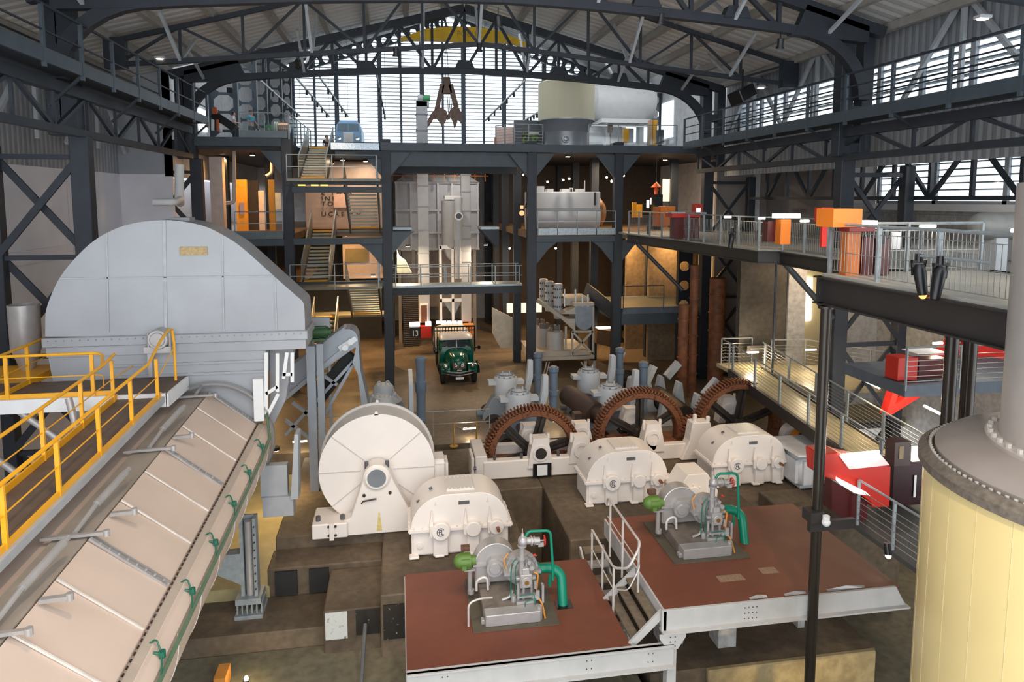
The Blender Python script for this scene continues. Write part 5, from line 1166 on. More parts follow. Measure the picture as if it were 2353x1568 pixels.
# aisle walls
b = B(); b.box(13.85, 26.0, 2.0, 15.95, 26.3, 7.2); struct('wall_aisle_dark', b, CONCD)
b = B(); b.box(15.96, 25.9, 0, 16.75, 26.3, 7.2); struct('wall_aisle_pale', b, CONC)
YW = mat('warm cream plaster', (.62, .56, .40), .7, 0, .03)
b = B(); b.box(16.6, 28.5, -.4, 21.5, 28.7, 7.3); struct('wall_corridor', b, YW)
b = B(); b.box(18.35, 27.0, -.4, 21, 27.2, 7.4); struct('wall_aisle_grey', b, CONC)
b = B(); b.box(21.0, 8, -2.6, 21.3, YF, 7.45); b.box(21.0, 8, GZ, 21.3, YF, 8.75); struct('wall_aisle_outer', b, CONC)
b = B(); b.box(16.55, 8, 11.35, 21.4, YF, 11.5); struct('ceiling_aisle', b, CEIL)
PAN = wavemat('brown grey wall panels', (.33, .29, .27), 1, 1.4, .3, .6, 0, .02)
b = B(); b.box(19.0, 27.5, GZ, 19.2, YF, 11.4); b.box(19.0, 27.5, GZ, 21, 27.6, 11.4); struct('wall_aisle_panels', b, PAN)
b = B(); b.box(16.2, YF, 0, 21.3, YF+.2, 11.6); struct('wall_aisle_end', b, PAN)
louvre_strip('window_4', 21.0, 8, 27.4, 9.0, 11.35, .26, 3.2)
b = B(); b.box(20.9, 8, 8.72, 21.2, 27.4, 9.0); struct('trim_1', b, WHITE)
# aisle girders in front of the window
ag = root('aisle_girder', 'dark lattice girder with flat lower chord before the louvred aisle window', 'girder', (17.3, 20, 9))
t = B(); t.bar((17.4, 10, 9.22), (17.4, 32, 9.22), .16, .14); t.bar((17.4, 10, 11.1), (17.4, 32, 11.1), .16, .16); obj('chord', t, STEEL, ag)
for i in range(13):
    y = 10+1.7*i; t = B(); t.bar((17.4, y, 9.2), (17.4, y, 11.1), .12, .12, up=(1, 0, 0)); obj('web_post', t, STEEL, ag)
    if i < 12: t = B(); t.bar((17.4, y, 11.1) if i % 2 else (17.4, y, 9.2), (17.4, y+1.7, 9.2) if i % 2 else (17.4, y+1.7, 11.1), .12, .12, up=(1, 0, 0)); obj('diagonal', t, STEEL, ag)
# lower ramp
def rz_(y): return 2.33+(y-24.2)*.095
rp = root('ramp', 'long ramp with yellowish floor and horizontal wire rails, running down towards the viewer', 'ramp', (13.8, 18, 1))
def seg(x0, x1, z0, z1, y0=9.0, y1=25.0):
    b = B(); return b.add([(x0,y0,rz_(y0)+z0),(x1,y0,rz_(y0)+z0),(x1,y1,rz_(y1)+z0),(x0,y1,rz_(y1)+z0),(x0,y0,rz_(y0)+z1),(x1,y0,rz_(y0)+z1),(x1,y1,rz_(y1)+z1),(x0,y1,rz_(y1)+z1)], [(0,3,2,1),(4,5,6,7),(0,1,5,4),(1,2,6,5),(2,3,7,6),(3,0,4,7)])
obj('floor_plate', seg(13.0, 14.35, -.1, 0), mat('yellowish ramp floor', (.38, .32, .19), .35, 0, .08), rp)
obj('inner_beam', seg(12.9, 13.05, -.38, .02), DBR, rp); obj('outer_beam', seg(14.3, 14.42, -.34, .02), DBR, rp)
for x in (13.0, 14.38):
    for k in range(10):
        y = 9.5+1.7*k; t = B(); t.bar((x, y, rz_(y)-.1), (x, y, rz_(y)+1.05), .05, .1, up=(0, 1, 0)); obj('post', t, GALVD, rp)
    t = B(); t.tube([(x, 9, rz_(9)+1.05), (x, 25, rz_(25)+1.05)], .028, 6); obj('handrail', t, GALVD, rp, smooth=True)
    t = B()
    for j in range(8): z = .1+.115*j; t.bar((x, 9, rz_(9)+z), (x, 25, rz_(25)+z), .014)
    obj('wire_infill', t, WIRE, rp)
b = B(); b.box(12.9, 25.0, 2.28, 16.2, 26.0, 2.42); b.box(14.42, 21.5, 2.28, 18.6, 25, 2.42); struct('floor_ramp_landing', b, mat('yellowish ramp floor', (.38, .32, .19)))
rail('guard_rail', 'horizontal wire guard rail around the landing at the top of the ramp', 'railing', [(13.0, 25.1, 2.4), (13.1, 26.0, 2.4), (14.4, 25.9, 2.4)], infill='wire', post=1.2)
rail('guard_rail', 'wire guard rail at the rear landing before the glowing corridor', 'railing', [(15.0, 25.4, 2.4), (16.4, 25.2, 2.4), (18.4, 22, 2.4)], infill='wire', post=1.3)
b = B(); b.box(14.0, 25.55, 2.9, 15.6, 25.6, 3.2); sg = thing('floor_sign', 'dark sign panel with white arrow line at the ramp landing', 'sign', b, mat('dark brown sign', (.06, .05, .045), .5))
b = B(); b.box(14.15, 25.53, 3.06, 14.75, 25.545, 3.08); obj('arrow_line', b, WHITE, sg); textmesh('sign_text', 'E1', .22, WHITE, sg, (15.15, 25.53, 3.06))
# tube lamps
def tubelamp(lab, p, d, L=.5, e=None, watt=12, r_=.035):
    p = V(p); d = V(d).normalized(); b = B(); b.cyl(p-d*L/2, p+d*L/2, r_, 10); o = thing('tube_lamp', lab, 'lamp', b, LAMP, smooth=True)
    if watt: lamp('POINT', 'tube_light', p-V((0, 0, .12)), watt, (1, .82, .55), size=.15)
tubelamp('lit tube lamp on the rail before the hood outlet, beside the grey conveyor leg', P(689, 1015, Y=24.9), (1, 0, 0), .5, watt=25)
tubelamp('lit tube lamp just left of the pit edge behind the white drum', P(1079, 985, Y=25.5), (1, 0, .02), .5, watt=15)
tubelamp('lit tube lamp seen through the spokes of the first toothed wheel', P(1277, 966, Y=25.5), (1, 0, .02), .35, watt=10)
tubelamp('lit tube lamp on the ramp landing rail, left one', P(1729, 810, Y=25.0), (1, 0, 0), .5, watt=60)
tubelamp('lit tube lamp on the ramp landing rail near the round post', P(1863, 804, Y=23.5), (1, 0, 0), .45, watt=60)
tubelamp('slanting lit tube lamp on the far ramp rail, upper one', P(2003, 883, X=14.3), (0, -1, -.08), .7, watt=60)
tubelamp('slanting lit tube lamp on the far ramp rail, lower one', P(2146, 944, X=14.3), (0, -1, -.08), .7, watt=60)
tubelamp('lit tube lamp on the upper gallery right of the orange display box', P(2132, 520, Y=12.5), (1, 0, 0), .35, watt=12)
tubelamp('lit tube lamp on the large grey cylinder at the right edge', P(2342, 530, Y=10.5), (1, 0, 0), .3, watt=10)
tubelamp('lit tube lamp on the far gallery, leftmost', P(1672, 499, Y=22), (1, 0, 0), .25, watt=8)
tubelamp('lit tube lamp on the far gallery, second from left', P(1750, 502, Y=20), (1, 0, 0), .22, watt=8)
tubelamp('lit tube lamp on the far gallery beside the red screen post', P(1849, 508, Y=17.5), (1, 0, 0), .25, watt=8)
tubelamp('lit tube lamp over the red cabinet of the side platform, left one', P(2155, 789, Y=17), (1, 0, 0), .3, watt=25)
tubelamp('lit tube lamp over the red staircase, right one', P(2267, 783, Y=16), (1, 0, 0), .3, watt=25)
b = B(); b.box(18.3, 28.38, 3.6, 18.68, 28.5, 5.6); thing('wall_light', 'tall glowing wall light panel in the cream corridor', 'lamp', b, mat('glowing wall light', (1, .88, .6), emit=5), bevel=.02)
lamp('POINT', 'corridor_light', (17.6, 27.4, 5.0), 60, (1, .80, .45), size=.4)
# big grey cylinder on the gallery
b = B(); c_ = P(2255, 520, Y=13.0); b.lathe([(.001, -.25), (.15, -.22), (.26, -.12), (.3, 0), (.3, 5.5)], (c_.x, c_.y, c_.z), 28, 'x'); thing('grey_cylinder', 'large grey horizontal cylinder with a rounded end lying across the gallery', 'tank', b, mat('grey cylinder', (.20, .20, .19), .4), smooth=True)
sd_ = root('cylinder_support', 'pale steel saddles under the large grey cylinder', 'support', (c_.x+1.4, 13, GZ)); b = B(); b.box(c_.x+.2, 12.8, GZ, c_.x+.5, 13.2, c_.z-.25); b.box(c_.x+2.4, 12.8, GZ, c_.x+2.7, 13.2, c_.z-.25); obj('saddle', b, LGREY, sd_)
b = B(); b.box(15.9, 15.4, GZ, 17.0, 16.2, GZ+.9); b.box(16.1, 15.6, GZ+.9, 16.7, 16.0, GZ+1.2); b.cyl((16.4, 15.3, GZ+.5), (16.4, 15.4, GZ+.5), .25, 16); thing('grey_machine', 'indistinct grey machine standing on the gallery behind the mesh rail', 'machine', b, LGREY, bevel=.03)
b = B(); b.box(12.3, 10.6, GZ, 13.4, 11.3, GZ+.12); b.box(12.3, 10.6, GZ+.12, 13.4, 10.7, GZ+.3); thing('floor_grating_box', 'low ribbed grey box on the gallery floor near the vessel neck', 'box', b, GALVD)
# ---- display boxes on the gallery
def obox(lab, items, nm='display_box', cat='display'):
    "items: (part name, px0, py0, px1, py1, Y, depth, material)"
    x0 = min(P(i[1], i[2], Y=i[5]).x for i in items); zz = min(P(i[1], i[4], Y=i[5]).z for i in items)
    r = root(nm, lab, cat, (x0, items[0][5], zz))
    for n_, a, t_, c__, d_, Y, dep, m in items:
        p0, p1 = P(a, d_, Y=Y), P(c__, t_, Y=Y); b = B(); b.box(p0.x, Y, p0.z, p1.x, Y+dep, p1.z); obj(n_, b, m, r, bevel=.006)
    return r
obox('orange hooded display box on an orange and maroon stand at the near gallery corner', [('orange_hood', 1914, 480, 1983, 523, 12.0, .55, ORANGE), ('orange_stand', 1943, 523, 1980, 637, 12.05, .22, mat('deep orange panel', (.55, .14, .02), .4)), ('maroon_stand', 1981, 545, 2010, 641, 12.0, .2, DRED), ('maroon_shelf', 1952, 523, 2012, 533, 11.9, .35, mat('dark red shelf', (.2, .02, .02), .4)), ('lit_top', 1983, 507, 2018, 526, 12.0, .3, SCREEN)])
r_ = obox('red post with a small lit screen, left of the orange hooded box', [('screen_head', 1887, 477, 1916, 511, 15.5, .3, RED), ('post', 1888, 511, 1902, 568, 15.6, .1, RED), ('screen', 1890, 484, 1904, 499, 15.49, .02, mat('pale lit screen', (.8, .85, .75), emit=1.2))])
obox('orange panel with a row of glowing white lamps on the middle gallery', [('orange_panel', 1793, 505, 1818, 562, 18.3, .3, ORANGE), ('maroon_panel', 1763, 508, 1792, 556, 18.6, .3, DRED)]+[('white_lamp', 1782+i*12, 491, 1792+i*12, 502, 18.2, .2, SCREEN) for i in range(5)])
obox('dark red display counter with a sloping red top near the mezzanine corner', [('red_body', 1550, 499, 1607, 549, 26, .5, DRED), ('red_top', 1544, 490, 1610, 500, 25.9, .7, RED), ('silver_top', 1543, 487, 1575, 491, 25.9, .4, GALV), ('silver_top', 1598, 488, 1624, 492, 25.9, .4, GALV)])
obox('small red lit screen head behind the dark red counter', [('head', 1596, 469, 1615, 491, 27, .3, RED), ('screen', 1600, 478, 1610, 490, 26.98, .02, mat('pale lit screen', (.8, .85, .75)))])
obox('orange upright panel behind the rail at the right of the mezzanine', [('panel', 1518, 474, 1552, 520, 29, .3, ORANGE), ('side', 1505, 476, 1518, 520, 29.2, .3, mat('deep orange panel', (.55, .14, .02)))])
obox('maroon panel with a white number standing behind the orange display on the gallery', [('panel', 2020, 548, 2048, 632, 11.9, .2, mat('maroon brown panel', (.10, .03, .03), .4)), ('screen', 2048, 533, 2071, 573, 12.1, .05, mat('pale notice', (.7, .68, .66), .5)), ('dark_square', 2024, 540, 2038, 560, 11.88, .05, BLACK)])
# moving head stage lights
def stage_light(lab, px, py, Y, tilt, lit):
    c0 = P(px, py, Y=Y); r = root('stage_light', lab, 'stage light', c0)
    b = B(); b.cyl(c0+V((0, 0, .05)), c0+V((0, 0, -.08)), .06, 12); b.bar(c0+V((-.13, 0, -.08)), c0+V((.13, 0, -.08)), .05); b.bar(c0+V((-.12, 0, -.08)), c0+V((-.1, 0, -.3)), .03); b.bar(c0+V((.12, 0, -.08)), c0+V((.1, 0, -.3)), .03); obj('yoke', b, BLACK, r)
    b = B(); a = c0+V((0, 0, -.12)); e_ = c0+V((tilt, -.08, -.62)); b.tube([a+(e_-a)*k for k in (0, .15, .5, .9, 1)], [.06, .1, .09, .075, .06], 16); obj('body', b, BLACK, r, smooth=True)
    if lit: b = B(); b.sphere(e_, .06, 12); obj('lens', b, mat('orange glowing lens', (1, .30, .06), emit=4), r)
    b = B(); b.bar(c0+V((0, 0, .05)), c0+V((0, 0, .12)), .03); obj('clamp', b, GALVD, r)
stage_light('black stage light with glowing orange lens hanging below the gallery rail', 2112, 590, 9.75, .04, True)
stage_light('black unlit stage light tilted left, hanging right of the glowing one', 2162, 596, 9.3, -.14, False)
b = B(); b.tube([P(2105, 587, Y=9.8), P(2165, 592, Y=9.3), P(2275, 604, Y=8.45)], .025, 8); thing('lighting_bar', 'thin horizontal bar carrying the two hanging black stage lights', 'bar', b, GALVD)
for lab, px, py, Y in (('small black stage light hanging on the far gallery rail', 1683, 528, 21.5), ('pair of black spotlights on the rail beside the dark red counter', 1492, 512, 30.5)): stage_light(lab, px, py, Y, -.1, False)
# loudspeaker
b = B(); c_ = P(1705, 218, Y=25.5); b.cbox((0, 0, 0), 1.1, .6, .5); b.xform(Matrix.Translation(c_) @ Matrix.Rotation(radians(-25), 4, 'Y') @ Matrix.Rotation(radians(30), 4, 'Z')); b.bar(c_+V((0, 0, .2)), c_+V((0, 0, 1.0)), .08); thing('loudspeaker', 'big black loudspeaker hanging under the right roof truss end', 'loudspeaker', b, BLACK, bevel=.03)
def roof_lamp(lab, px, py, Y):
    c_ = P(px, py, Y=Y); r = root('roof_lamp', lab, 'lamp', c_); b = B(); b.cbox(c_+V((0, 0, .05)), .34, .22, .08); obj('housing', b, LGREY, r, bevel=.01); b = B(); b.cbox(c_, .2, .14, .03); obj('lens', b, LAMPW, r)
roof_lamp('lit lamp under the lattice truss end in the top right corner', 2258, 44, 15.0)
roof_lamp('lit lamp under the lattice truss end above the black loudspeaker', 1748, 203, 26.2)
roof_lamp('small lit lamp under the left end of the lattice truss', 368, 136, 26.2)
# side platform with red cabinet and red stair behind the right columns
b = B(); b.box(13.3, 15.9, 3.9, 18.5, 18.5, 4.22); struct('floor_side_platform', b, mat('blue dull fascia', (.10, .12, .15)))
rail('guard_rail', 'wire guard rail in front of the red cabinet on the side platform', 'railing', [(13.3, 15.9, 4.2), (18.2, 15.9, 4.2)], infill='wire', post=1.6)
obox('bright red cabinet with a dark maroon side on the side platform', [('red_door', 2062, 822, 2110, 876, 16.3, .5, RED), ('maroon_side', 2110, 824, 2178, 872, 16.5, .5, DRED), ('white_top', 2108, 810, 2178, 815, 16.3, .6, WHITE)])
REDS = mat('signal red stair steel', (.75, .03, .02), .45)
rs = root('red_staircase', 'signal red folded staircase behind the two round posts', 'staircase', (16, 17, 3))
b = B()
for pp in ([(2036, 955), (2052, 903), (2066, 903), (2056, 930), (2128, 893), (2146, 893), (2052, 952)], [(2146, 830), (2219, 748), (2232, 752), (2160, 834)], [(2216, 800), (2262, 762), (2325, 766), (2325, 822), (2190, 838)]): b.prism([P(*q_, Y=19.0) for q_ in pp], (0, .3, 0))
q_ = P(2225, 800, Y=19.1); b.box(q_.x, 19.1, -2.6, q_.x+.2, 19.3, q_.z)
obj('stringer', b, REDS, rs)
for k in range(7):
    p = P(2225+14*k, 790-4*k, Y=19.0); b = B(); b.box(p.x, 19.0, p.z, p.x+.3, 20, p.z+.04); obj('tread', b, mat('dark red tread', (.28, .015, .01), .5), rs)
# lower right display platform
b = B(); b.box(9.6, 9.4, 2.1, 12.85, 13.7, 2.2); struct('floor_display_platform', b, mat('dark grating floor', (.06, .06, .055), .6))
rail('guard_rail', 'grey wire guard rail below the bright red display near the yellow vessel', 'railing', [(9.65, 12.7, 2.2), (9.65, 9.5, 2.2)], h=1.0, infill='wire', post=1.1)
rd = root('red_display', 'bright red display housing with white glowing slanted top beside the round post', 'display', (9, 12, 3))
q3 = lambda x, y: P(x, y, Y=12.75)
b = B(); b.prism([q3(*p) for p in [(1888, 1095), (1885, 1045), (1925, 1040), (1948, 1050), (2048, 1072), (2045, 1166), (2005, 1168), (2003, 1158), (1955, 1120), (1915, 1104)]], (0, .55, 0)); obj('red_housing', b, RED, rd, bevel=.02)
b = B(); b.prism([q3(*p)+V((0, -.03, 0)) for p in [(1927, 1047), (1950, 1078), (2042, 1068), (2018, 1040)]], (0, .03, 0)); obj('white_top_plate', b, mat('pale lit plate', (.9, .75, .72), .4), rd)
b = B(); b.cyl(q3(1930, 1047)+V((0, -.06, .02)), q3(2015, 1038)+V((0, -.06, .02)), .035, 10); b.cyl(q3(1938, 1054)+V((0, -.06, 0)), q3(2000, 1050)+V((0, -.06, 0)), .03, 10); obj('tube_light', b, LAMP, rd, smooth=True)
b = B(); b.prism([q3(*p)+V((0, -.2, 0)) for p in [(1917, 1097), (1950, 1114), (1985, 1131), (1950, 1125), (1917, 1105)]], (0, .15, .03)); obj('white_tip', b, SCREEN, rd)
b = B(); b.prism([q3(*p)+V((0, .1, 0)) for p in [(1918, 1108), (2000, 1160), (2000, 1230), (1918, 1180)]], (0, .3, 0)); obj('maroon_base', b, DRED, rd)
lamp('POINT', 'red_display_light', q3(1980, 1040)+V((0, -.1, .25)), 10, (1, .85, .75), size=.2)
ms_ = obox('dark maroon display case with a white numeral, right of the bright red housing', [('case', 2049, 1063, 2125, 1165, 13.2, .5, mat('near black maroon', (.03, .006, .008), .4)), ('kiosk_screen', 2054, 1015, 2095, 1074, 13.0, .3, mat('dark brown screen case', (.05, .02, .015), .3)), ('lit_window', 2066, 1026, 2078, 1056, 12.98, .02, mat('dim brass window', (.25, .18, .08), .4)), ('lit_notice', 2096, 1026, 2118, 1062, 13.1, .05, SCREEN)])
textmesh('numeral', '11', .75, WHITE, ms_, P(2114, 1120, Y=13.17), sx=.7)
b = B(); c_ = P(1898, 1201, Y=12.0); b.sphere(c_, .085, 14); b.cyl(c_, c_+V((0, 0, .14)), .07, 14); thing('dome_camera', 'white dome security camera under the bracket beside the round post', 'camera', b, WHITE, smooth=True)
sl = root('floor_spotlight', 'small glowing spotlight hanging below the display platform left of the yellow vessel', 'lamp', P(2041, 1278, Y=10.5)); c_ = P(2041, 1278, Y=10.5)
b = B(); b.cyl(c_+V((0, 0, .02)), c_+V((0, .05, .22)), .06, 14); obj('housing', b, BLACK, sl); b = B(); b.sphere(c_, .05, 12); obj('bulb', b, mat('orange hot bulb', (1, .62, .25), emit=30), sl, smooth=True)
# =====================================================================
# MILLS behind the wheels
# =====================================================================
MW = mat('cool white mill casting paint', (.50, .53, .56), .45, 0, .06, 2)
MG = mat('blue grey mill casting paint', (.24, .28, .33), .5, 0, .08, 2)
def mill(lab, loc, rz=0, dark=False, head=True):
    r = root('mill_stand', lab, 'mill', loc, None, rz); o = lambda nm, b, m=MG, **k: obj(nm, b, m, r, local=True, **k)
    b = B(); b.prism([(-1.1, 0, -.6), (-.45, 0, -.6), (-.3, 0, .3), (.3, 0, .3), (.45, 0, -.6), (1.1, 0, -.6), (1.0, 0, .5), (.55, 0, 1.25), (-.55, 0, 1.25), (-1.0, 0, .5)], (0, .55, 0)); o('cheek', b, MG, bevel=.04)
    if head:
        b = B(); b.lathe([(.001, 2.12), (.3, 2.12), (.34, 2.05), (.46, 2.05), (.5, 1.98), (.5, 1.2), (.42, 1.1), (.001, 1.1)], (0, .25, 0), 28); b.box(-.75, .0, 1.75, .75, .5, 1.9); o('top_cap', b, MW, smooth=True, bevel=0)
        b = B(); b.lathe([(.3, 2.12), (.33, 2.17), (.3, 2.17)], (0, .25, 0), 28)
        for k in range(10): t = pi*k/5; b.cyl((.41*cos(t), .25+.41*sin(t), 2.05), (.41*cos(t), .25+.41*sin(t), 2.11), .035, 6)
        o('cap_bolts', b, MG)
        for x in (-.15, .15): b = B(); b.cyl((x, .2, 2.1), (x, .2, 2.3), .03, 8); o('lifting_eye', b, MW)
        b = B(); b.prism([(.62, -.05, .6), (.78, -.05, .6), (1.12, -.05, 2.0), (1.12, -.05, 2.75), (.92, -.05, 2.75), (.85, -.05, 2.0)], (0, .3, 0)); o('upright_plate', b, MW, bevel=.02)
        b = B(); b.lathe([(.001, 3.05), (.12, 3.05), (.16, 3.0), (.2, 3.0), (.2, 2.85), (.16, 2.8), (.16, 2.1), (.2, 2.08), (.2, 1.9), (.17, 1.88), (.17, 1.15), (.2, 1.1), (.2, .9), (.12, .85), (.001, .8)], (1.38, .2, 0), 20); o('blue_accumulator', b, BLUEG, smooth=True)
    b = B(); b.cyl((-.55, -.5, .1), (-.55, 1.6, .1), .42, 20); b.cyl((.55, -.5, .1), (.55, 1.6, .1), .42, 20); o('roller', b, IRON, smooth=True)
    b = B(); b.box(-1.3, -.1, -.6, 1.3, .7, -.4); b.cyl((-1.25, .2, .5), (-1.0, .2, .5), .12, 12); b.cyl((-1.25, .2, .1), (-1.0, .2, .1), .12, 12); o('side_bolts', b, BLUEG)
    return r
def press(lab, loc, rz=0):
    r = root('mill_stand', lab, 'mill', loc, None, rz); o = lambda nm, b, m=MG, **k: obj(nm, b, m, r, local=True, **k)
    for k, y in enumerate((0, 1.7)):
        b = B(); b.prism([(-1.0, y, -.2), (-.55, y, -.2), (-.35, y, .7), (.35, y, .7), (.55, y, -.2), (1.0, y, -.2), (.8, y, 1.2), (.45, y, 1.75), (-.45, y, 1.75), (-.8, y, 1.2)], (0, .45, 0)); o('cheek', b, MW, bevel=.04)
        b = B(); b.lathe([(.001, 2.1), (.3, 2.1), (.38, 2.0), (.42, 1.7), (.72, 1.45), (.001, 1.45)], (0, y+.22, 0), 24); o('bell_cap', b, MW, smooth=True)
        for x in (-.16, .16): b = B(); pts = [(x+.08*cos(t), y+.1, 2.15+.1*sin(t)) for t in [2*pi*i/12 for i in range(12)]]; b.tube(pts, .025, 6, closed=True); o('lifting_ring', b, MW)
    b = B(); b.box(.95, -.1, -.2, 1.12, 2.2, 2.6); o('upright_plate', b, MW, bevel=.02)
    b = B(); b.lathe([(.001, 3.5), (.12, 3.5), (.2, 3.45), (.2, 3.3), (.17, 3.25), (.17, 2.6), (.21, 2.55), (.21, 2.2), (.17, 2.1), (.17, 1.2), (.2, 1.1), (.12, .9), (.001, .85)], (1.4, .4, 0), 20); o('blue_accumulator', b, BLUEG, smooth=True)
    b = B(); b.cyl((0, -.3, .5), (0, 2.6, .5), .4, 20); o('roller', b, IRON, smooth=True)
    b = B(); b.prism([(-1.9, .3, .5), (-1.0, .3, .5), (-1.0, .3, .1)], (0, .3, 0)); o('side_wing', b, MG)
    return r
press('bell capped mill stand with two lifting rings, between the grey chute and the truck', (-.68, 24.6, -.1))
mill('white capped mill stand right of the truck, the farther of its pair', (4.35, 27.6, -.3))
mill('white capped mill stand right of the truck, the nearer of its pair', (4.5, 25.3, -.35))
mill('white capped mill stand behind the middle wheel, the farther of its pair', (8.05, 27.9, -.3))
mill('white capped mill stand behind the middle wheel, the nearer of its pair', (8.25, 25.5, -.35))
def yoke(lab, loc):
    r = root('mill_stand', lab, 'mill', loc); o = lambda nm, b, m=MG, **k: obj(nm, b, m, r, local=True, **k)
    for k, y in enumerate((0, 1.9)):
        n = 10; U_ = [(.5*cos(t), .75-.0+.5*sin(t)) for t in [pi+pi*i/n for i in range(n+1)]]
        b = B(); b.prism([(-1.0, y, -.6), (1.0, y, -.6), (.95, y, .6), (.8, y, 1.5), (.62, y, 1.55), (.5, y, 1.0)]+[(x, y, z) for x, z in U_[::-1]]+[(-.5, y, 1.0), (-.62, y, 1.55), (-.8, y, 1.5), (-.95, y, .6)], (0, .4, 0)); o('open_cheek', b, MW, bevel=.03)
    b = B(); b.cyl((0, -.2, .72), (0, 2.8, .72), .44, 22); o('roller', b, IRON, smooth=True)
    b = B(); b.bar((.9, 0, 1.5), (1.5, .1, 2.1), .25, .3); b.bar((-.9, 1.9, 1.5), (-.5, 2.0, 2.3), .25, .25); o('cover_arm', b, MW)
    return r
yoke('open topped mill stand with a dark roller, left of the darkest toothed wheel', (11.3, 25.6, -.3))
yoke('open topped mill stand half in shadow farther back near the rusty pipes', (10.9, 28.6, -.3))
b = B(); b.cyl((6.9, 27.3, 1.0), (7.6, 25.4, .75), .42, 22); b.cyl((7.6, 25.4, .75), (7.75, 25.0, .7), .3, 18); b.box(6.6, 25.0, -.4, 6.9, 25.4, .9); thing('loose_roller', 'large dark brown roller lying aslant between the two white mill pairs', 'roller', b, mat('brown worn roller', (.07, .045, .035), .6, .2), smooth=True)
# rope barrier
b = B()
for x in (1.9, 2.75): b.cyl((x, 24.7, 0), (x, 24.7, .9), .03, 8); b.cyl((x, 24.7, 0), (x, 24.7, .03), .16, 16)
b.tube([(1.9, 24.7, .88), (2.1, 24.7, .72), (2.33, 24.7, .66), (2.55, 24.7, .72), (2.75, 24.7, .88)], .015, 6); thing('rope_barrier', 'two yellowish barrier posts joined by a pale rope beside the white drum', 'barrier', b, mat('ochre post paint', (.40, .22, .03), .5))
rail('guard_rail', 'thin grey rail along the floor edge behind the white drum', 'railing', [(-3.2, 25.9, 0), (3.4, 25.9, 0)], h=1.0, infill='two', post=2.2, pr=.018, pw=.04)
# =====================================================================
# TRUCK
# =====================================================================
tk_ = root('old_truck', 'old green and black truck with white cab roof and tarpaulin parked on the hall floor', 'truck', (2.85, 33.2, 0))
TG = mat('dark green truck enamel', (.0, .085, .055), .18); TB_ = mat('black truck enamel', (.008, .01, .01), .15)
o = lambda nm, b, m, par=tk_, **k: obj(nm, b, m, par, local=True, **k)
def wheel(b, x, y, r_, w_): b.lathe([(.001, -w_/2), (r_*.55, -w_/2), (r_*.6, -w_/2-.02), (r_-.03, -w_/2), (r_, -w_/2+.04), (r_, w_/2-.04), (r_-.03, w_/2), (.001, w_/2)], (x, y, r_), 24, 'x')
for x, y in ((-.78, .45), (.78, .45), (-.82, 3.9), (.82, 3.9)): b = B(); wheel(b, x, y, .42, .24); wh = o('wheel', b, RUBBER, smooth=True)
b = B(); b.box(-.45, .3, .45, .45, 5.6, .65); o('chassis', b, BLACK)
# bonnet lofted
def loft(secs, b=None):
    b = b or B(); n = len(secs[0]); vs = [p for s in secs for p in s]; fs = []
    for i in range(len(secs)-1):
        for k in range(n): k2 = (k+1) % n; fs.append((i*n+k, i*n+k2, (i+1)*n+k2, (i+1)*n+k))
    fs += [tuple(range(n)), tuple((len(secs)-1)*n+k for k in range(n))]
    return b.add(vs, fs)
def sec(y, w_, z0, z1, n=14, p_=.6):
    out = []
    for i in range(n+1):
        t = pi*i/n; c_, s_ = cos(t), sin(t); out.append((w_*(abs(c_)**p_)*(1 if c_ > 0 else -1), y, z0+(z1-z0)*(s_**p_ if s_ > 0 else 0)))
    return out
b = loft([sec(-.12, .10, .75, 1.1), sec(-.02, .32, .62, 1.3), sec(.2, .42, .6, 1.42), sec(.9, .58, .6, 1.52), sec(1.5, .70, .6, 1.55)]); o('bonnet', b, TG, smooth=True)
for sd in (-1, 1):
    b = B(); secs = []
    for i in range(13):
        t = pi*(.06+.86*i/12); y = .45-.6*cos(t); z = .62+.42*sin(t); secs.append([(sd*.45, y, z), (sd*.9, y, z-.04), (sd*.93, y, z-.1), (sd*.9, y, z-.12), (sd*.45, y, z-.06)])
    loft(secs, b); fd = o('fender', b, TG if sd < 0 else TG, smooth=True)
    b = B(); b.tube([(sd*.95, .45-.62*cos(t), .58+.42*sin(t)) for t in [pi*(.02+.94*i/12) for i in range(13)]], .07, 8); obj('fender_edge', b, TB_, fd, local=True, smooth=True)
    b = B(); b.sphere((sd*.66, -.1, .98), .13, 16); hl = o('headlight', b, CHROME, smooth=True)
    b = B(); b.box(sd*.7-.35 if sd > 0 else -1.02, .5, .55, sd*1.02 if sd > 0 else -.35, 1.9, .62); o('running_board', b, TB_)
    b = B(); b.bar((sd*.85, 1.5, 1.5), (sd*1.14, 1.35, 1.55), .04); b.cbox((sd*1.15, 1.34, 1.55), .14, .03, .18); o('mirror', b, TB_)
b = loft([sec(1.45, .88, .6, 1.62, p_=.35), sec(1.7, .92, .6, 2.05, p_=.4), sec(2.0, .92, .6, 2.12, p_=.4), sec(2.6, .9, .6, 2.1, p_=.4)]); cabm = o('cab', b, TG, smooth=True)
b = loft([sec(1.52, .80, 1.95, 2.03, p_=.4), sec(1.7, .86, 1.93, 2.14, p_=.45), sec(2.2, .88, 1.92, 2.24, p_=.5), sec(2.68, .86, 1.92, 2.16, p_=.5)]); o('cab_roof', b, mat('white truck roof', (.62, .58, .55), .3), smooth=True)
for sd in (-1, 1):
    b = B(); b.prism([(sd*.04, 1.42, 1.6), (sd*.72, 1.46, 1.6), (sd*.66, 1.66, 1.93), (sd*.04, 1.60, 1.95)], (0, .02, .0)); o('windscreen', b, DGLASS)
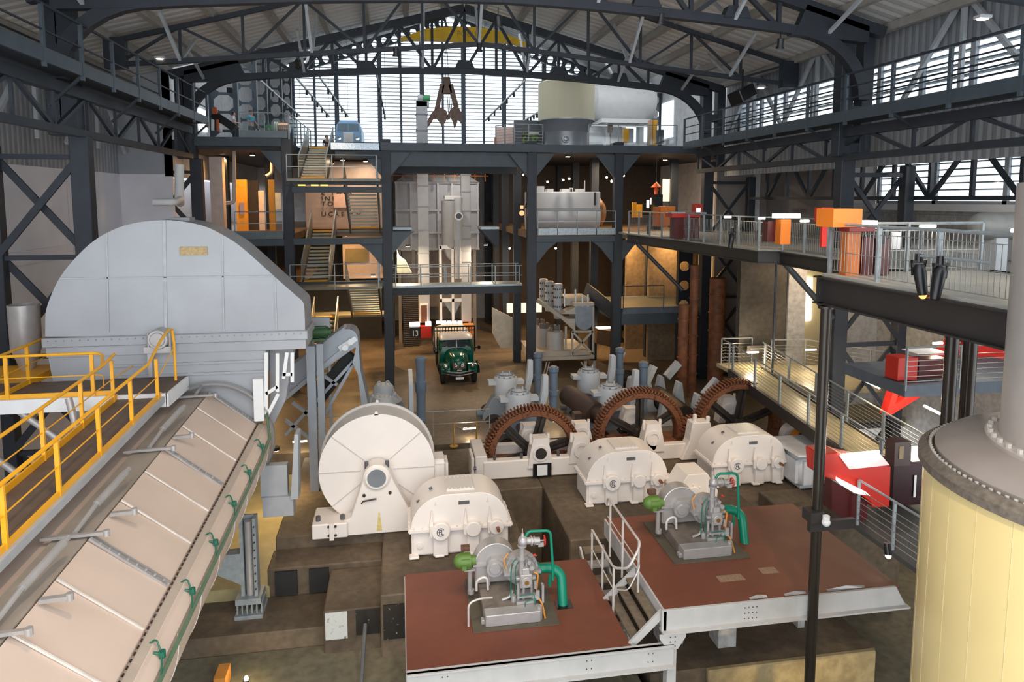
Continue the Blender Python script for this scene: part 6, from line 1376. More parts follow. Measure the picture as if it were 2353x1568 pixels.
b = B(); b.tube([(-.76, 1.42, 1.58), (-.70, 1.62, 1.95), (0, 1.57, 1.98), (.70, 1.62, 1.95), (.76, 1.42, 1.58), (0, 1.38, 1.58)], .018, 6, closed=True); b.bar((0, 1.38, 1.58), (0, 1.57, 1.97), .03); o('windscreen_frame', b, CHROME)
b = B()
for k in range(2):
    z = .55+.13*k; b.tube([(-.95, .0, z+.06), (-.6, -.22, z), (0, -.32, z-.04), (.6, -.22, z), (.95, .0, z+.06)], .035, 8)
bu = o('bumper', b, TB_, smooth=True)
b = B(); b.tube([(-.95, -.04, .66), (-.6, -.26, .6), (0, -.36, .56), (.6, -.26, .6), (.95, -.04, .66)], .015, 6); b.tube([(-.95, -.04, .76), (-.6, -.26, .73), (0, -.34, .70), (.6, -.26, .73), (.95, -.04, .76)], .015, 6); o('chrome_strip', b, CHROME)
b = B(); b.box(-.2, -.4, .36, .2, -.38, .47); npl = o('number_plate', b, WHITE)
for k, (s, x) in enumerate((('S', -.16), ('B', .16))):
    b = B(); b.prism([(x-.14, -.16, .85), (x+.14, -.16, .85), (x+.13, .02, 1.2), (x-.13, .02, 1.2)], (0, .02, 0)); lp = o('maroon_plate', b, mat('maroon letter plate', (.12, .015, .015), .3)); t_ = textmesh('letter', s, .3, WHITE, lp, (0, 0, 0)); t_.location = (x, -.11, 1.02); t_.rotation_euler = (radians(62), 0, 0)
b = B(); b.bar((-.12, -.22, .78), (.12, -.22, .78), .05); b.sphere((0, -.2, .84), .06, 8); o('badge', b, CHROME)
b = B(); b.box(-1.05, 2.8, .95, 1.05, 5.7, 1.05); o('bed_floor', b, TB_)
b = loft([sec(2.95, 1.0, 1.05, 2.0, p_=.45), sec(4.3, 1.02, 1.05, 2.1, p_=.5), sec(5.7, 1.0, 1.05, 2.0, p_=.45)]); o('tarpaulin', b, mat('off white tarpaulin', (.55, .50, .45), .7, 0, .08), smooth=True)
b = B(); b.bar((-1.1, 2.78, 2.4), (1.1, 2.78, 2.4), .07); b.bar((-1.1, 2.78, 2.2), (1.1, 2.78, 2.2), .05)
for k in range(15): x = -1.08+k*2.16/14; b.bar((x, 2.78, 1.05), (x, 2.78, 2.4), .045 if k not in (0, 14) else .09)
o('headboard_rack', b, TB_)
# =====================================================================
# VAN on the upper floor
# =====================================================================
vn = root('old_van', 'small light blue old van with grey grille parked at the top of the stairs', 'van', (PX(807, 38), 38, Z3+.02))
VB = mat('light blue van paint', (.22, .40, .62), .35); o = lambda nm, b, m, **k: obj(nm, b, m, vn, local=True, **k)
b = loft([sec(0, .62, .2, .98, p_=.3), sec(.1, .68, .2, 1.36, p_=.3), sec(.35, .70, .2, 1.54, p_=.45), sec(.7, .71, .2, 1.58, p_=.5), sec(1.5, .72, .2, 1.58, p_=.5), sec(3.0, .72, .2, 1.55, p_=.5)]); o('body', b, VB, smooth=True)
b = B(); b.prism([(-.56, -.02, .96), (.56, -.02, .96), (.52, .07, 1.34), (-.52, .07, 1.34)], (0, .03, 0)); o('windscreen', b, mat('grey blue van glass', (.16, .21, .26), .15)); b = B(); b.box(-.015, -.03, .96, .015, .07, 1.34); o('windscreen_post', b, VB)
b = B(); b.box(-.28, -.1, .15, .28, .02, .86); o('grille', b, mat('silver grille', (.5, .5, .5), .4, .4), bevel=.03)
for x in (-.48, .48): b = B(); b.lathe([(.001, -.06), (.1, -.05), (.12, 0)], (x, .02, .55), 16, 'y'); o('headlight', b, CHROME)
b = B(); b.bar((-.65, -.12, .2), (.65, -.12, .2), .1, .08); o('bumper', b, GALVD)
for x in (-.6, .6):
    for y in (.5, 2.6): b = B(); b.lathe([(.001, -.08), (.26, -.08), (.26, .08), (.001, .08)], (x, y, .26), 16, 'x'); o('wheel', b, RUBBER)
# =====================================================================
# upper floor exhibits
# =====================================================================
c_ = P(1300, 333, Y=36)
X0 = (PX(1238, 36)+PX(1362, 36))/2
vv = root('cream_vessel', 'big cream vessel with silver tapering neck and round hatch on the upper floor', 'vessel', (X0, 36, Z3))
R1 = (PX(1362, 36)-PX(1238, 36))/2
zt, zm, zn, z0 = PZ(1300, 192, 36), PZ(1300, 277, 36), PZ(1300, 303, 36), Z3
b = B(); b.lathe([(R1, zm), (R1, zt), (R1*.9, zt+.08)], (X0, 36.2, 0), 64); obj('cream_shell', b, mat('cream vessel shell', (.60, .56, .40), .5, 0, .03, streak=.05), vv, smooth=True)
b = B(); b.lathe([(R1*.9, zt+.08), (.4, zt+.45), (.001, zt+.5)], (X0, 36.2, 0), 48); obj('cone_top', b, mat('white cone', (.6, .6, .6), .5), vv, smooth=True)
b = B(); b.lathe([(R1+.04, zm-.05), (R1+.04, zm), (R1*.97, zm-.05), (R1*.78, zn), (R1*.76, zn-.05), (R1*.76, z0)], (X0, 36.2, 0), 64); obj('silver_neck', b, mat('silver steel sheet', (.42, .44, .47), .35, .55, .05), vv, smooth=True)
hc = P(1302, 318, Y=36-R1*.72); b = B(); b.lathe([(.001, -.14), (.12, -.12), (.14, -.06), (.22, -.06), (.24, 0)], (hc.x, 36.2-R1*.76, hc.z), 24, 'y')
for k in range(10): t = pi*k/5; b.cyl((hc.x+.18*cos(t), 36.2-R1*.76-.1, hc.z+.18*sin(t)), (hc.x+.18*cos(t), 36.2-R1*.76-.05, hc.z+.18*sin(t)), .02, 6)
obj('round_hatch', b, mat('silver steel sheet', (.42, .44, .47)), vv, smooth=True)
wt = root('white_tank', 'glossy white horizontal tank glowing in daylight behind the cream vessel', 'tank', (13.5, 43, 14))
b = B(); a, e_ = P(1376, 268, Y=42), P(1476, 192, Y=42); b.lathe([(.001, -.5), (.9, -.4), (1.3, 0), (1.3, 3.6), (1.2, 3.9), (.001, 3.9)], (a.x, 43.4, (a.z+e_.z)/2+.1), 40, 'x'); obj('shell', b, WHITE, wt, smooth=True)
b = B(); b.box(a.x+.2, 42, a.z-.35, e_.x+.6, 44.5, a.z-.1); b.box(a.x+.6, 42.4, Z3, a.x+.9, 43, a.z-.3); b.box(e_.x, 42.4, Z3, e_.x+.3, 43, a.z-.3); obj('support_frame', b, WHITE, wt)
wc = root('slatted_canopy', 'white slatted canopy below the white tank on the upper floor', 'canopy', (13, 40, 13.3))
b = B(); a, e_ = P(1362, 292, Y=40.5), P(1486, 268, Y=40.5)
for k in range(14): b.box(a.x, 40+.12*k*1.6, a.z+.02*k, e_.x+.2, 40.08+.12*k*1.6, a.z+.06+.02*k)
obj('slats', b, WHITE, wc)
b = B(); b.box(a.x, 42.8, a.z-.7, e_.x, 42.9, a.z+.2); obj('back_panel', b, WHITE, wc)
obox('yellow column panel at the right end of the upper floor', [('yellow_face', 1500, 276, 1511, 334, 36.5, .3, YEL), ('orange_side', 1492, 276, 1500, 334, 36.5, .3, mat('peach panel', (.6, .38, .22), .5))], 'yellow_column', 'panel')
obox('small yellow T shaped panel on the upper floor right of the cream vessel', [('yellow_face', 1432, 296, 1445, 328, 37, .2, YEL)], 'yellow_column', 'panel')
obox('dark framed notice board on a stand right of the cream vessel', [('frame', 1397, 284, 1408, 305, 36.2, .1, mat('brown frame', (.12, .05, .03), .5)), ('stand', 1401, 305, 1404, 335, 36.3, .05, mat('brown frame', (.12, .05, .03)))], 'notice_board', 'sign')
obox('tall dark blue cabinet at the right end of the upper floor', [('body', 1513, 298, 1526, 330, 34.5, .4, STEEL)], 'dark_cabinet', 'cabinet')
obox('dark grey partition with a green landscape picture left of the cream vessel', [('partition', 1182, 278, 1246, 334, 38, .3, mat('mid grey partition', (.12, .125, .14), .6)), ('green_picture', 1200, 303, 1238, 330, 37.95, .05, mat('green landscape print', (.16, .28, .07), .5, 0, .1, 5, c2=(.03, .035, .03), thr=.5)), ('white_strip', 1213, 303, 1238, 308, 37.93, .02, WHITE)], 'partition')
obox('pinkish white glowing curved panel left of the grey partition', [('panel', 1140, 293, 1181, 331, 39, .3, mat('peach white panel', (.75, .55, .48), .5)), ('edge', 1136, 315, 1141, 331, 38.95, .1, ORANGE)], 'peach_panel', 'panel')
rail('guard_rail', 'glass guard rail on the upper floor right of the cream vessel', 'railing', [(PX(1345, 34), 33.6, Z3), (PX(1545, 33.5), 33.3, Z3)], infill='glass')
rail('guard_rail', 'slanting rail of the upper floor left of the grey partition', 'railing', [(PX(1140, 35), 35, Z3), (PX(1182, 34), 34, Z3), (PX(1246, 34), 34, Z3)], infill='wire', post=.8)
# bright side opening upper right
b = B()
for x0, y0, x1, y1 in ((1440, 290, 1490, 325), (1412, 305, 1430, 325)):
    p0, p1 = P(x0, y1, Y=47.8), P(x1, y0, Y=47.8); b.box(p0.x, 47.8, p0.z, p1.x, 47.9, p1.z)
p0, p1 = P(1511, 322, X=18.15), P(1546, 268, X=18.15); b.box(18.12, p1.y, p0.z, 18.2, p0.y, p0.z+2.4)
w5 = struct('window_5', b, mat('bright daylight pane', (.9, .95, 1), emit=1.6))
b = B(); b.box(PX(1425, 48), 47.95, 11.7, 18.2, 48.1, 16.2); struct('wall_rear_right_panel', b, BACKW)
b = B(); p0, p1 = P(1514, 247, Y=47), P(1530, 239, Y=47); b.box(p0.x, 46.9, p0.z, p1.x, 47.0, p1.z); thing('exit_sign', 'small dark sign high on the pale wall at the right rear', 'sign', b, BLACK)
b = B(); p0, p1 = P(522, 213, Y=36.8), P(533, 202, Y=36.8); b.box(p0.x, 36.72, p0.z, p1.x, 36.87, p1.z); thing('exit_sign', 'small dark sign high on the first honeycomb column at the left', 'sign', b, BLACK)
b = B(); p0, p1 = P(490, 245, Y=36), P(504, 228, Y=36); b.box(-9.98, 37.5, 12.7, -9.9, 38.8, 13.8); struct('window_6', b, MATS['bright daylight pane'])
# upper left: copper reel, green wheel, visitors
b = B(); c_ = P(618, 296, Y=34); b.lathe([(.001, -.06), (.16, -.06), (.2, -.04), (.2, .04), (.001, .04)], c_, 28, 'y'); gw = root('green_pulley', 'flat green pulley disc on the upper left platform', 'pulley', (c_.x, 34, Z3+.2)); obj('disc', b, mat('mid green disc', (.05, .30, .11), .5), gw); b = B(); b.cyl((c_.x, 33.9, c_.z), (c_.x, 34.1, c_.z), .04, 10); obj('hub', b, YEL, gw); b = B(); b.box(c_.x-.05, 34.05, Z3+.2, c_.x+.05, 34.15, c_.z); obj('stand', b, STEELB, gw)
cr = root('copper_machine', 'copper drum with pale yellow end discs on the upper left platform', 'machine', P(650, 305, Y=34.5))
a, e_ = P(640, 294, Y=34.5), P(664, 294, Y=34.5)
b = B(); b.lathe([(.001, 0), (.22, 0), (.24, .03), (.24, .45), (.2, .5), (.001, .5)], a, 24, 'x')
for k in range(5): b.lathe([(.25, .06+k*.09), (.26, .08+k*.09), (.25, .1+k*.09)], a, 24, 'x')
obj('copper_drum', b, COPPER, cr, smooth=True)
b = B(); b.lathe([(.001, -.16), (.28, -.16), (.28, -.12), (.001, -.12)], a, 24, 'x'); b.lathe([(.001, -.06), (.28, -.06), (.28, -.02), (.001, -.02)], a, 24, 'x'); obj('end_disc', b, mat('pale yellow disc', (.65, .66, .5), .5), cr)
b = B(); b.box(a.x-.1, 34.3, Z3+.2, a.x+.5, 34.8, a.z-.22); obj('plinth', b, STEELB, cr)
b = B(); p0, p1 = P(573, 306, Y=34.6), P(588, 296, Y=34.6); b.box(p0.x, 34.5, Z3+.2, p1.x, 35, p1.z); b.prism([(p1.x, 34.5, Z3+.2), (p1.x+.5, 34.5, Z3+.2), (p1.x+.1, 34.5, p1.z)], (0, .5, 0)); thing('showcase', 'small dark showcase with pale sloping side beside the green wheel', 'display', b, mat('black showcase', (.04, .045, .05), .4))
dl_ = root('dark_exhibit', 'black and orange exhibit machine behind the rail at the far left of the upper floor', 'machine', (PX(500, 34), 34, Z3))
b = B(); b.bar(P(490, 262, Y=34.5), P(540, 295, Y=34.5), .3, .35); b.bar(P(495, 265, Y=34.5), P(495, 300, Y=34.5), .2, .2); obj('black_body', b, BLACK, dl_)
b = B(); b.cbox(P(494, 255, Y=34.3), .2, .2, .3); b.bar(P(500, 275, Y=34.2), P(501, 302, Y=34.2), .1, .1); obj('orange_part', b, mat('orange red enamel', (.5, .10, .03), .5), dl_)
b = B(); b.bar(P(489, 275, Y=34.3), P(489, 300, Y=34.3), .12, .12); b.bar(P(508, 285, Y=34.3), P(508, 303, Y=34.3), .1, .1); obj('pale_part', b, WHITE, dl_)
# people: continuous skinned bodies
SKIN = mat('skin', (.45, .27, .19), .5)
def person(lab, loc, face, top, bottom, hair, hm=1.68, pose=0, sit=False):
    r = root('person', lab, 'person', loc, None, face); s = hm/1.7
    def skin(nm, joints, edges, m, lv=1):
        me = bpy.data.meshes.new(nm); me.from_pydata([V(j[:3])*s for j in joints], edges, []); o = bpy.data.objects.new(nm, me); COL.objects.link(o)
        md = o.modifiers.new('s', 'SKIN'); sv = me.skin_vertices[0].data
        for k, j in enumerate(joints): sv[k].radius = (j[3]*s, (j[4] if len(j) > 4 else j[3])*s)
        sv[0].use_root = True; o.modifiers.new('u', 'SUBSURF').levels = lv; o.modifiers['u'].render_levels = lv
        dg = bpy.context.evaluated_depsgraph_get(); dg.update(); nme = bpy.data.meshes.new_from_object(o.evaluated_get(dg)); bpy.data.objects.remove(o)
        nme.materials.clear(); nme.materials.append(m)
        for p in nme.polygons: p.use_smooth = True
        q_ = bpy.data.objects.new(nm, nme); COL.objects.link(q_); q_.parent = r; WL[q_] = WL[r]; return q_
    ax = .24+.05*pose
    body = [(0, 0, .95, .13, .1), (0, 0, 1.15, .12, .09), (0, 0, 1.36, .15, .1), (0, 0, 1.46, .055), (0, -.01, 1.56, .085, .095), (0, 0, 1.66, .075, .08),
            (.09, 0, .88, .085), (.1, -.02, .48, .055), (.11, .02, .08, .038), (.11, -.12, .03, .035),
            (-.09, 0, .88, .085), (-.1, .03, .48, .055), (-.12, .08, .08, .038), (-.12, -.06, .03, .035),
            (.18, 0, 1.38, .05), (ax+.02, -.02, 1.12, .04), (ax, -.2, .95, .03), (ax-.01, -.27, .9, .028),
            (-.18, 0, 1.38, .05), (-ax-.02, 0, 1.12, .04), (-ax+.04, -.22, 1.12, .03), (-ax+.06, -.3, 1.14, .028)]
    ed = [(0, 1), (1, 2), (2, 3), (3, 4), (4, 5), (0, 6), (6, 7), (7, 8), (8, 9), (0, 10), (10, 11), (11, 12), (12, 13), (2, 14), (14, 15), (15, 16), (16, 17), (2, 18), (18, 19), (19, 20), (20, 21)]
    skin('body', body, ed, SKIN)
    skin('top_garment', [(0, 0, .98, .15, .12), (0, 0, 1.15, .14, .11), (0, 0, 1.37, .165, .12), (0, 0, 1.44, .08), (.19, 0, 1.38, .065), (ax, -.01, 1.22, .06), (-.19, 0, 1.38, .065), (-ax, 0, 1.22, .06)], [(0, 1), (1, 2), (2, 3), (2, 4), (4, 5), (2, 6), (6, 7)], top)
    skin('trousers', [(0, 0, .97, .145, .115), (.09, 0, .86, .1), (.1, -.02, .48, .07), (.11, .02, .12, .055), (-.09, 0, .86, .1), (-.1, .03, .48, .07), (-.12, .07, .12, .055)], [(0, 1), (1, 2), (2, 3), (0, 4), (4, 5), (5, 6)], bottom)
    b = B(); b.sphere((0, .015*s, 1.62*s), .105*s, 12, 1.05); b.v = [p if p.y > -.03*s or p.z > 1.66*s else V((p.x*.6, max(p.y, -.03*s), max(p.z, 1.66*s))) for p in b.v]; obj('hair', b, hair, r, local=True, smooth=True)
    b = B()
    for x in (-.03, .03): b.sphere((x*s, -.1*s, 1.59*s), .012*s, 6)
    obj('eyes', b, BLACK, r, local=True)
    b = B(); b.prism([(0, -.125*s, 1.55*s), (.015*s, -.1*s, 1.55*s), (-.015*s, -.1*s, 1.55*s)], (0, .02*s, .04*s)); b.box(-.025*s, -.102*s, 1.515*s, .025*s, -.095*s, 1.522*s); obj('face_features', b, mat('lip tone', (.35, .16, .12), .5), r, local=True)
    for sd in (-1, 1):   # fingers
        b = B(); base = V((sd*(ax-.01) if sd > 0 else -ax+.06, -.28 if sd > 0 else -.31, .89 if sd > 0 else 1.14))*s
        for k in range(4): b.tube([base+V((.012*(k-1.5), 0, 0)), base+V((.014*(k-1.5), -.05, -.02+.003*k)), base+V((.014*(k-1.5), -.075, -.05))], [.009*s, .008*s, .006*s], 5)
        b.tube([base+V((-sd*.02, .02, 0)), base+V((-sd*.045, -.01, -.01)), base+V((-sd*.05, -.035, -.03))], [.01*s, .009*s, .007*s], 5); obj('fingers', b, SKIN, r, local=True)
    return r
HB = mat('brown hair', (.06, .035, .02), .6); HK = mat('black cap', (.01, .01, .012), .5)
p = P(578, 300, Y=35.2); person('person in a turquoise top standing by the rail left of the green wheel', (p.x, 35.2, Z3+.0), radians(60), mat('turquoise shirt', (.02, .38, .55), .7), mat('dark trousers', (.02, .025, .03), .7), HB, 1.62)
p = P(538, 290, Y=36.5); person('person in a white top and black cap standing farther left on the upper floor', (p.x, 36.5, Z3), radians(100), mat('white shirt', (.6, .6, .62), .7), mat('dark trousers', (.02, .025, .03)), HK, 1.7)
p = P(747, 330, Y=38.5); person('person with dark hair, mostly hidden, at the top of the stairs', (p.x, 39.5, Z3-.75), radians(30), mat('dark jacket', (.03, .03, .035), .7), mat('dark trousers', (.02, .025, .03)), HB, 1.6)
p = P(760, 330, Y=38.5); person('person bending beside the van, mostly hidden by the top step', (p.x, 39.3, Z3-.8), radians(-60), mat('brown jacket', (.08, .05, .03), .7), mat('dark trousers', (.02, .025, .03)), HB, 1.6)
# grab bucket hanging
gb = root('grab_bucket', 'rusty brown two shell grab bucket hanging from chains before the bright gable', 'grab', P(1025, 230, Y=34))
G = lambda x, y, d=0: P(x, y, Y=34+d); GB_ = mat('brown grab steel', (.16, .105, .08), .6, .2, .25, 6); GBD = mat('dark grab steel', (.05, .035, .03), .6)
b = B(); b.cyl(G(1018, 184), G(1034, 184), .16, 16); b.prism([G(1018, 183, -.15), G(1035, 183, -.15), G(1040, 215, -.15), G(1014, 215, -.15)], (0, .3, 0)); obj('head', b, GB_, gb, bevel=.02)
for a, c__ in (((1016, 195), (1003, 255)), ((1035, 195), (1049, 248))): b = B(); b.bar(G(*a), G(*c__), .22, .3, up=(0, 1, 0)); obj('arm', b, GB_, gb)
b = B()
for x in (1027, 1031, 1035, 1038): b.cyl(G(x, 215), G(x+4, 262), .02, 6)
obj('cable', b, GBD, gb)
jawL = [(1003, 248), (1016, 247), (1027, 256), (1029, 268), (1023, 282), (1015, 291), (1011, 282), (1003, 273), (996, 274), (990, 284), (983, 294), (982, 278), (990, 262)]
jawR = [(1045, 243), (1055, 248), (1062, 262), (1062, 288), (1057, 280), (1052, 276), (1048, 290), (1044, 296), (1041, 282), (1036, 271), (1027, 277), (1026, 268), (1035, 252)]
for jaw in (jawL, jawR):
    b = B()
    for k in range(7): b.prism([G(x, y, -.45+.15*k) for x, y in jaw], (0, .06, 0))
    inner = jaw[:7]; b.prism([G(x, y, -.4) for x, y in ((jaw[0], jaw[1], jaw[2], (jaw[2][0]-4, jaw[2][1]+4), (jaw[1][0]-2, jaw[1][1]+7), (jaw[0][0]-3, jaw[0][1]+9), (jaw[-1][0]+4, jaw[-1][1]+6), jaw[-1]))], (0, .8, 0))
    obj('shell', b, GB_, gb, nosplit=True)
b = B(); b.cyl(G(1024, 178), G(1022, 120), .015, 6); b.cyl(G(1030, 178), G(1028, 120), .015, 6); b.cyl(G(1025, 125), G(1025, 30), .02, 6); obj('chain', b, GBD, gb)
# yellow crane bridge arch with lettering
yb = root('crane_bridge', 'yellow arched crane bridge with faint lettering under the ridge of the roof', 'crane', (3.1, 34, 16.8))
b = B(); Yb = 33.6; up_ = [(916, 88), (980, 66), (1020, 62), (1100, 62), (1150, 72), (1212, 99)]; dn = [(1212, 106), (1150, 96), (1060, 96), (1000, 92), (916, 92)]
b.prism([P(x, y, Y=Yb) for x, y in up_+dn], (0, .35, 0)); obj('bridge_beam', b, mat('crane yellow', (.80, .50, .02), .45), yb)
textmesh('lettering', 'POGUA', .34, mat('pale amber letters', (.45, .30, .05), .5), yb, P(1078, 79, Y=Yb-.02), rx=pi/2)
# duct with green motor through upper floor
def rectduct(lab, x0, x1, y0, y1, Y, dep=.8, joints=(), m=None):
    m = m or mat('grey white duct paint', (.40, .41, .43), .5, 0, .05); p0, p1 = P(x0, y1, Y=Y), P(x1, y0, Y=Y)
    r = root('bucket_elevator', lab, 'elevator shaft', (p0.x, Y, max(0, p0.z))); b = B(); b.box(p0.x, Y, max(0, p0.z), p1.x, Y+dep, p1.z); obj('casing', b, m, r, bevel=.02)
    for j in joints: z = PZ(x0, j, Y); b = B(); b.box(p0.x-.03, Y-.03, z-.03, p1.x+.03, Y+dep+.03, z+.03); obj('flange', b, mat('joint grey', (.27, .28, .29), .5), r)
    return r
e1 = rectduct('tall grey rectangular elevator shaft rising through the upper floor with a green motor on top', 963, 982, 232, 742, 40.5, joints=(262, 299, 427, 475, 529, 582, 630))
c_ = P(972, 224, Y=40.5); b = B(); b.cyl((c_.x, 40.8, c_.z), (c_.x+.42, 40.8, c_.z), .18, 16); obj('green_motor', b, mat('mid green disc', (.05, .30, .11)), e1, smooth=True); b = B(); b.box(c_.x-.4, 40.5, c_.z-.5, c_.x+.35, 41.3, c_.z-.2); b.cyl((c_.x-.3, 40.8, c_.z), (c_.x, 40.8, c_.z), .2, 14); obj('head_frame', b, LGREY, e1)
rectduct('second grey rectangular elevator shaft beside the open pipe in the central opening', 1062, 1081, 386, 740, 40.2, joints=(402, 441, 485, 520, 549, 577, 602))
# boiler behind
bo = root('boiler_house', 'big grey panelled boiler with pitched top and orange rails in the central opening', 'boiler', (2.5, 44, 0))
x0, x1, zt, zl = PX(913, 44), PX(1098, 44), PZ(1000, 419, 44), PZ(1000, 573, 44)
BM = mat('cold grey boiler paint', (.38, .39, .42), .5, 0, .05)
b = B(); b.box(x0, 44, zl, x1, 49, zt); obj('body', b, BM, bo)
b = B(); b.prism([(x0-.1, 44, zt), (x1+.1, 44, zt), (x1-.9, 44.8, zt+.75), (x0+.9, 44.8, zt+.75)], (0, 3, 0)); obj('pitched_top', b, LGREY, bo)
b = B()
for px_ in (913, 946, 977, 1008, 1040, 1072, 1098): x = PX(px_, 44); b.box(x-.06, 43.9, zl, x+.06, 44, zt)
for py_ in (420, 483, 535, 573): z = PZ(1000, py_, 44); b.box(x0-.1, 43.88, z-.06, x1+.1, 44, z+.06)
obj('stiffener', b, mat('grey stiffener', (.45, .46, .48), .5), bo)
b = B(); b.box(x0+.3, 44.2, 2.2, x1-.2, 48, zl); obj('lower_casing', b, mat('brown grey casing', (.22, .20, .19), .6), bo)
for px_ in (918, 950, 1010, 1090): x = PX(px_, 43.8); b = B(); b.box(x-.1, 43.7, 0, x+.1, 43.9, zl); obj('leg', b, mat('brown grey casing', (.22, .20, .19)), bo)
b = B(); zt2 = PZ(1000, 417, 43)
for k in range(10): x = x0-.2+(x1-x0+.6)*k/9; b.bar((x, 43.2, zt2), (x, 43.2, zt2+.75), .04)
for z in (.35, .75): b.bar((x0-.3, 43.2, zt2+z), (x1+.6, 43.2, zt2+z), .04)
obj('orange_rail', b, mat('orange brown rail', (.45, .16, .05), .5), bo)
b = B(); b.box(-.9, 43.5, 3.0, 6.3, 43.62, 5.0); 
b = B(); b.box(PX(925, 42), 42.5, 0, PX(962, 42), 42.6, PZ(940, 680, 42.5)); thing('roller_shutter', 'dark ribbed shutter at ground level behind the number 13 display', 'shutter', b, wavemat('dark ribbed shutter', (.05, .045, .045), 2, .12, .5, .5, .3, .4))
# silo & pipe cluster
si = root('grey_silo', 'grey cylindrical silo on a white leg frame in front of the boiler', 'silo', (PX(1038, 41), 41, 0))
b = B(); b.lathe([(.001, PZ(1030, 600, 41)), (.3, PZ(1030, 590, 41)), (.55, PZ(1030, 565, 41)), (.55, PZ(1030, 462, 41)), (.001, PZ(1030, 460, 41))], (PX(1036, 41), 41, 0), 28); obj('shell', b, mat('grey white duct paint', (.40, .41, .43)), si, smooth=True)
b = B(); b.box(PX(1022, 41), 40.5, PZ(1030, 458, 41), PX(1058, 41), 41.5, PZ(1030, 450, 41)); obj('top_frame', b, WHITE, si)
b = B()
for px_ in (1012, 1040, 1078): x = PX(px_, 40.6); b.box(x-.07, 40.5, 0, x+.07, 40.7, PZ(1030, 565, 40.6))
b.box(PX(1010, 40.6), 40.5, PZ(1030, 568, 40.6)-.1, PX(1080, 40.6), 40.7, PZ(1030, 568, 40.6)+.1); b.box(PX(1010, 40.6), 40.5, PZ(1030, 690, 40.6)-.1, PX(1080, 40.6), 40.7, PZ(1030, 690, 40.6)+.1); obj('leg_frame', b, WHITE, si)
b = B(); b.prism([P(1018, 692, Y=40.9), P(1060, 692, Y=40.9), P(1045, 725, Y=40.9), P(1040, 725, Y=40.9)], (0, .5, 0)); obj('hopper', b, LGREY, si)
fp = root('flue_pipe', 'vertical grey flue pipe with a dark round opening in front of the silo', 'pipe', (PX(1053, 39.5), 39.5, 4))
b = B(); b.cyl(P(1053, 640, Y=39.5), P(1053, 552, Y=39.5), .19, 18); b.cyl(P(1052, 552, Y=39.5), P(1053, 455, Y=39.5), .24, 20); obj('tube', b, LGREY, fp, smooth=True)
c_ = P(1054, 497, Y=39.2); b = B(); b.lathe([(.17, -.1), (.24, -.1), (.24, .3), (.17, .3)], c_, 24, 'y'); obj('branch_ring', b, WHITE, fp, smooth=True); b = B(); b.cyl((c_.x, 39.13, c_.z), (c_.x, 39.2, c_.z), .18, 20); obj('branch_opening', b, BLACK, fp)
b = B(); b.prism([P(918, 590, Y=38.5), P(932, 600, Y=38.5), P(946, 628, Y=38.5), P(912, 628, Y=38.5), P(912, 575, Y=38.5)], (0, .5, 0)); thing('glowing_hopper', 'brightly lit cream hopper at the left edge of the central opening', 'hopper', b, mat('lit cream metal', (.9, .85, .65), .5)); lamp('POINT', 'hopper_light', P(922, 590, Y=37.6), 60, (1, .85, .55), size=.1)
# ground displays
d13 = obox('black and red display counter with white number 13 and glowing tops', [('black_box', 942, 752, 966, 776, 40.0, .5, BLACK), ('red_box', 967, 750, 991, 778, 40.0, .5, RED), ('glowing_top', 941, 743, 965, 751, 40.0, .5, SCREEN), ('glowing_top', 978, 741, 991, 750, 40.0, .4, SCREEN), ('picture_tower', 968, 702, 981, 742, 40.3, .2, mat('dark brown picture', (.16, .06, .03), .5)), ('tower_frame', 966, 699, 984, 742, 40.35, .2, WHITE)])
textmesh('numeral', '13', .48, WHITE, d13, P(954, 767, Y=39.97), sx=.85)
obox('maroon and orange display counter with a row of glowing white tops behind the truck', [('maroon_post', 1002, 745, 1014, 775, 39.5, .4, mat('near black maroon', (.03, .006, .008))), ('maroon_box', 1015, 748, 1052, 775, 39.6, .5, DRED), ('orange_box', 1053, 746, 1089, 775, 39.7, .5, ORANGE)]+[('glowing_top', 1003+i*12.4, 740, 1013+i*12.4, 748, 39.6, .4, SCREEN) for i in range(5)])
# lit counter hall behind columns
obox('long white panel wall with its light put in as glow behind the column row', [('lit_panel', 1165, 696, 1245, 720, 39.5, .1, mat('lit wall glow', (1, .90, .78), emit=.8))], 'lit_panel', 'panel')  # emission stands in for light falling on this wall
b = B(); b.prism([P(*q_, Y=37.9) for q_ in ((1131, 707), (1180, 732), (1180, 800), (1150, 800), (1131, 765))], (0, .1, 0)); thing('concrete_parapet', 'warm lit pale parapet behind the slim frame columns', 'parapet', b, mat('lit beige parapet', (.70, .62, .48), .6))  # lit look of the parapet is part of its base colour
# =====================================================================
# evaporator set
# =====================================================================
ev = root('evaporator_set', 'pale grey evaporator plant with three slotted towers on a beige frame', 'machine', (7.8, 35, 0))
EY = 34.4; E = lambda x, y, d=0: P(x, y, Y=EY+d); EM = mat('warm light grey plant paint', (.44, .42, .40), .5, 0, .05); EF = mat('beige steel frame paint', (.50, .45, .37), .5, 0, .05)
b = B(); a, e_ = E(1233, 830), E(1366, 817); b.box(a.x-.3, EY, a.z, e_.x, EY+3.4, e_.z); b.box(a.x-.3, EY+.2, e_.z, e_.x-.3, EY+3.2, e_.z+.25); obj('platform', b, EF, ev)
b = B()
for x, y in ((1238, 875), (1345, 880), (1365, 880)): b.bar(E(x, 830), (E(x, 830).x, EY, 0), .14)
b.bar(E(1262, 832), E(1245, 900), .06); b.bar(E(1256, 832), E(1240, 900), .06)
b.bar(E(1315, 832, 3), E(1322, 872, 3), .12); b.bar(E(1335, 832), E(1366, 880), .08); b.bar(E(1366, 832), E(1335, 880), .08); obj('leg', b, EF, ev)
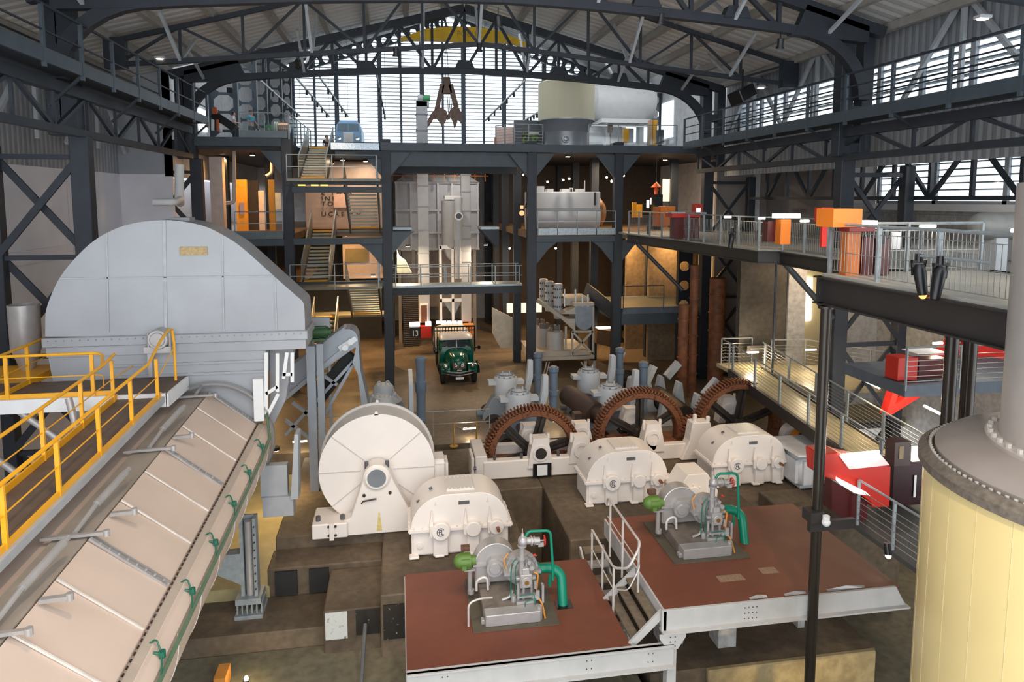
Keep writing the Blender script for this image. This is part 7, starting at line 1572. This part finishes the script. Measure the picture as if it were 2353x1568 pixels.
for k, (px_, d) in enumerate(((1275, .3), (1258, 1.3), (1244, 2.3))):
    s = 1-.06*k; c0 = E(1277, 802); b = B(); c_ = V((c0.x-.55*k*0-.0, 0, 0)); cx2 = PX((1277, 1252, 1240)[k], EY+.6+d); zb0 = e_.z+.25; b.lathe([(.46, zb0), (.46, zb0+.85), (.40, zb0+.95), (.001, zb0+.97)], (cx2, EY+.6+d, 0), 24); obj('round_tank', b, EM, ev, smooth=True)
    b = B()
    for j in range(9): t = random.random()*6.28; x, y = cx2+.25*cos(t), EY+.6+d+.25*sin(t); b.cyl((x, y, zb0+.95), (x, y, zb0+1.15+.15*random.random()), .05+.04*random.random(), 8)
    obj('fittings', b, mat('mixed grey fittings', (.2, .18, .16), .5, .3), ev)
for k, (px_, py0, py1, d) in enumerate(((1283, 652, 732, .3), (1263, 646, 715, 1.3), (1249, 641, 700, 2.3))):
    x, zt0, zb0 = PX(px_, EY+.8+d), PZ(px_, py0, EY+.8+d), PZ(px_, py1, EY+.8+d); b = B(); b.lathe([(.22, zb0), (.26, zb0+.5), (.24, zb0+.55), (.24, zt0-.05), (.2, zt0), (.001, zt0)], (x, EY+.8+d, 0), 20); obj('slotted_tower', b, mat('cool light tower paint', (.42, .44, .47), .45), ev, smooth=True)
    b = B()
    for r_i, zz in enumerate((.35, .62, .85)):
        for j in range(12): t = 2*pi*j/12+.1; z = zb0+(zt0-zb0)*zz; q_ = V((x+.245*cos(t), EY+.8+d+.245*sin(t), z)); b.cbox(q_, .05, .05, .09)
    obj('slot', b, BLACK, ev)
b = B(); zz_ = E(1330, 745).z; b.bar(E(1234, 690, 1.0), E(1300, 735, 0), .12, .2); b.box(E(1296, 700, 1).x, EY+.6, E(1296, 700, 1).z, E(1350, 700, 1).x, EY+2.2, E(1296, 683, 1).z); b.prism([E(1290, 722), E(1322, 706), E(1322, 722)], (0, .8, 0)); b.prism([E(1290, 733), E(1322, 733), E(1322, 762)], (0, .8, 0)); obj('upper_deck', b, EF, ev)
for x in (1297, 1322, 1338, 1351): b = B(); b.bar(E(x, 665 if x < 1330 else 677), E(x, 705), .07); obj('fork_post', b, WHITE, ev)
hp2 = [E(1322, 697), E(1365, 697), E(1365, 703), E(1363, 735)]+[V((E(1343, 740).x+.42*cos(t), EY, E(1343, 740).z+.42*sin(t))) for t in [-.15-i*.35 for i in range(9)]]+[E(1322, 735), E(1322, 703)]
b = B(); b.prism([E(1322, 704)]+[E(1363, 704), E(1363, 740), E(1358, 752), E(1346, 759), E(1334, 757), E(1324, 748), E(1322, 738)], (0, 1.2, 0)); obj('hopper_face', b, mat('cool blue grey hopper', (.27, .31, .36), .45), ev)
b = B(); b.box(E(1318, 704).x, EY-.05, E(1318, 704).z, E(1365, 704).x, EY+1.25, E(1318, 697).z)
for pa, pb in (((1315, 762), (1315, 818)), ((1363, 704), (1363, 815)), ((1315, 762), (1363, 762)), ((1315, 762), (1361, 812)), ((1361, 762), (1315, 812)), ((1300, 750), (1300, 802)), ((1315, 815), (1363, 812))): b.bar(E(*pa), E(*pb), .1)
obj('lattice_stand', b, EF, ev)
# =====================================================================
# long cylinder on mezzanine and exhibits
# =====================================================================
lc = root('white_cylinder_machine', 'long white cylinder machine with flat upper casing and dark slot behind the middle railing', 'machine', (8.6, 34.6, Z2))
a, e_ = P(1233, 545, Y=34.6), P(1380, 441, Y=34.6)
b = B(); b.box(a.x-.3, 34.6, PZ(1300, 480, 34.6), e_.x, 36.4, e_.z); obj('upper_casing', b, mat('flat white machine paint', (.50, .51, .52), .75, 0, .04), lc, bevel=.03)
b = B(); rr = .92; b.cyl((a.x-.3, 35.5, PZ(1300, 500, 34.6)), (e_.x+.02, 35.5, PZ(1300, 500, 34.6)), rr, 40); obj('cylinder', b, mat('flat white machine paint', (.58, .58, .58)), lc, smooth=True)
b = B(); b.box(PX(1363, 34.6), 34.57, PZ(1363, 472, 34.6), PX(1368, 34.6), 34.6, PZ(1363, 442, 34.6)); obj('dark_slot', b, IRON, lc)
b = B(); b.lathe([(.001, .5), (.5, .45), (.8, .2), (.8, 0)], (e_.x, 35.5, PZ(1300, 490, 34.6)), 28, 'x'); obj('brass_end', b, mat('copper brass end', (.4, .22, .1), .4, .6), lc, smooth=True)
b = B()
for x0_, x1_, y0_ in ((1233, 1250, 428), (1256, 1271, 434), (1290, 1307, 434), (1325, 1343, 434)): b.box(PX(x0_, 35), 35, e_.z, PX(x1_, 35), 35.5, PZ(x0_, y0_, 35))
b.tube([(PX(1310, 35), 35.2, e_.z), (PX(1311, 35), 35.2, e_.z+.2), (PX(1316, 35), 35.2, e_.z+.2), (PX(1317, 35), 35.2, e_.z)], .03, 6); b.cyl((PX(1344, 35), 35.2, e_.z), (PX(1344, 35), 35.2, e_.z+.6), .03, 6); obj('top_boxes', b, mat('flat white machine paint', (.58, .58, .58)), lc)
b = B(); b.box(a.x-.2, 34.8, Z2, e_.x, 36.2, Z2+.12); b.cyl((a.x+.4, 34.9, Z2+.3), (a.x+2.9, 34.9, Z2+.3), .08, 8)
for k in range(3): b.box(a.x+.6+k*1.1, 34.8, Z2+.1, a.x+.8+k*1.1, 35, Z2+.5)
obj('dark_base', b, BLACK, lc)
rl = root('red_lantern_hood', 'orange red conical hood lamp on a dark pedestal at the right of the mezzanine', 'exhibit', (PX(1508, 35), 35, Z2))
c_ = P(1508, 432, Y=35); b = B(); b.lathe([(.001, .32), (.05, .28), (.28, .05), (.28, .02), (.1, .02), (.14, -.12), (.1, -.15), (.1, -.35), (.001, -.35)], c_, 24); obj('hood', b, mat('orange red hood', (.7, .12, .03), .45), rl, smooth=True)
p0, p1 = P(1500, 540, Y=35), P(1520, 447, Y=35); b = B(); b.box(p0.x, 34.8, Z2, p1.x, 35.3, p1.z); obj('pedestal', b, BLACK, rl); b = B(); b.cyl(c_+V((0, 0, .3)), c_+V((0, 0, 1.6)), .012, 6); obj('cable', b, BLACK, rl)
for k, (x0_, y0_, x1_, y1_, Y, m, lab) in enumerate(((1453, 465, 1463, 500, 36, YEL, 'left yellow display post on the mezzanine'), (1464, 470, 1476, 500, 36.2, YEL, 'right yellow display post on the mezzanine, beside its twin'), (1523, 412, 1556, 463, 37.5, mat('softly lit cream wall panel', (.9, .75, .5), emit=.7), 'cream lit panel with a dark lamp silhouette at the mezzanine end'), (1487, 460, 1492, 478, 36.5, SCREEN, 'small glowing white square left of the dark pedestal, lower one'), (1495, 455, 1500, 470, 36.5, SCREEN, 'small glowing white square left of the dark pedestal, upper one'))):
    p0, p1 = P(x0_, y1_, Y=Y), P(x1_, y0_, Y=Y); b = B(); b.box(p0.x, Y, p0.z, p1.x, Y+.1, p1.z); thing('exhibition_board', lab, 'board', b, m)
b = B(); b.prism([P(*p, Y=37.4) for p in [(1541, 447), (1550, 432), (1559, 447), (1553, 450), (1554, 462), (1547, 462), (1547, 450)]], (0, .05, 0)); thing('lamp_silhouette', 'grey arrow shaped lamp silhouette on the cream lit panel', 'exhibit', b, mat('grey silhouette', (.12, .12, .11), .6))
b = B(); c_ = P(1199, 490, Y=33.6); b.sphere(c_, .13, 12); b.cbox(c_+V((0, 0, .3)), .14, .14, .16); thing('copper_lamp', 'small glowing copper lamp with white top between the columns at the middle floor', 'lamp', b, mat('glowing copper', (1, .45, .2), emit=1.2))
# rusty riveted pipes right
RP = mat('orange rusty riveted pipe', (.20, .07, .028), .6, 0, .4, 3)
for x0_, x1_, y0_, z0, Y, lab in ((1563, 1585, 700, 0, 29.5, 'short rusty riveted pipe standing left of its taller neighbour'), (1588, 1606, 610, 0, 30, 'tall slim rusty riveted pipe beside the right laced column'), (1634, 1668, 640, 0, 31, 'broad dark rusty pipe behind the laced column braces')):
    xa, xb = PX(x0_, Y), PX(x1_, Y); zt_p = PZ(x0_, y0_, Y); b = B(); r_p = (xb-xa)/2; xc = (xa+xb)/2
    prof = [(.001, 0), (r_p, 0)]
    z = .9
    while z < zt_p-.3: prof += [(r_p, z), (r_p+.03, z+.01), (r_p+.03, z+.08), (r_p, z+.09)]; z += .9
    prof += [(r_p, zt_p), (r_p*.9, zt_p+.02), (.001, zt_p+.02)]
    b.lathe(prof, (xc, Y, 0), 24)
    for zz in range(int(zt_p/.9)):
        for j in range(12): t = 2*pi*j/12; b.cbox((xc+(r_p+.03)*cos(t), Y+(r_p+.03)*sin(t), .95+zz*.9), .03, .03, .03)
    thing('rusty_pipe', lab, 'pipe', b, RP, smooth=True)
# lower right castellated columns and warm stone walls
for k, (px0, px1, Y, z1, lab) in enumerate(((1483, 1514, 37.5, Z2, 'left of the warm lit stone wall'), (1557, 1590, 33.9, Z2, 'right of the warm lit stone wall, beside the rusty pipes'), (1428, 1445, 41.5, Z2, 'deep behind the fourth frame column'))):
    xa, xb = PX(px0, Y), PX(px1, Y); b = B(); castel(b, ((xa+xb)/2, Y, 0), ((xa+xb)/2, Y, z1-.35), (xb-xa)*.9, .3, .5, .95); thing('honeycomb_column', 'dark honeycomb column with lit round holes, '+lab, 'column', b, STEEL)
STONE = concrete('warm rough stone wall', (.30, .23, .15), dark=.7)
b = B(); b.box(PX(1440, 39.5), 39.5, 0, PX(1600, 39.5), 39.8, Z2-.4); struct('wall_stone', b, STONE)
b = B(); b.prism([(13.9, 36.5, 0), (16.2, 36.5, 0), (16.2, 36.5, Z2-.4), (13.9, 36.5, Z2-.4)], (0, .3, 0)); struct('wall_stone_2', b, STONE)
b = B(); p0, p1 = P(1420, 745, Y=YF), P(1556, 741, Y=YF); b.box(XE+.2, YF-.3, p0.z, 15.6, YF+4, fz(722)); struct('floor_low_platform', b, STEELB)
b = B(); b.prism([P(1370, 790, Y=36.5), P(1412, 800, Y=36.5), P(1412, 762, Y=36.5), P(1373, 757, Y=36.5)], (0, .6, 0)); lt = root('light_table', 'brown box table with a glowing top right of the evaporator plant', 'table', P(1390, 795, Y=36.5)); obj('box', b, mat('brown table box', (.18, .09, .03), .5), lt); b = B(); p0 = P(1375, 757, Y=36.5); b.box(p0.x, 36.5, p0.z, p0.x+.85, 37.1, p0.z+.04); obj('glowing_top', b, SCREEN, lt)
b = B(); b.bar(P(1345, 665, Y=36), P(1420, 725, Y=33.8), .08, .8); thing('ramp_parapet', 'grey sloping parapet panel descending to the low platform', 'parapet', b, mat('slate parapet', (.08, .085, .09), .5))
# purlins and mullion like things in the void: small pendants
for k, (px_, py_) in enumerate(((1202, 402), (1258, 418), (1294, 414), (1308, 411), (1394, 408), (1405, 417), (1433, 404), (1171, 571), (1277, 571))):
    Y = 34.2 if px_ > 1210 else 36
    c_ = P(px_, py_, Y=Y); r_ = root('spot_lamp', ['lit spot lamp left of the third frame column under the upper floor', 'lit spot lamp above the left end of the white cylinder machine', 'lit spot lamp above the middle of the cylinder machine', 'lit spot lamp just right of the middle one above the cylinder machine', 'lit spot lamp left of the fourth frame column, upper one', 'lit spot lamp left of the fourth frame column, lower one', 'lit spot lamp right of the fourth frame column', 'lit spot lamp left of the third frame column below the middle floor', 'lit spot lamp right of the third frame column below the middle floor'][k], 'lamp', c_)
    b = B(); b.cyl(c_, c_+V((0, .12, .05)), .07, 12); obj('housing', b, BLACK, r_); b = B(); b.sphere(c_+V((0, -.01, 0)), .055, 10); obj('lens', b, LAMPW, r_)
for k, (px_, py_, Y) in enumerate(((693, 425, 33.2), (723, 425, 33.2), (745, 425, 33.2))):
    c_ = P(px_, py_, Y=Y); b = B(); b.cyl(c_-V((.16, 0, 0)), c_+V((.16, 0, 0)), .05, 10); thing('bulkhead_lamp', 'amber glowing bulkhead lamp between the two landing beams, '+['leftmost', 'middle', 'rightmost'][k], 'lamp', b, mat('amber lamp glass', (1, .5, .08), emit=4), smooth=True)
# track lights near the gable
for k, (pa, pb) in enumerate((((600, 186), (690, 267)), ((682, 180), (757, 268)), ((735, 178), (800, 268)), ((865, 170), (886, 274)), ((1208, 184), (1115, 277)), ((1247, 252), (1203, 278)))):
    Y = 40; a, e_ = P(*pa, Y=Y-4), P(*pb, Y=Y+5); r_ = root('light_track', 'pale light track with black spots before the gable, '+['leftmost', 'second from left', 'third from left', 'steep one by the elevator shaft', 'slanting beside the grab bucket', 'short one left of the cream vessel'][k], 'light track', (a+e_)/2)
    b = B(); b.cyl(a, (a.x, a.y, roofz(a.x) if a.y < YR else roofr(a.x)), .012, 5); b.cyl(e_, (e_.x, e_.y, roofr(e_.x)), .012, 5); obj('suspension_cable', b, BLACK, r_)
    b = B(); b.bar(a, e_, .07, .09); obj('track', b, mat('light grey strut paint', (.42, .45, .48)), r_)
    for j in range(5): q_ = a+(e_-a)*(.25+.16*j); b = B(); b.cyl(q_, q_-V((0, 0, .28)), .06, 8); obj('spot', b, BLACK, r_)

fl = root('reflection_lamp', 'added small lamp for a light reflection on the basement floor below the trough', 'lamp', P(566, 1566, Z=-1.5)); c_ = P(566, 1566, Z=-1.45)  # lamp added where a spotlight reflects on the floor
b = B(); b.cyl(c_, c_+V((0, 0, .04)), .07, 14); obj('housing', b, BLACK, fl); b = B(); b.sphere(c_+V((0, 0, .07)), .05, 10); obj('bulb', b, LAMPW, fl); lamp('POINT', 'floor_glow', c_+V((0, 0, .3)), 12, (1, .8, .4), size=.08)
b = B(); c_ = P(505, 1590, Z=-1.5); b.box(c_.x-.12, c_.y, -1.55, c_.x+.12, c_.y+.5, -1.2); thing('orange_box', 'small orange box on the basement floor beside the added lamp', 'box', b, mat('dull orange box', (.55, .22, .04), .5))
# =====================================================================
# LAMPS added to light the hall
# =====================================================================
WARM = (1, .76, .52); AMB = (1, .56, .2)
SPH = mat('black spotlight body', (.015, .015, .016), .4)
def spotlight(lab, loc, target, watt, cone=40, color=WARM):  # fixture and beam added to brighten the target
    r = root('spotlight', lab, 'lamp', loc); d = (V(target)-V(loc)).normalized(); L = V(loc)
    b = B(); b.cyl(L-d*.25, L, .1, 14); b.cyl(L, L+d*.06, .12, 14, .13); obj('housing', b, SPH, r, smooth=True)
    b = B(); b.bar(L-d*.1, L-d*.1+V((0, 0, .4)), .03); obj('bracket', b, SPH, r)
    b = B(); b.cyl(L-d*.0, L+d*.01, .09, 14); obj('lens', b, LAMPW, r)
    lamp('SPOT', 'added_spot_beam', L+d*.1, watt, color, target, .08, cone, blend=.7)
hang = [('over the left red deck', (3.2, 9.0, 14.0), (2.4, 14.2, .5), 1500, 38), ('over the nearest white gearbox', (-.5, 9.0, 14.0), (1.3, 17, 1), 1700, 34), ('over the middle white gearbox', (6.0, 9.3, 14.2), (6.6, 19.3, 1), 2500, 30), ('over the right white gearbox', (9.0, 9.3, 14.0), (10.8, 20, 1), 3000, 28),
        ('over the right red deck', (7.6, 9.0, 14.0), (7.3, 15, .8), 1100, 34), ('over the beige trough', (-2.0, 7.5, 14.0), (-4.2, 12, 3.3), 1300, 60), ('over the white drum', (-3.0, 10.0, 14.0), (-.6, 19, 1.6), 1000, 34), ('over the yellow vessel', (3.0, 3.2, 11.5), (7.0, 6.2, 2.8), 1500, 55)]
for lab, a, t_, w_, cn in hang: spotlight('added black spotlight at roof height '+lab, a, t_, w_, cn)
for lab, a, t_, w_, cn in (('above the toothed wheels', (3, 20.5, 14.3), (4.5, 23, .5), 700, 50), ('above the mills', (8, 20.5, 14.6), (8, 26, .8), 900, 55), ('above the truck', (3.1, 26.25, 14.8), (2.6, 34, .8), 1400, 50), ('above the open floor left of the truck', (0, 26.25, 14.5), (-.5, 30, 0), 1100, 60), ('above the left stairs', (-3.5, 26.25, 14.0), (-3.6, 35, 9.5), 800, 36), ('above the dark right wheel', (12, 20.5, 14.0), (13, 24, .5), 400, 40)):
    spotlight('added black spotlight at roof height '+lab, a, t_, w_, cn)
def fill_lamp(lab, loc, watt, color=AMB, size=.25):  # lamp added to brighten rooms, walkways and the pit
    r = root('downlight', lab, 'lamp', loc); b = B(); b.cyl(V(loc)+V((0, 0, .02)), V(loc)+V((0, 0, .12)), .14, 14); obj('housing', b, SPH, r)
    b = B(); b.cyl(V(loc), V(loc)+V((0, 0, .02)), .11, 14); obj('lens', b, LAMPW, r)
    l = lamp('AREA', 'added_downlight_beam', V(loc)-V((0, 0, .05)), watt, color, V(loc)-V((0, 0, 1)), size)
for k, (x, y, z, w_, c_) in enumerate(((-7, 35.4, Z3-.55, 130, AMB), (-9, 38, Z3-.55, 110, AMB), (-3.0, 39.2, Z3-.55, 70, WARM), (-1.8, 40, Z3-.55, 50, WARM), (-3, 40.5, Z2-.5, 100, AMB), (-2.2, 36, Z2-.5, 60, WARM), (-3, 37, Z15-.5, 160, AMB), (-1.5, 40, Z15-.45, 180, AMB), (-7, 37, 4.5, 150, AMB),
    (8, 37, Z3-.55, 100, WARM), (12, 36, Z3-.55, 200, WARM), (14.5, 36, Z3-.55, 160, WARM), (8.5, 34.0, Z3-.55, 60, (1, .9, .8)), (3, 38.5, Z3-.55, 70, (1, .9, .8)), (4, 42, Z3-.55, 110, (1, .92, .85)), (13.4, 38.7, Z2-.5, 170, AMB), (15.0, 35.6, Z2-.5, 130, AMB), (11.8, 38.5, Z2-.5, 160, AMB), (9, 39, Z2-.5, 170, WARM), (8, 42, Z2-.5, 150, AMB), (13.6, 35, 3.1, 120, AMB), (5, 39.5, 6.5, 160, WARM), (0.5, 39, 6.5, 160, WARM), (16.5, 24.5, 7.33, 120, WARM), (15.5, 18, 3.7, 60, WARM), (16, 17, 7.33, 80, (1, .95, .9)), (17.4, 13, 11.25, 60, (1, .93, .85)), (18, 19, 11.25, 60, (1, .93, .85)))):
    fill_lamp('added downlight '+['in the orange room near the front', 'deep in the orange room', 'before the lettered wall', 'right before the lettered wall', 'in the picture room', 'over the lower left landing', 'over the lowest stair', 'behind the lowest stair', 'under the left balcony', 'over the cylinder machine', 'over the red hood lamp', 'by the cream panel', 'in front of the cylinder machine', 'over the central opening', 'over the boiler', 'before the stone wall', 'over the right honeycomb column', 'beside the fourth column', 'behind the evaporator plant', 'deep behind the evaporator plant', 'under the low platform', 'by the silo', 'by the glowing hopper', 'before the cream corridor', 'under the side platform', 'under the gallery', 'over the near gallery', 'over the far gallery'][k], (x, y, z), w_, c_)
# warm lamps added in the pit and basement
for k, (x, y, z, w_, lab) in enumerate(((-1.0, 12.6, -1.3, 60, 'low beside the slanted pole'), (-3.9, 21.5, 1.4, 60, 'beside the trough foot'))):
    fill_lamp('added warm lamp '+lab, (x, y, z), w_, (1, .72, .35))

spotlight('added unseen spotlight low in the pit aimed at the yellow lit board marked wall', (8.6, 11.0, -2.3), (8.9, 13.45, -2.1), 150, 110, (1, .72, .32))  # added out of view to light the pit wall
